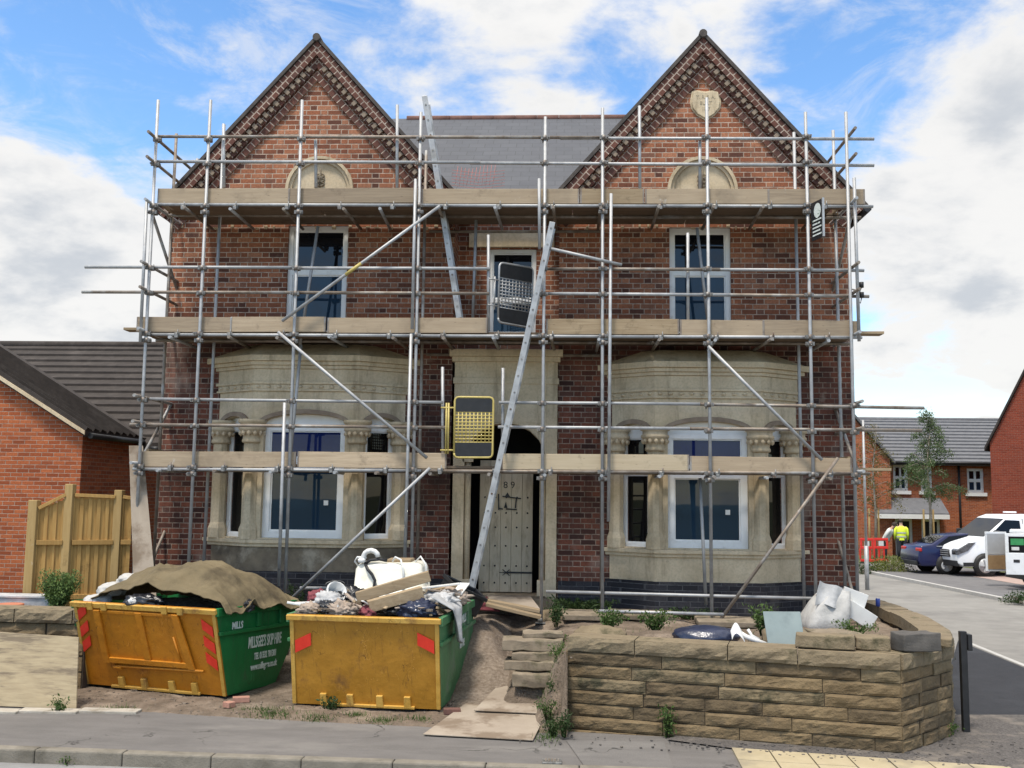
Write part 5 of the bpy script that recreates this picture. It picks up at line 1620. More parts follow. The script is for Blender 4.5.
# load of the right-hand skip: a cream cold-water tank with its pipes
tk = thing('water_tank', rp(-1.0, 1.45, 1.17), 'upturned cream plastic water tank in the right skip', 'tank', rot=(R(2), R(-1), R(-4)), world=False)
def rrect(w, d, r, n=5):
    pts = []
    for cx, cy, a0 in ((w - r, d - r, 0), (-w + r, d - r, 90), (-w + r, -d + r, 180), (w - r, -d + r, 270)):
        for k in range(n + 1): pts.append((cx + r * math.cos(R(a0 + 90 * k / n)), cy + r * math.sin(R(a0 + 90 * k / n))))
    return pts
mb = MB(); mb.smooth = True
rings = [(.545, .33, -.08, .10), (.545, .33, .0, .10), (.49, .30, .005, .10), (.455, .27, .40, .10), (.435, .25, .45, .11), (.39, .22, .475, .10), (.30, .15, .48, .08)]
vs = []; n_ = 24
for w_, d_, z_, r_ in rings: vs += [(a, b, z_) for a, b in rrect(w_, d_, r_)]
fs = [(j * n_ + i, j * n_ + (i + 1) % n_, (j + 1) * n_ + (i + 1) % n_, (j + 1) * n_ + i) for j in range(len(rings) - 1) for i in range(n_)] + [tuple(range((len(rings) - 1) * n_, len(rings) * n_))]
mb.add(vs, fs); mb.build('tank_shell', m['tank'], tk)
mb = MB(); mb.smooth = True
mb.pipe([(-.30, -.26, .46), (-.26, -.30, .40), (-.20, -.31, .34), (-.16, -.31, .26), (-.17, -.33, .16), (-.155, -.33, .10)], .020, 8); mb.lathe([(.0, -.04), (.04, -.03), (.045, .02), (.03, .04)], (-.155, -.34, .07), 10)
mb.pipe([(-.32, -.24, .47), (-.24, -.24, .52), (-.12, -.22, .53), (-.02, -.22, .51)], .020, 8)
mb.build('hose', m['black'], tk)
mb = MB(); mb.smooth = True
mb.pipe([(-.24 + .10 * math.cos(t), -.22, .56 + .085 * math.sin(t)) for t in [k * .5 for k in range(0, 8)]], .035, 8); mb.lathe([(.0, 0), (.05, .01), (.055, .05), (.03, .07)], (-.36, -.24, .48), 10)
mb.build('trap_fitting', m['white'], tk)
mb = MB(); mb.smooth = True
mb.pipe([(.05, -.2, .50), (.10, -.24, .56), (.18, -.27, .53), (.22, -.30, .40), (.225, -.33, .10)], .014, 6)
mb.pipe([(.34, -.12, .48), (.42, -.14, .56), (.50, -.18, .46), (.52, -.20, .2)], .014, 6)
mb.pipe([(-.40, -.2, .42), (-.46, -.22, .50), (-.42, -.24, .56), (-.3, -.22, .55)], .014, 6)
mb.build('white_pipe', m['white'], tk)
mb = MB(); mb.bb(-.05, .28, -.12, .12, .481, .52); mb.build('tank_lid', m['oldtimber'], tk, bevel=.01)

def timberbeam(a, b, w, h, label):
    mb = MB(); mb.beam(a, b, w, h); return tag(mb.build('timber_beam', m['oldtimber'], None, bevel=.006), label, 'timber', 'timber beams in the right skip')
timberbeam(rp(-1.18, .38, 1.27), rp(-.30, .58, 1.54), .14, .13, 'upper old timber beam slanting across the right skip')
timberbeam(rp(-.93, .04, 1.20), rp(-.34, .34, 1.36), .14, .14, 'lower sawn timber block under the slanting beam in the right skip')
junk = [
    ('bin_bag', (-.34, .18, 1.15), (.25, .22, .13), 'navy', 'dark navy bin bag near the front right of the loaded skip', 'bag', .35, True),
    ('bin_bag', (-.62, .34, 1.16), (.22, .2, .12), 'black_plastic', 'shiny black bin bag behind the sawn timber block', 'bag', .4, True),
    ('bin_bag', (-1.33, .70, 1.22), (.26, .2, .15), 'black_plastic', 'black bin bag left of the water tank', 'bag', .4, True),
    ('bin_bag', (-1.50, .16, 1.15), (.14, .12, .10), 'black_plastic', 'small black bag by the white bucket in the loaded skip', 'bag', .35, True),
    ('crumpled_sheet', (-1.26, .04, 1.15), (.22, .14, .11), 'beige_cloth', 'crumpled beige dust sheet at the skip front', 'sheet', .45, True),
    ('crumpled_sheet', (-1.68, .06, 1.14), (.14, .12, .09), 'beige_cloth', 'pale crumpled cardboard at the skip front left corner', 'cardboard', .4, True),
    ('crumpled_sheet', (-1.56, .42, 1.20), (.19, .15, .15), 'grey_cloth', 'grey crumpled plastic bag left in the loaded skip', 'bag', .3, True),
    ('maroon_cloth', (-1.85, .9, 1.20), (.18, .14, .10), 'maroon', 'maroon rag at the rear left of the loaded skip', 'rag', .35, False),
    ('maroon_cloth', (-.95, .06, 1.12), (.16, .10, .08), 'maroon', 'dark red rag in front of the sawn timber block', 'rag', .35, False),
    ('plaster_lump', (-.20, .62, 1.22), (.26, .22, .14), 'grey_cloth', 'grey plaster rubble at the right side of the loaded skip', 'rubble', .4, True),
    ('plaster_lump', (-.12, 1.1, 1.22), (.24, .3, .14), 'beige_cloth', 'beige plaster rubble at the rear right of the loaded skip', 'rubble', .4, True),
    ('plaster_lump', (-.75, .9, 1.14), (.5, .4, .12), 'grey_cloth', 'grey rubble heaped under the timber beams', 'rubble', .4, True),
]
for i, (nm, p, s, mt, lab, cat, amp, rdg) in enumerate(junk):
    lump(nm, rp(*p), s, m[mt], lab, cat, i * 1.9 + 2, amp, 2.3, 4, R(37 * i), ridge=rdg)
for i, (a, b, w, h, mt, lab) in enumerate((
        ((-1.98, .30, 1.18), (-1.40, .55, 1.20), .10, .025, 'white', 'long white plastic trim at the left edge of the loaded skip'),
        ((-2.0, .15, 1.21), (-1.72, .25, 1.16), .12, .02, 'white', 'short white trim poking past the left rim of the loaded skip'),
        ((-1.45, .95, 1.30), (-.80, .85, 1.27), .14, .02, 'white', 'white panel strip lying before the water tank'),
        ((-.50, .75, 1.36), (.02, .95, 1.42), .10, .02, 'white', 'white strip sticking up right of the water tank'),
        ((-.30, .5, 1.38), (.0, .85, 1.30), .08, .02, 'beige_cloth', 'beige lath on the right side of the loaded skip'),
        ((-.06, .75, 1.20), (.03, 1.25, 1.40), .14, .015, 'white', 'upright white shard at the right rim of the loaded skip'),
        ((-.42, 1.0, 1.30), (-.02, 1.45, 1.36), .08, .04, 'oldtimber', 'brown lath behind the white strips in the loaded skip'),
        ((-1.30, .30, 1.32), (-1.02, .16, 1.14), .05, .02, 'beige_cloth', 'thin pale lath across the beige dust sheet'))):
    mb = MB(); mb.beam(rp(*a), rp(*b), w, h); tag(mb.build('offcut_strip', m[mt], None, bevel=.003), lab, 'offcut', 'offcuts in the loaded skip')
tb_ = thing('bucket', rp(-1.62, .62, 1.2), 'white plastic bucket lying on the left of the loaded skip', 'bucket', rot=(R(60), 0, R(40)), world=False)
mb = MB(); mb.lathe([(.10, 0), (.13, .24), (.14, .245), (.14, .26), (.12, .262), (.09, .02)], (0, 0, 0), 18); mb.build('bucket_body', m['white'], tb_)
mb = MB(); mb.pipe([(.135 * math.cos(t), .135 * math.sin(t) * .3 + .1, .25 + .02 * math.sin(t)) for t in [k * .3 for k in range(11)]], .004, 5); mb.build('handle', m['fitting'], tb_)
# small broken bits over the load
mb = MB()
for i in range(120):
    u, v = random.random(), random.random()
    p = rp(-1.78 + 1.74 * u, -.08 + 2.0 * v, 1.09 + .10 * math.sin(math.pi * u) + .06 * v + random.uniform(0, .08))
    mb.cur = random.choice((0, 1, 1, 2, 3, 4))
    L_ = random.uniform(.05, .26) if random.random() < .5 else random.uniform(.04, .1)
    mb.box(p, (L_, random.uniform(.02, .06), random.uniform(.006, .03)), Matrix.Rotation(random.uniform(0, 3.1), 3, 'Z') @ Matrix.Rotation(random.gauss(0, .35), 3, 'Y'))
tag(mb.build('skip_debris', [m['white'], m['oldtimber'], m['beige_cloth'], m['gravelsoil'], m['black']], None), 'small broken scraps strewn over the load of the right skip', None, None, 'stuff')
# white polythene hanging over the side
mb = MB(); mb.smooth = True
def poly(u, v):
    w = .95 * (1 - .86 * v) ; y = .42 + (u - .5) * w + .05 * v
    x = -.16 + .225 * min(1, v * 3.2) + .07 * max(0, v - .3) + .03 * math.sin(u * 9 + v * 3)
    z = 1.34 - .16 * min(1, v * 3.2) - .62 * max(0, v - .31) + .02 * math.sin(u * 7)
    return rp(x + .012, y, z)
mb.grid(poly, 14, 26)
o = mb.build('white_polythene', m['grey_cloth'], None, recalc=False)
o.modifiers.new('thick', 'SOLIDIFY').thickness = .006
tag(o, 'torn translucent white polythene hanging down the green side of the loaded skip', 'polythene')
# ------------------------------------------------------------------ neighbour on the left
YN = 18.0
gx = at(79, 500, YN).x
nb = thing('neighbour_house', (gx - 3, YN, 0), 'newer orange brick house with dark ribbed roof left of the scaffold', 'house')
za, zb_ = at(0, 378, YN), at(77, 428, YN)
slope = (za.z - zb_.z) / (zb_.x - za.x)
RX = gx - 3.6
mb = MB(); ze_ = zb_.z - .10
mb.prism([(RX * 2 - gx, 0), (gx, 0), (gx, ze_), (RX, ze_ + slope * (gx - RX)), (RX * 2 - gx, ze_)], fy(YN), 0, .3)
mb.bb(gx - .3, gx, YN + .3, 26, 0, ze_)
mb.build('gable_wall', m['newbrick'], nb)
# roof plane falling towards the scaffold, with deep tile ribs
eo = at(133, 441, YN + 1.6); ex_ = gx + .10
mb = MB()
zt0 = lambda x: ze_ + .12 + slope * (gx - x)
Yv = 30
mb.prism([(RX, zt0(RX)), (ex_, zt0(ex_)), (ex_, zt0(ex_) - .12), (RX, zt0(RX) - .12)], fy(YN), -.12, 2.6)
mb.prism([(RX, zt0(RX)), (2 * RX - ex_, zt0(ex_)), (2 * RX - ex_, zt0(ex_) - .12), (RX, zt0(RX) - .12)], fy(YN), -.12, 2.6)
rf = mb.build('roof', m['rooftile'], nb)
mb = MB(); dn = V((1, 0, -slope)).normalized(); nu_ = V((slope, 0, 1)).normalized()
y = YN - .10
while y < YN + 2.3:
    a = V((RX, y, zt0(RX))); b = V((ex_, y, zt0(ex_)))
    mb.add([a, b, b + nu_ * .06, a + nu_ * .06, a + V((0, .24, 0)), b + V((0, .24, 0)), b + V((0, .24, 0)) + nu_ * .015, a + V((0, .24, 0)) + nu_ * .015],
           [(0, 1, 2, 3), (4, 7, 6, 5), (3, 2, 6, 7), (1, 5, 6, 2), (0, 3, 7, 4)])
    y += .30
mb.build('tile_rib', m['rooftile'], rf)
mb = MB(); 
mb.prism([(RX, zt0(RX) - .02), (ex_, zt0(ex_) - .02), (ex_, zt0(ex_) - .09), (RX, zt0(RX) - .09)], fy(YN), -.15, -.121)
mb.build('verge_strip', m['stone'], nb)
# rear wing, wall set far back under the roof to darken it, and a roof with level courses
Yw = 20.75
zrt = zz(346, 25.4, 80); zeb = zz(446, Yw - .3, 130)
xw0, xw1 = gx - 2.0, at(166, 400, 22).x + .4
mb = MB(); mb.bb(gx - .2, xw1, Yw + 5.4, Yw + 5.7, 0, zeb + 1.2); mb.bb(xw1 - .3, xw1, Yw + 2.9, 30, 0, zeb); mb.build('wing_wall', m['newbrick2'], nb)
mb = MB(); nC = 15
for i in range(nC):
    t0, t1 = i / nC, (i + 1) / nC
    y0 = (Yw - .4) + (25.4 - Yw + .4) * t0; y1 = (Yw - .4) + (25.4 - Yw + .4) * t1
    z0 = zeb + (zrt - zeb) * t0; z1 = zeb + (zrt - zeb) * t1
    mb.prism([(y0, z0 + .07), (y1, z1 + .015), (y1, z1 - .10), (y0, z0 - .10)], lambda u, v, d: V((d, u, v)), RX - 3, xw1 + .2)
mb.prism([(25.4, zrt + .02), (30.5, zeb), (30.5, zeb - .1), (25.4, zrt - .1)], lambda u, v, d: V((d, u, v)), RX - 3, xw1 + .2)
w = mb.build('wing_roof', m['rooftile'], nb)
mb = MB(); mb.tube((RX - 3, 25.4, zrt + .02), (xw1 + .2, 25.4, zrt + .02), .11, 10); mb.build('ridge_tile', m['rooftile'], w)
mb = MB(); mb.tube((gx + .5, Yw - .42, zeb - .06), (xw1, Yw - .42, zeb - .06), .06, 8); mb.tube((gx + .14, YN + .0, zt0(ex_) - .10), (gx + .14, Yw - .4, zt0(ex_) - .10), .055, 8); mb.build('gutter', m['black'], nb)

# ------------------------------------------------------------------ timber fence
fY = 14.3
fp0, fp1, fp2 = at(35, 500, fY), at(71, 484, fY + .15), at(120, 490, fY + .45)
fe = thing('timber_fence', (fp1.x, fp1.y, 0), 'close boarded timber fence with a dropped end panel beside the neighbour house', 'fence')
for p, w in ((fp0, .13), (fp1, .12), (fp2, .12)):
    b = MB(); b.bb(p.x - w / 2, p.x + w / 2, p.y - w / 2, p.y + w / 2, 0, p.z); b.build('post', m['post'], fe, bevel=.008)
def fpanel(a, b, za_, zb2):
    d = (V((b.x, b.y, 0)) - V((a.x, a.y, 0))); L = d.length; d.normalize(); n_ = V((-d.y, d.x, 0))
    mb = MB(); u = .05; i = 0
    rot = Matrix((d, n_, V((0, 0, 1)))).transposed()
    while u < L - .05:
        zt__ = za_ + (zb2 - za_) * u / L - .03
        c = V((a.x, a.y, 0)) + d * u + n_ * (-.012 + .024 * (i % 2))
        mb.box((c.x, c.y, .15 + (zt__ - .15) / 2), (.066 if i % 2 else .05, .016, zt__ - .15), rot); u += .058; i += 1
    mb.build('boarding', m['fence'], fe)
    for k, zf in enumerate((.42, .74, 1.0)):
        z0_, z1_ = (za_ * zf, zb2 * zf) if k == 2 else (fp1.z * zf * .92, fp1.z * zf * .92)
        q = MB(); q.beam(V((a.x, a.y, z0_)) - n_ * .035 + d * .06, V((b.x, b.y, z1_)) - n_ * .035 - d * .06, .05, .07 if k < 2 else .05); q.build('rail', m['fence'], fe, bevel=.004)
fpanel(fp0, fp1, fp0.z - .12, fp1.z - .16)
fpanel(fp1, fp2, fp1.z - .16, fp1.z - .18)
fpanel(fp2, V((fp2.x + .26, fp2.y + .06, fp2.z)), fp1.z - .18, fp1.z - .2)
lb0 = at(131, 600, 14.2)
sheet_board('leaning_board', [at(134, 602, 14.15), at(157, 602, 14.25), at(143, 446, 14.95), at(129, 446, 14.85)], .02, m['ply2'], 'tall weathered board leaning between the timber fence and the scaffold', 'board')
# planter ledge by the neighbour wall
q = at(30, 602, 13.9)
pt = thing('planter_trough', (q.x, 13.9, .9), 'grey trough behind the low stone wall', 'planter')
mb = MB(); mb.bb(q.x - 1.2, q.x + .40, 13.8, 14.05, .9, q.z + .06); mb.bb(q.x - 1.22, q.x + .42, 13.78, 14.07, q.z + .061, q.z + .10); mb.build('trough_body', m['grey_cloth'], pt, bevel=.01)
q2 = at(9, 606, 13.6)
mb = MB(); mb.lathe([(.12, -.3), (.17, -.04), (.19, -.03), (.19, .03), (.16, .03)], (q2.x, 13.6, q2.z), 16)
m['terracotta'] = mottle('terracotta', (.38, .13, .07), (.48, .18, .10), 8, .85, .2)
tag(mb.build('plant_pot', m['terracotta'], None), 'terracotta pot standing in front of the grey trough', 'pot')

# ------------------------------------------------------------------ estate beyond the side road
YE = 52.0
X = lambda px, py=450: xx(px, py, YE)
Zp = lambda py, px=930: zz(py, YE, px)
th = thing('terrace_house', (X(930), YE, 0), 'orange brick terrace with grey tiled roof at the end of the side road', 'house')
mb = MB()
ww_ = [(X(892.5), X(907), Zp(491), Zp(465)), (X(920), X(931), Zp(491), Zp(465)), (X(966), X(982.5), Zp(492), Zp(468))]
dd_ = [(X(893), X(910), Zp(556), Zp(519)), (X(919), X(937.5), Zp(548), Zp(519))]
zev = Zp(462)
wall_panel(mb, fy(YE), X(846), X(1060), -.4, zev, 0, .3, ww_ + dd_)
mb.bb(X(846), X(846) + .3, YE + .3, YE + 9, -.4, zev)
# left gable of the terrace that steps forward
mb.prism([(X(800), -.4), (X(884), -.4), (X(884), Zp(461)), (X(846), Zp(416)), (X(800), Zp(461))], fy(YE - .9), 0, .6)
mb.build('front_wall', m['newbrick'], th)
mb = MB(); nC = 13; zrr = zz(420, YE + 5, 940)
for i in range(nC):
    t0, t1 = i / nC, (i + 1) / nC
    y0, y1 = YE - .4 + 5.4 * t0, YE - .4 + 5.4 * t1
    z0, z1 = zev - .05 + (zrr - zev + .05) * t0, zev - .05 + (zrr - zev + .05) * t1
    mb.prism([(y0, z0 + .09), (y1, z1 + .015), (y1, z1 - .14), (y0, z0 - .14)], lambda u, v, d: V((d, u, v)), X(850), X(1062))
mb.prism([(YE + 5, zrr + .02), (YE + 10.4, zev), (YE + 10.4, zev - .12), (YE + 5, zrr - .12)], lambda u, v, d: V((d, u, v)), X(850), X(1062))
rf = mb.build('roof', m['rooftile2'], th)
mb = MB(); mb.tube((X(850), YE + 5, zrr), (X(1062), YE + 5, zrr), .13, 8); mb.build('ridge_tile', m['rooftile2'], rf)
mb = MB()
sl_ = (Zp(416) - Zp(461)) / (X(884) - X(846))
for sg2 in (-1, 1):
    w2 = (X(884) - X(846)) + .2
    mb.prism([(X(846), Zp(416) + .05), (X(846) + sg2 * w2, Zp(416) + .05 - sl_ * w2), (X(846) + sg2 * w2, Zp(416) + .2 - sl_ * w2), (X(846), Zp(416) + .2)], fy(YE - .9), -.18, 5)
mb.build('gable_roof', m['rooftile2'], th)
mb = MB(); mb.tube((X(884), YE - .5, zev - .06), (X(1060), YE - .5, zev - .06), .08, 8); mb.tube((X(957.5), YE - .07, zev), (X(957.5), YE - .07, 0), .06, 8)
mb.bb(X(884), X(1060), YE - .34, YE - .002, zev - .06, zev + .0); mb.build('gutter', m['black'], th)
for w in ww_:
    mid = [] 
    f = casement(w[0], w[1], w[2], w[3], YE + .05, th, .11, (w[2] + w[3]) / 2)
    k = MB(); k.bb((w[0] + w[1]) / 2 - .05, (w[0] + w[1]) / 2 + .05, YE + .04, YE + .09, w[2] + .11, w[3] - .11)
    k.bb(w[0] - .12, w[1] + .12, YE - .09, YE - .0, w[2] - .18, w[2] - .003); k.build('sill', m['upvc'], f)
for w in dd_:
    f = MB(); f.bb(w[0], w[0] + .13, YE + .04, YE + .12, w[2], w[3]); f.bb(w[1] - .13, w[1], YE + .04, YE + .12, w[2], w[3]); f.bb(w[0] + .13, w[1] - .13, YE + .04, YE + .12, w[3] - .13, w[3])
    o = f.build('door_frame', m['upvc'], th)
    f = MB(); f.bb(w[0] + .13, w[1] - .13, YE + .09, YE + .11, w[2], w[3] - .13); f.build('door_leaf', m['black'], o)
mb = MB()
ca, cb2 = xx(876, 506, YE - 1.15), xx(949, 506, YE - 1.15)
mb.prism([(YE, Zp(498)), (YE - 1.15, Zp(513)), (YE - 1.15, Zp(513) - .12), (YE, Zp(498) - .12)], lambda u, v, d: V((d, u, v)), ca, cb2)
cn = mb.build('canopy', m['rooftile2'], th)
mb = MB(); mb.bb(ca, cb2, YE - 1.2, YE - 1.151, Zp(513) - .28, Zp(513) - .06); mb.bb(ca, cb2, YE - 1.15, YE - .01, Zp(513) - .26, Zp(513) - .2); mb.build('canopy_fascia', m['upvc'], cn)
# house on the right edge
YH = 44.0
rh = thing('gable_house', (xx(1030, 500, YH), YH, 0), 'deep red brick gable end at the right edge behind the vans', 'house')
hx0 = xx(990.5, 460, YH); zc_ = zz(443, YH, 990); sl2 = (zz(362, YH, 1024) - zc_) / (xx(1024, 362, YH) - hx0)
hw_ = 5.2; TURN = R(-40)
HM = Matrix.Translation(V((hx0, YH, 0))) @ Matrix.Rotation(TURN, 4, 'Z')
sl2 = sl2 * math.cos(TURN) * 1.12
hf_ = lambda u, v, d: V((u, d, v))
mb = MB(); mb.prism([(0, -.4), (2 * hw_, -.4), (2 * hw_, zc_), (hw_, zc_ + sl2 * hw_), (0, zc_)], hf_, 0, 7.6)
hw1 = mb.build('gable_wall', m['newbrick2'], rh); rh.location = (hx0, YH, 0); rh.rotation_euler = (0, 0, TURN); hw1.location = (0, 0, 0)
mb = MB()
for s in (-1, 1):
    a = hw_
    mb.prism([(a, zc_ + sl2 * hw_ + .04), (a + s * (hw_ + .2), zc_ + .04 - sl2 * .2), (a + s * (hw_ + .2), zc_ + .2 - sl2 * .2), (a, zc_ + sl2 * hw_ + .2)], hf_, -.12, 7.9)
mb.build('roof', m['rooftile'], rh).location = (0, 0, 0)

# ------------------------------------------------------------------ vehicles
m['carblue'] = mottle('dark_blue_car_paint', (.006, .009, .05), (.010, .014, .068), 3, .22, 0, spec=.6)
m['vanwhite'] = mottle('white_van_paint', (.76, .78, .80), (.80, .82, .84), 3, .25, 0, spec=.6, c3=(.66, .67, .68), s3=2)
m['carglass'] = glass_mat('car_glass', (.004, .005, .007), 1.35)
m['tyre'] = mottle('tyre_rubber', (.012, .012, .012), (.025, .024, .023), 20, .85, .2)
m['alloy'] = mottle('alloy_rim', (.35, .36, .37), (.5, .51, .52), 9, .35, 0, .7)
m['lamp_red'] = mottle('red_lamp', (.42, .012, .012), (.55, .02, .02), 12, .2, 0, spec=.7)
m['lamp_clear'] = mottle('clear_lamp', (.30, .32, .34), (.55, .57, .6), 20, .12, 0, .3, spec=.8)
m['headlamp'] = mottle('dark_headlamp', (.03, .032, .036), (.16, .165, .175), 14, .12, 0, .2, spec=.8)
m['trim'] = mottle('black_trim', (.015, .015, .016), (.028, .028, .03), 9, .6, .1)
m['hardboard'] = mottle('brown_hardboard', (.24, .15, .075), (.32, .21, .11), 5, .8, .1)
m['greypanel'] = mottle('grey_door_lining', (.38, .385, .39), (.46, .465, .47), 4, .6, .05)
m['green_sticker'] = mottle('green_sticker', (.03, .22, .07), (.05, .30, .10), 9, .5, 0)
def vehicle_body(t, prof, mat, bev=.06):
    """prof: (x, z, half width) around the side outline"""
    n = len(prof); mb = MB(); mb.smooth = True
    mb.add([(x, -w, z) for x, z, w in prof] + [(x, w, z) for x, z, w in prof], [(i, (i + 1) % n, n + (i + 1) % n, n + i) for i in range(n)] + [tuple(range(n)), tuple(reversed(range(n, 2 * n)))])
    return mb.build('body', mat, t, bevel=bev, seg=3)
def side_patch(t, name, pts, mat, hw, th=.012, out=.006, par=None):
    """pts: (x, z); hw(z): half width at that height; both sides"""
    mb = MB()
    for s in (-1, 1):
        q = [V((x, s * (hw(z) + out), z)) for x, z in pts]; r = [V((x, s * (hw(z) - th), z)) for x, z in pts]; n = len(pts)
        mb.add(q + r, [tuple(range(n)), tuple(reversed(range(n, 2 * n)))] + [(i, (i + 1) % n, n + (i + 1) % n, n + i) for i in range(n)])
    return mb.build(name, mat, par or t)
def cross_patch(t, name, a, b, w0, w1, mat, out=.008, par=None):
    """a strip across the vehicle between profile points a and b"""
    a = V((a[0], 0, a[1])); b = V((b[0], 0, b[1])); d = (b - a).normalized(); n = V((-d.z, 0, d.x))
    if n.z < 0: n = -n
    mb = MB(); q = [a + V((0, -w0, 0)) + n * out, a + V((0, w0, 0)) + n * out, b + V((0, w1, 0)) + n * out, b + V((0, -w1, 0)) + n * out]
    mb.add(q + [p - n * .015 for p in q], [(0, 1, 2, 3), (7, 6, 5, 4), (0, 4, 5, 1), (1, 5, 6, 2), (2, 6, 7, 3), (3, 7, 4, 0)])
    return mb.build(name, mat, par or t)
def wheels(t, xs, hw, r, w=.2):
    for x in xs:
        for s in (-1, 1):
            mb = MB(); M_ = Matrix.Rotation(R(90), 3, 'X')
            mb.lathe([(r * .62, -w / 2), (r * .94, -w / 2), (r, -w * .3), (r, w * .3), (r * .94, w / 2), (r * .62, w / 2)], (x, s * (hw - w / 2 + .02), r), 24, M_)
            wh = mb.build('wheel', m['tyre'], t)
            mb = MB(); y = s * (hw + .05)
            mb.lathe([(r * .66, -.012), (r * .66, .012), (r * .56, .012)], (x, s * (hw + .012), r), 24, M_)
            for k in range(5):
                a = 2 * math.pi * k / 5
                mb.beam((x, y - s * .02, r), (x + r * .58 * math.cos(a), y - s * .02, r + r * .58 * math.sin(a)), .03, r * .2, V((0, 1, 0)))
            mb.build('rim', m['alloy'], wh)
def arches(t, xs, hw, r):
    for x in xs:
        for s in (-1, 1):
            mb = MB(); mb.lathe([(r * 1.14, -.03), (r * 1.14, .004)], (x, s * (hw - .012), r), 24, Matrix.Rotation(R(90), 3, 'X'))
            mb.build('wheel_arch', m['trim'], t)
# dark blue saloon, tail towards the road
cp = gnd(927, 572.5, .09)
car = thing('parked_car', cp, 'dark blue hatchback parked tail out beside the white van', 'car', rot=(0, 0, R(4)), world=False)
hwc = lambda z: .88 if z < .85 else .88 - (z - .85) * .42
PR = [(-.55, .28, .84), (3.75, .26, .84), (3.9, .5, .82), (3.82, .72, .82), (3.1, .92, .82), (2.75, .97, .80), (1.95, 1.42, .62), (1.2, 1.46, .62), (.45, 1.38, .62), (-.12, 1.06, .76), (-.52, 1.0, .78), (-.62, .78, .82), (-.66, .5, .83)]
vehicle_body(car, PR, m['carblue'], .05)
side_patch(car, 'side_window', [(.05, 1.02), (2.5, .98), (1.95, 1.36), (1.2, 1.40), (.55, 1.34)], m['carglass'], lambda z: .80 - (z - 1.0) * .36, .02, .012)
cross_patch(car, 'rear_window', (-.08, 1.09), (.42, 1.36), .66, .56, m['carglass'], .012)
cross_patch(car, 'windscreen', (2.7, 1.0), (2.0, 1.40), .70, .56, m['carglass'], .012)
for s in (-1, 1):
    mb = MB(); mb.box((-.555, s * .64, .86), (.10, .38, .13)); mb.build('tail_light', m['lamp_red'], car, bevel=.03)
mb = MB(); mb.bb(-.70, -.60, -.70, .70, .30, .46); mb.build('rear_bumper', m['trim'], car, bevel=.02)
side_patch(car, 'side_trim', [(.03, .985), (2.55, .945), (2.55, .965), (.03, 1.01)], m['alloy'], lambda z: .81, .02, .008)
car.scale = (.94, .94, .94)
arches(car, (.35, 2.95), .85, .33); wheels(car, (.35, 2.95), .86, .31)
# white panel van nose towards us
vp = gnd(970, 574.5, .09)
van = thing('panel_van', vp, 'white panel van parked nose first towards the road between the car and the open van', 'van', rot=(0, 0, R(190)), world=False)
PV = [(-4.1, .32, .97), (.78, .32, .97), (.97, .42, .92), (.99, .78, .90), (.90, .98, .92), (.62, 1.10, .94), (.02, 1.27, .945), (-.86, 1.93, .83), (-1.15, 2.03, .80), (-4.0, 2.06, .82), (-4.1, 1.2, .965)]
vehicle_body(van, PV, m['vanwhite'], .045)
hv = lambda z: .97 if z < 1.2 else .965 - (z - 1.2) * .165
cross_patch(van, 'windscreen', (-.02, 1.31), (-.80, 1.89), .84, .76, m['carglass'], .014)
side_patch(van, 'side_window', [(-.16, 1.32), (-1.30, 1.25), (-1.30, 1.84), (-.80, 1.86)], m['carglass'], hv, .02, .008)
side_patch(van, 'rear_side_window', [(-1.5, 1.28), (-3.4, 1.28), (-3.4, 1.86), (-1.5, 1.86)], m['carglass'], hv, .02, .008)
mb = MB(); mb.bb(.90, .985, -.9, .9, .32, .52); mb.build('bumper', m['trim'], van, bevel=.03)
side_patch(van, 'sill_trim', [(-3.8, .34), (.8, .34), (.8, .46), (-3.8, .46)], m['trim'], lambda z: .96, .02, .02)
mb = MB(); mb.prism([(-.52, .62), (.52, .62), (.44, .86), (-.44, .86)], lambda u, v, d: V((.965 + d, u, v)), 0, .05); gr_ = mb.build('grille', m['trim'], van, bevel=.02)
mb = MB()
for k in range(3): mb.bb(1.012, 1.025, -.45, .45, .66 + .07 * k, .68 + .07 * k)
mb.build('grille_bar', m['alloy'], gr_)
for s in (-1, 1):
    mb = MB(); mb.prism([(1.0, .70), (1.0, .86), (.60, 1.10), (.34, 1.12), (.62, .84)], lambda u, v, d: V((u, s * d, v)), .60, .965)
    hl = mb.build('headlight', m['headlamp'], van, bevel=.02)
    mb = MB(); mb.lathe([(0, .04), (.06, .035), (.07, 0)], (.985, s * .76, .78), 14, Matrix.Rotation(R(90), 3, 'Y')); mb.build('headlight_bowl', m['trim'], hl)
    mb = MB(); mb.bb(-.42, -.24, s * 1.0, s * 1.16, 1.28, 1.52); mb.build('wing_mirror', m['trim'], van, bevel=.03)
mb = MB(); mb.bb(-2.0, -1.6, -.5, -.3, 2.08, 2.13); mb.build('roof_vent', m['vanwhite'], van, bevel=.02)
for nm, pts in (('door_seam', [(-.30, .50), (-.285, .50), (-.285, 1.26), (-.30, 1.26)]), ('door_seam', [(-1.42, .50), (-1.405, .50), (-1.405, 1.9), (-1.42, 1.9)]), ('door_handle', [(-1.28, 1.08), (-1.08, 1.08), (-1.08, 1.12), (-1.28, 1.12)])):
    side_patch(van, nm, pts, m['trim'], hv, .02, .004)
arches(van, (.05, -2.95), .975, .36); wheels(van, (.05, -2.95), .975, .36)
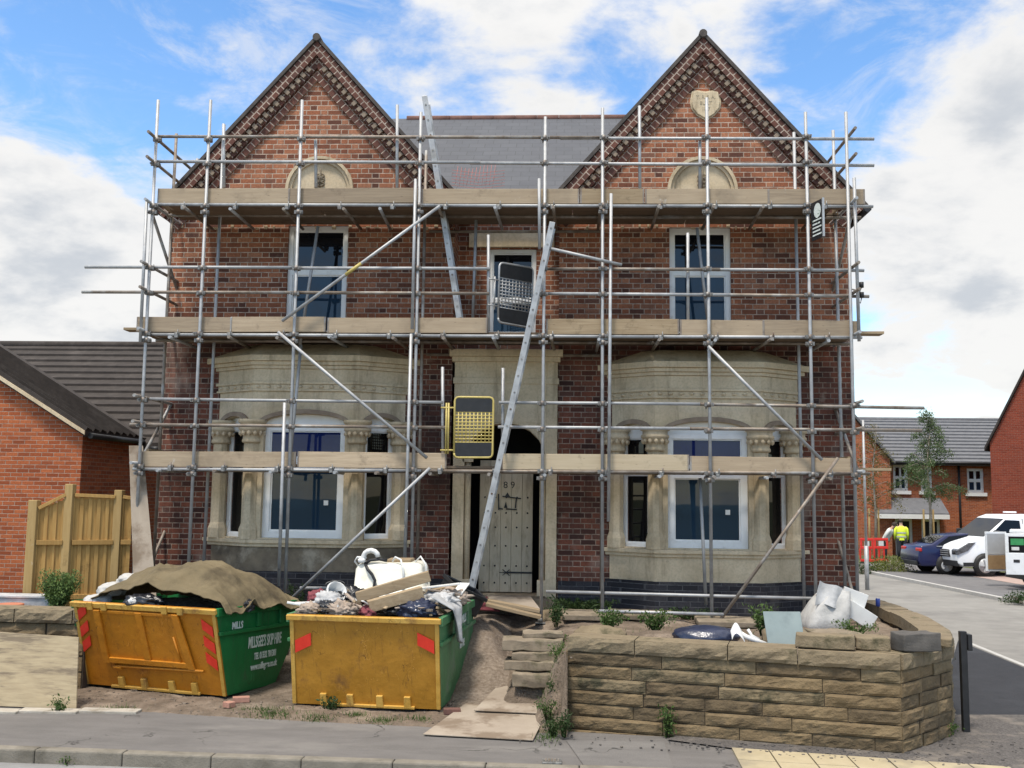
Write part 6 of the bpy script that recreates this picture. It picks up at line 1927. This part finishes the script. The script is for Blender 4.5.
# white small van with both back doors open
wp_ = gnd(1021, 588.5, .09)
v2 = thing('delivery_van', wp_, 'white delivery van with its rear doors swung open at the right edge', 'van', rot=(0, 0, R(2)), world=False)
P2 = [(0, .36, .86), (3.6, .36, .86), (4.1, .5, .84), (4.1, .9, .84), (3.3, 1.15, .84), (2.7, 1.78, .72), (2.2, 1.86, .72), (.05, 1.86, .74), (0, 1.2, .86)]
vehicle_body(v2, P2, m['vanwhite'], .05)
mb = MB(); mb.bb(-.012, .06, -.72, .72, .46, 1.74); mb.build('load_shade_slab', m['dark'], v2)  # dark slab on the closed body stands in for the shaded load space
mb = MB(); mb.bb(-.10, .0, -.84, .84, .30, .46); mb.build('rear_bumper', m['trim'], v2, bevel=.02)
for s in (-1, 1):
    mb = MB(); mb.bb(-.03, .06, s * .76, s * .87, .80, 1.22); mb.build('tail_light', m['lamp_red'], v2, bevel=.015)
wheels(v2, (.75, 3.3), .85, .31); v2.scale = (.90, .90, .90)
side_patch(v2, 'side_window', [(2.0, 1.15), (3.05, 1.15), (2.62, 1.68), (2.0, 1.68)], m['carglass'], lambda z: .86 - max(0, z - 1.2) * .18, .02, .008)
def vdoor(hy, ang, inside):
    """door leaf hinged at y = hy, swung out by ang; lining on its inner face"""
    s = 1 if hy > 0 else -1
    M_ = Matrix.Translation(V((-.03, hy, 0))) @ Matrix.Rotation(ang, 4, 'Z')
    mb = MB(); w = .74
    T_ = lambda x, y, z: (M_ @ V((x, y, z)))
    def slab(x0, x1, y0, y1, z0, z1, k):
        k.add([T_(x, y, z) for z in (z0, z1) for y in (y0, y1) for x in (x0, x1)], [(0, 2, 3, 1), (4, 5, 7, 6), (0, 1, 5, 4), (2, 6, 7, 3), (0, 4, 6, 2), (1, 3, 7, 5)])
    slab(-w, 0, -.03, .03, .48, 1.16, mb); slab(-w, 0, -.03, .03, 1.66, 1.76, mb); slab(-w, -w + .1, -.03, .03, 1.16, 1.66, mb); slab(-.1, 0, -.03, .03, 1.16, 1.66, mb)
    d = mb.build('rear_door', m['vanwhite'], v2, bevel=.012)
    mb = MB(); slab(-w + .1, -.1, -.012, .012, 1.16, 1.66, mb); mb.build('door_window', m['carglass'], d)
    return slab, d, w
sl, d, w = vdoor(-.80, R(-12), True)      # near leaf swung out towards the road
k = MB(); sl(-w + .16, -.2, -.020, -.0135, 1.40, 1.60, k); sl(-w + .16, -.2, .0135, .020, 1.40, 1.60, k); k.build('green_sticker', m['green_sticker'], d)
k = MB(); sl(-w + .18, -.34, -.021, -.0136, 1.24, 1.34, k); k.build('white_notice', m['white'], d)
k = MB(); sl(-w + .22, -.34, -.038, -.031, .86, .95, k); k.build('door_handle', m['trim'], d)
sl, d, w = vdoor(.80, R(8), False)
k = MB(); sl(-w + .05, -.05, -.045, -.0305, .55, 1.0, k); k.build('hardboard_lining', m['hardboard'], d)
k = MB(); sl(-w + .05, -.05, -.042, -.0305, 1.03, 1.70, k); k.build('grey_lining', m['greypanel'], d)

# ------------------------------------------------------------------ barriers, post, people
m['barrier'] = mottle('red_barrier_plastic', (.62, .025, .02), (.74, .05, .035), 5, .45, .05)
def barrier(px0, px1, Y, label, proto=[None]):
    p = V(((xx(px0, 560, Y) + xx(px1, 560, Y)) / 2, Y, -.02)); w = (xx(px1, 560, Y) - xx(px0, 560, Y)) / 2
    t = thing('safety_barrier', p, label, 'barrier', 'red plastic barriers', world=False)
    mb = MB(); mb.bb(-w, w, -.03, .03, .95, 1.05); mb.bb(-w, w, -.03, .03, .62, .72); mb.bb(-w, w, -.03, .03, .12, .22)
    k = -w
    while k <= w: mb.bb(k - .03, k + .03, -.02, .02, .221, .619); k += .19
    for k in (-w + .04, w - .04): mb.bb(k - .04, k + .04, -.026, .026, .721, .949)
    mb.build('barrier_panel', m['barrier'], t, bevel=.01)
    mb = MB(); mb.bb(-w * .35, w * .35, -.02, .02, .74, .93); mb.build('reflective_strip', m['white'], t)
    for s in (-1, 1):
        mb = MB(); mb.bb(s * w * .7 - .06, s * w * .7 + .06, -.25, .25, 0, .08); mb.bb(s * w * .7 - .04, s * w * .7 + .04, -.05, .05, .081, .119); mb.build('foot', m['trim'], t)
barrier(860.5, 874, 41.0, 'red plastic barrier half hidden by the pale lamp column')
barrier(874.5, 888.5, 41.3, 'red plastic barrier in front of the bending worker')
lp0 = gnd(867.3, 590); 
lc = thing('lamp_column', lp0, 'slim pale grey column rising beside the right-hand scaffold end', 'lamp column')
mb = MB(); zt9 = at(866.3, 420, lp0.y).z; mb.tube((lp0.x, lp0.y, -.1), (lp0.x, lp0.y, 1.25), .06, 12, .06); mb.build('column_base', m['galv'], lc)
mb = MB(); mb.tube((lp0.x, lp0.y, 1.25), (lp0.x, lp0.y, zt9), .038, 12, .032); mb.build('column_shaft', m['galv'], lc)

m['skin'] = mottle('skin', (.45, .27, .19), (.50, .31, .22), 9, .6, 0)
m['hivis'] = mottle('hivis_yellow', (.66, .78, .04), (.74, .86, .07), 12, .7, .1)
m['trousers'] = mottle('dark_trousers', (.02, .022, .03), (.035, .037, .045), 12, .9, .2)
m['shirt'] = mottle('pale_shirt', (.52, .53, .50), (.64, .64, .60), 12, .85, .2)
m['hair'] = mottle('dark_hair', (.03, .02, .015), (.05, .035, .025), 20, .8, .3)
def skin_mesh(name, verts, edges, radii, mat, parent, sub=2, root=0):
    me = bpy.data.meshes.new(name); me.from_pydata(verts, edges, []); me.update()
    o = bpy.data.objects.new(name, me); COL.objects.link(o); o.parent = parent
    me.materials.append(mat)
    sk = o.modifiers.new('skin', 'SKIN'); sk.use_smooth_shade = True
    lay = me.skin_vertices[0].data if me.skin_vertices else None
    if lay is None:
        bpy.context.view_layer.objects.active = o
    for i, r in enumerate(radii):
        me.skin_vertices[0].data[i].radius = (r, r) if not isinstance(r, tuple) else r
        me.skin_vertices[0].data[i].use_root = (i == root)
    o.modifiers.new('sub', 'SUBSURF').levels = 1; o.modifiers['sub'].render_levels = sub
    return o
def tubes(name, chains, mat, parent):
    mb = MB(); mb.smooth = True
    for pts, rad in chains:
        mb.pipe(pts, .05, 12, rad)
    return mb.build(name, mat, parent)
def person(loc, rz, label, top, lean=0.0, vest=True):
    t = thing('person', loc, label, 'person', rot=(0, 0, R(rz)), world=False)
    # local: faces -y, z up; joints
    def J_(x, y, z):                         # lean the trunk forward about the hips
        if z > .95:
            c, s = math.cos(lean), math.sin(lean); dz_ = z - .95
            return (x, y * c - dz_ * s, .95 + dz_ * c + y * s)
        return (x, y, z)
    vs = [J_(0, 0, .95), J_(0, .01, 1.15), J_(0, .02, 1.38), J_(0, .01, 1.50), J_(0, -.02, 1.58), J_(0, -.03, 1.70),
          J_(-.19, .01, 1.42), J_(-.25, .03, 1.14), J_(-.24, -.08, .92), J_(-.235, -.11, .82),
          J_(.19, .01, 1.42), J_(.25, .03, 1.14), J_(.23, -.12, .95), J_(.22, -.16, .86),
          (-.10, 0, .88), (-.11, -.02, .50), (-.11, .02, .09), (-.115, -.12, .04), (.10, 0, .88), (.12, .03, .50), (.12, .05, .09), (.125, -.08, .04)]
    es = [(0, 1), (1, 2), (2, 3), (3, 4), (4, 5), (2, 6), (6, 7), (7, 8), (8, 9), (2, 10), (10, 11), (11, 12), (12, 13), (0, 14), (14, 15), (15, 16), (16, 17), (0, 18), (18, 19), (19, 20), (20, 21)]
    rr = [(.15, .11), (.15, .10), (.17, .11), .065, .075, .095, .065, .048, .038, .03, .065, .048, .038, .03, .09, .062, .045, .04, .09, .062, .045, .04]
    skin_mesh('body', vs, es, rr, m['skin'], t)
    # clothing: trousers, jacket with sleeves, hair
    tubes('trousers', [([(-.10, 0, .98), (-.10, 0, .86), (-.11, -.02, .50), (-.11, .02, .10)], [.13, .115, .085, .075]), ([(.10, 0, .98), (.10, 0, .86), (.12, .03, .50), (.12, .05, .10)], [.13, .115, .085, .075])], m['trousers'], t)
    mb = MB(); mb.smooth = True
    rings = [(.90, .20, .145), (1.05, .19, .14), (1.25, .205, .145), (1.40, .215, .14), (1.46, .15, .11), (1.50, .08, .085)]
    vs2 = []
    for z, a, b in rings:
        for k in range(16):
            an = 2 * math.pi * k / 16; vs2.append(J_(a * math.cos(an), b * math.sin(an), z))
    mb.add(vs2, [(j * 16 + i, j * 16 + (i + 1) % 16, (j + 1) * 16 + (i + 1) % 16, (j + 1) * 16 + i) for j in range(len(rings) - 1) for i in range(16)])
    for s, el, wr in ((-1, J_(-.25, .03, 1.14), J_(-.24, -.08, .93)), (1, J_(.25, .03, 1.14), J_(.23, -.12, .96))):
        mb.pipe([J_(s * .15, .01, 1.42), J_(s * .21, .01, 1.38), el, wr], .06, 12, [.08, .08, .062, .052])
    j = mb.build('jacket', top, t)
    if vest:
        k = MB(); k.smooth = True
        for z in (1.02, 1.18):
            v3 = []
            for zz_ in (z, z + .05):
                for q in range(16):
                    an = 2 * math.pi * q / 16; v3.append(J_(.216 * math.cos(an), .155 * math.sin(an), zz_))
            k.add(v3, [(i, (i + 1) % 16, 16 + (i + 1) % 16, 16 + i) for i in range(16)])
        k.build('reflective_band', m['alloy'], j, recalc=False)
    bm = MB(); hc = V(J_(0, -.025, 1.70)); bm.smooth = True
    bm.lathe([(.0, .115), (.06, .10), (.095, .05), (.103, .0), (.095, -.03)], hc + V((0, .014, .005)), 14)
    bm.build('hair', m['hair'], t)
    fc = MB(); fc.lathe([(0, -.02), (.018, 0), (.010, .03), (0, .045)], hc + V((0, -.10, -.02)), 8); fc.build('nose', m['skin'], t)
    return t
ps = at(901.5, 540, 44.0); person((ps.x, 44.0, -.05), 170, 'person in yellow high visibility jacket and dark trousers standing with back turned', m['hivis'], .06)
ps = at(885, 540, 43.0); person((ps.x, 43.0, -.05), 60, 'person in pale shirt bending forward behind the red barriers', m['shirt'], .55, False)

# ------------------------------------------------------------------ planting
def leaf_quad(mb, p, s, rnd=random):
    d = V((rnd.gauss(0, 1), rnd.gauss(0, 1), rnd.gauss(0, .8))).normalized(); a = d.orthogonal().normalized(); a = Matrix.Rotation(rnd.uniform(0, 6.28), 3, d) @ a; b = d.cross(a)
    l = s * rnd.uniform(.7, 1.3); w = l * .42
    mb.add([p - a * l * .5, p + b * w * .5 + d * l * .08, p + a * l * .5, p - b * w * .5 + d * l * .08], [(0, 1, 2, 3)])
def weed(name, px, py, z, h, spread, n, mat, label, leaf=.05, stems=7, Y=None, cat='weed', group=None):
    p = gnd(px, py, z) if Y is None else V((xx(px, py, Y), Y, z))
    t = thing(name, p, label, cat, group)
    st, lf = MB(), MB()
    for i in range(stems):
        a = random.uniform(0, 6.28); r = spread * random.uniform(.2, 1); hh = h * random.uniform(.55, 1)
        tip = p + V((math.cos(a) * r, math.sin(a) * r * .7, hh)); mid = p.lerp(tip, .5) + V((0, 0, hh * .12))
        st.pipe([p + V((math.cos(a) * .02, math.sin(a) * .02, -.03)), mid, tip], .004, 4, [.006, .004, .002])
        for k in range(int(n / stems)):
            u = random.uniform(.12, 1); q = (p.lerp(mid, u * 2) if u < .5 else mid.lerp(tip, u * 2 - 1))
            leaf_quad(lf, q + V((random.gauss(0, .03), random.gauss(0, .03), random.gauss(0, .02))), leaf)
    st.build('stem', m['leaf_dark'], t); lf.build('leaves', mat, t, recalc=False)
    return t
weed('shrub', 58, 607, .85, .62, .30, 4600, m['leaf_shrub'], 'feathery green shrub in front of the timber fence', .042, 130, Y=13.75, cat='shrub')
weed('tall_weed', 668, 738, 0, .36, .12, 170, m['leaf'], 'tall green weed growing at the foot of the retaining wall', .05, 6)
weed('wall_weed', 882, 738, .10, .34, .16, 140, m['leaf'], 'sprawling weed near the wall corner foot', .04, 9)
weed('pavement_weed', 61, 713, 0, .19, .12, 110, m['leaf'], 'spiky weed at the foot of the propped plywood', .045, 9)
weed('pavement_weed', 330, 712, .0, .17, .16, 150, m['leaf_dark'], 'dark leafy weed at the yellow corner of the loaded skip', .05, 9)
weed('kerb_weed', 66, 762, -.1, .06, .2, 90, m['leaf'], 'low weeds sprouting at the kerb edge', .03, 10)
weed('path_weed', 553, 737, .0, .22, .20, 260, m['leaf_dark'], 'clump of weeds at the wall end beside the laid boards', .04, 16)
weed('step_weed', 560, 668, .55, .32, .30, 420, m['leaf'], 'loose weeds on the bank between slab steps and wall end', .035, 18, Y=12.9)
weed('step_weed', 556, 628, .82, .34, .22, 320, m['leaf_dark'], 'dark leafy weeds beside the topmost slab', .05, 14, Y=14.0)
weed('bank_weed', 556, 690, .25, .24, .16, 240, m['leaf_dark'], 'leafy weeds on the earth bank against the end of the retaining wall', .04, 18, Y=11.9)
weed('bank_weed', 561, 655, .6, .26, .18, 320, m['leaf'], 'paler weeds high on the bank by the wall coping end', .035, 14, Y=12.2)
weed('bank_weed', 548, 705, .12, .22, .16, 260, m['leaf'], 'low weeds beside the edge of the laid boards', .03, 14, Y=11.5)
weed('bank_weed', 564, 722, .05, .26, .12, 260, m['leaf_dark'], 'dark weeds at the bottom corner of the wall end', .035, 14, Y=11.05)
weed('terrace_weed', 608, 633, .85, .26, .34, 420, m['leaf'], 'bright weeds around the pale boulder', .05, 16, Y=13.5)
weed('terrace_weed', 655, 632, .85, .26, .40, 520, m['leaf'], 'bright weeds between brown boulder and scaffold foot', .05, 20, Y=13.4)
weed('terrace_weed', 762, 626, .85, .40, .26, 300, m['leaf'], 'leafy weeds just left of the pale blue-grey board', .06, 12, Y=13.3)
weed('terrace_weed', 855, 636, .80, .20, .40, 320, m['leaf'], 'low weeds below the bulk bag', .045, 16, Y=13.6)
weed('plinth_weed', 585, 603, .82, .24, .6, 700, m['leaf_dark'], 'dark weeds along the plinth right of the door', .06, 30, Y=15.4)
weed('plinth_weed', 690, 612, .80, .18, .6, 420, m['leaf_dark'], 'dark weeds under the right bay', .05, 26, Y=15.0)
weed('bay_weed', 296, 590, .7, .55, .22, 260, m['leaf_dark'], 'weeds behind the doubled scaffold pole under the left bay', .06, 12, Y=15.0)
weed('corner_weed', 945, 735, .02, .16, .2, 200, m['leaf'], 'low weeds between the wall corner and the black post', .035, 14)
p = gnd(946, 728); t = thing('red_flower', p, 'thin stem with a red flower by the wall corner', 'flower')
mb = MB(); mb.pipe([p, p + V((.03, 0, .22)), p + V((.05, 0, .42))], .004, 5); mb.build('stem', m['leaf_dark'], t)
mb = MB(); mb.lathe([(0, -.02), (.02, 0), (.012, .02), (0, .03)], p + V((.05, 0, .43)), 8); mb.build('bloom', m['lamp_red'], t)
gs = MB()
for cx, cy, sx_, sy_, n in ((-3.3, 11.72, .22, .10, 260), (-2.75, 11.62, .16, .08, 160), (-2.0, 11.6, .2, .07, 160), (-2.35, 11.85, .12, .08, 110), (-1.6, 11.7, .12, .12, 90), (-3.5, 11.95, .25, .08, 160), (2.2, 13.2, 1.0, .5, 700), (3.9, 13.0, .4, .6, 500), (-.15, 12.3, .15, .5, 300), (-.12, 11.15, .12, .25, 300), (-5.2, 11.9, .3, .06, 90), (gnd(940, 735).x, gnd(940, 735).y, .12, .07, 90)):
    for i in range(n):
        x, y = random.gauss(cx, sx_ * .6), random.gauss(cy, sy_ * .6); z = yard_z(x, y) if y > line_at(b0, b1, x).y else 0.01
        h_ = random.uniform(.02, .075); a = random.uniform(0, 6.28); w_ = .004
        gs.add([(x - w_ * math.cos(a), y - w_ * math.sin(a), z), (x + w_ * math.cos(a), y + w_ * math.sin(a), z), (x + random.gauss(0, .025), y + random.gauss(0, .025), z + h_)], [(0, 1, 2)])
tag(gs.build('grass', m['leaf'], None, recalc=False), 'thin tufts of grass on the bare earth', None, None, 'stuff')
# birches
def birch(px, py_b, py_t, Y, label, n, spread, mat, zlow):
    p = V((xx(px, py_b, Y), Y, 0)); top = at(px + 1, py_t, Y); Ht = top.z
    t = thing('birch_tree', p, label, 'tree', 'young birch trees on the estate')
    tr, lf = MB(), MB()
    tr.pipe([p + V((0, 0, -.1)), p + V((.05, 0, Ht * .3)), p + V((-.03, 0, Ht * .65)), V((top.x, Y, Ht))], .05, 8, [.075, .06, .035, .008])
    for i in range(46):
        u = zlow + (1 - zlow) * (i / 46) ** .9; z = Ht * u; a = random.uniform(0, 6.28)
        L = spread * (1 - ((u - zlow) / (1 - zlow)) ** 1.3) ** .9 * random.uniform(.6, 1.15) + .12
        q0 = p + V((0, 0, z)); q1 = q0 + V((math.cos(a) * L * .6, math.sin(a) * L * .6, L * .25)); q2 = q0 + V((math.cos(a) * L, math.sin(a) * L, L * .05))
        tr.pipe([q0, q1, q2], .01, 5, [.018, .012, .005])
        for k in range(int(n / 46 * (L / spread + .25))):
            s = random.random() ** .7
            q = (q0.lerp(q1, s * 2) if s < .5 else q1.lerp(q2, s * 2 - 1)) + V((random.gauss(0, .10), random.gauss(0, .10), random.gauss(-.06, .11)))
            leaf_quad(lf, q, .09)
    tr.build('trunk', m['bark'], t); lf.build('crown', mat, t, recalc=False)
    for dx_ in (-.22, .2):
        s = MB(); s.tube(p + V((dx_, .1, -.1)), p + V((dx_, .1, 2.15)), .045, 8); s.build('stake', m['post'], t)
birch(931, 563, 411, 46.0, 'young staked birch tree in front of the canopy of the terrace', 9500, 1.5, m['leaf_birch'], .38)
birch(876, 566, 424, 47.0, 'sparse yellowing birch beside the lamp column', 3000, 1.5, m['leaf_olive'], .30)
def bush(name, c, sz, n, mat, label, leaf=.07, cat='bush'):
    t = thing(name, V((c[0], c[1], c[2])), label, cat)
    lf = MB(); br = MB()
    for i in range(n):
        d = V((random.gauss(0, 1), random.gauss(0, 1), abs(random.gauss(0, 1)))).normalized(); r = random.uniform(.45, 1.03) + .12 * mnoise.noise(d * 3 + V(c))
        leaf_quad(lf, V(c) + V((d.x * sz[0] * r, d.y * sz[1] * r, d.z * sz[2] * r)), leaf)
    for i in range(14):
        d = V((random.gauss(0, 1), random.gauss(0, 1), abs(random.gauss(0, 1)) + .3)).normalized()
        br.pipe([V(c), V(c) + V((d.x * sz[0] * .8, d.y * sz[1] * .8, d.z * sz[2] * .8))], .012, 4)
    lf.build('foliage', mat, t, recalc=False); br.build('branches', m['bark'], t)
p = gnd(889, 572, .05); bush('clipped_bush', (p.x, p.y, 0), (.95, .6, .62), 2200, m['leaf_lime'], 'lime green bush in the bed by the red barriers')
p = gnd(867, 573, .05); bush('low_bush', (p.x - .1, p.y + .3, 0), (.55, .5, .45), 800, m['leaf_dark'], 'dark low bush around the foot of the lamp column')
p = gnd(1022, 603, .05); bush('low_bush', (p.x + .2, p.y, .05), (.75, .3, .34), 900, m['leaf_dark'], 'low dark bush at the right edge beside the kerb')
# ------------------------------------------------------------------ sky and light
SUN_EL, SUN_AZ = R(68), R(205)      # azimuth measured clockwise from +Y
world = bpy.data.worlds.new('World'); scene.world = world; world.use_nodes = True
wt = world.node_tree; wn, wl_ = wt.nodes, wt.links
bg = wn['Background']; out = wn['World Output']
sky = wn.new('ShaderNodeTexSky'); sky.sky_type = 'NISHITA'; sky.sun_disc = False
sky.sun_elevation = SUN_EL; sky.sun_rotation = SUN_AZ; sky.air_density = 1.0; sky.dust_density = .3; sky.ozone_density = 1.6
hs = wn.new('ShaderNodeHueSaturation'); hs.inputs['Saturation'].default_value = 1.18; hs.inputs['Value'].default_value = 1.55
wl_.new(sky.outputs[0], hs.inputs['Color']); wl_.new(hs.outputs[0], bg.inputs['Color']); bg.inputs['Strength'].default_value = .14
tc = wn.new('ShaderNodeTexCoord')
def wm(op, a, b=None, c=None, clamp=False):
    n = wn.new('ShaderNodeMath'); n.operation = op; n.use_clamp = clamp
    for i, v in enumerate((a, b, c)):
        if v is None: continue
        if isinstance(v, bpy.types.NodeSocket): wl_.new(v, n.inputs[i])
        else: n.inputs[i].default_value = v
    return n.outputs[0]
def wr(v, a, b, c=0., d=1., sm=True):
    n = wn.new('ShaderNodeMapRange'); n.interpolation_type = 'SMOOTHSTEP' if sm else 'LINEAR'
    wl_.new(v, n.inputs['Value'])
    for k, q in zip(('From Min', 'From Max', 'To Min', 'To Max'), (a, b, c, d)): n.inputs[k].default_value = q
    return n.outputs['Result']
vn = wn.new('ShaderNodeVectorMath'); vn.operation = 'NORMALIZE'; wl_.new(tc.outputs['Generated'], vn.inputs[0])
sp = wn.new('ShaderNodeSeparateXYZ'); wl_.new(vn.outputs[0], sp.inputs[0])
# clouds live on a sheet overhead: direction divided by height
den = wm('ADD', wm('MAXIMUM', sp.outputs[2], 0.0), .34)
cv = wn.new('ShaderNodeCombineXYZ'); wl_.new(wm('DIVIDE', sp.outputs[0], den), cv.inputs[0]); wl_.new(wm('DIVIDE', sp.outputs[1], den), cv.inputs[1]); wl_.new(wm('MULTIPLY', sp.outputs[2], 1.4), cv.inputs[2])
def wnoise(scale, detail, rough, off, dist=0.0):
    mp = wn.new('ShaderNodeMapping'); mp.inputs['Location'].default_value = off; wl_.new(cv.outputs[0], mp.inputs['Vector'])
    n = wn.new('ShaderNodeTexNoise'); n.inputs['Scale'].default_value = scale; n.inputs['Detail'].default_value = detail; n.inputs['Roughness'].default_value = rough; n.inputs['Distortion'].default_value = dist
    wl_.new(mp.outputs[0], n.inputs['Vector']); return n.outputs['Fac']
base = wnoise(3.8, 10, .60, (3.1, 1.2, 0), .25)
fine = wnoise(9.0, 7, .6, (0, 4, 2))
dens = wm('ADD', wm('MULTIPLY', base, .72), wm('MULTIPLY', fine, .28))
# where the sky is clearer or cloudier (directions in the sky)
for px, py, rad, amt in ((190, 50, 14, -.13), (60, 50, 8, -.06), (340, 20, 6, -.06), (420, 95, 5, -.05), (610, 80, 5, -.07), (850, 70, 8, -.09), (870, 385, 8, -.10), (790, 100, 6, -.06), (50, 190, 12, .09), (40, 320, 12, .10), (130, 130, 5, -.07), (500, 40, 9, .09), (990, 230, 13, .10), (920, 330, 9, .06), (890, 190, 4, -.05), (980, 70, 6, .07), (740, 20, 8, .07), (150, 90, 4, .06), (300, 90, 5, .05)):
    d = ray(px, py).normalized()
    dp = wn.new('ShaderNodeVectorMath'); dp.operation = 'DOT_PRODUCT'; wl_.new(vn.outputs[0], dp.inputs[0]); dp.inputs[1].default_value = d
    dens = wm('ADD', dens, wm('MULTIPLY', wr(dp.outputs['Value'], math.cos(R(rad)), 1.0), amt))
# clearer towards the south-west, behind the viewer
back = wm('MULTIPLY', wr(sp.outputs[1], .1, -.5), wr(sp.outputs[2], .6, .3))
dens = wm('SUBTRACT', dens, wm('MULTIPLY', back, .16))
dens = wm('ADD', dens, wr(sp.outputs[2], .50, .75, 0, .22))  # extra unseen cloud overhead, added to neutralise the blue fill
mask = wr(dens, .40, .58)
thick = wr(dens, .53, .76)
shade = wnoise(4.2, 7, .55, (7, 2, 5))
dark = wm('MULTIPLY', thick, wr(shade, .44, .62))
ramp = wn.new('ShaderNodeMix'); ramp.data_type = 'RGBA'
ramp.inputs[6].default_value = (1.0, .985, .96, 1); ramp.inputs[7].default_value = (.66, .69, .73, 1)
wl_.new(dark, ramp.inputs[0])
bg2 = wn.new('ShaderNodeBackground'); wl_.new(ramp.outputs[2], bg2.inputs['Color']); wl_.new(wm('ADD', wm('MULTIPLY', wm('MAXIMUM', wm('SUBTRACT', sp.outputs[2], .42), 0.0), 1.1), .80), bg2.inputs['Strength'])
mx = wn.new('ShaderNodeMixShader'); veil = wm('MULTIPLY', wr(wnoise(5.0, 8, .68, (2, 9, 1), .8), .42, .70), .55)
wl_.new(wm('MULTIPLY', wm('MAXIMUM', mask, veil), .97), mx.inputs[0]); wl_.new(bg.outputs[0], mx.inputs[1]); wl_.new(bg2.outputs[0], mx.inputs[2])
wl_.new(mx.outputs[0], out.inputs['Surface'])
sd_ = bpy.data.lights.new('sun', 'SUN'); sd_.energy = 3.7; sd_.angle = R(10); sd_.color = (1, .93, .83)
so = bpy.data.objects.new('sun', sd_); COL.objects.link(so)
# sun direction: azimuth clockwise from +Y
dirv = V((math.sin(SUN_AZ) * math.cos(SUN_EL), math.cos(SUN_AZ) * math.cos(SUN_EL), math.sin(SUN_EL)))
so.rotation_euler = dirv.to_track_quat('Z', 'Y').to_euler(); so.location = (0, 0, 40)
vs_ = scene.view_settings
vs_.view_transform = 'Standard'; vs_.look = 'None'; vs_.exposure = 0.24; vs_.gamma = 1; vs_.use_curve_mapping = False
scene.render.engine = 'CYCLES'
scene.cycles.use_denoising = True
scene.cycles.max_bounces = 5; scene.cycles.diffuse_bounces = 3; scene.cycles.glossy_bounces = 3; scene.cycles.transparent_max_bounces = 4
scene.cycles.caustics_reflective = False; scene.cycles.caustics_refractive = False
scene.cycles.sample_clamp_indirect = 6
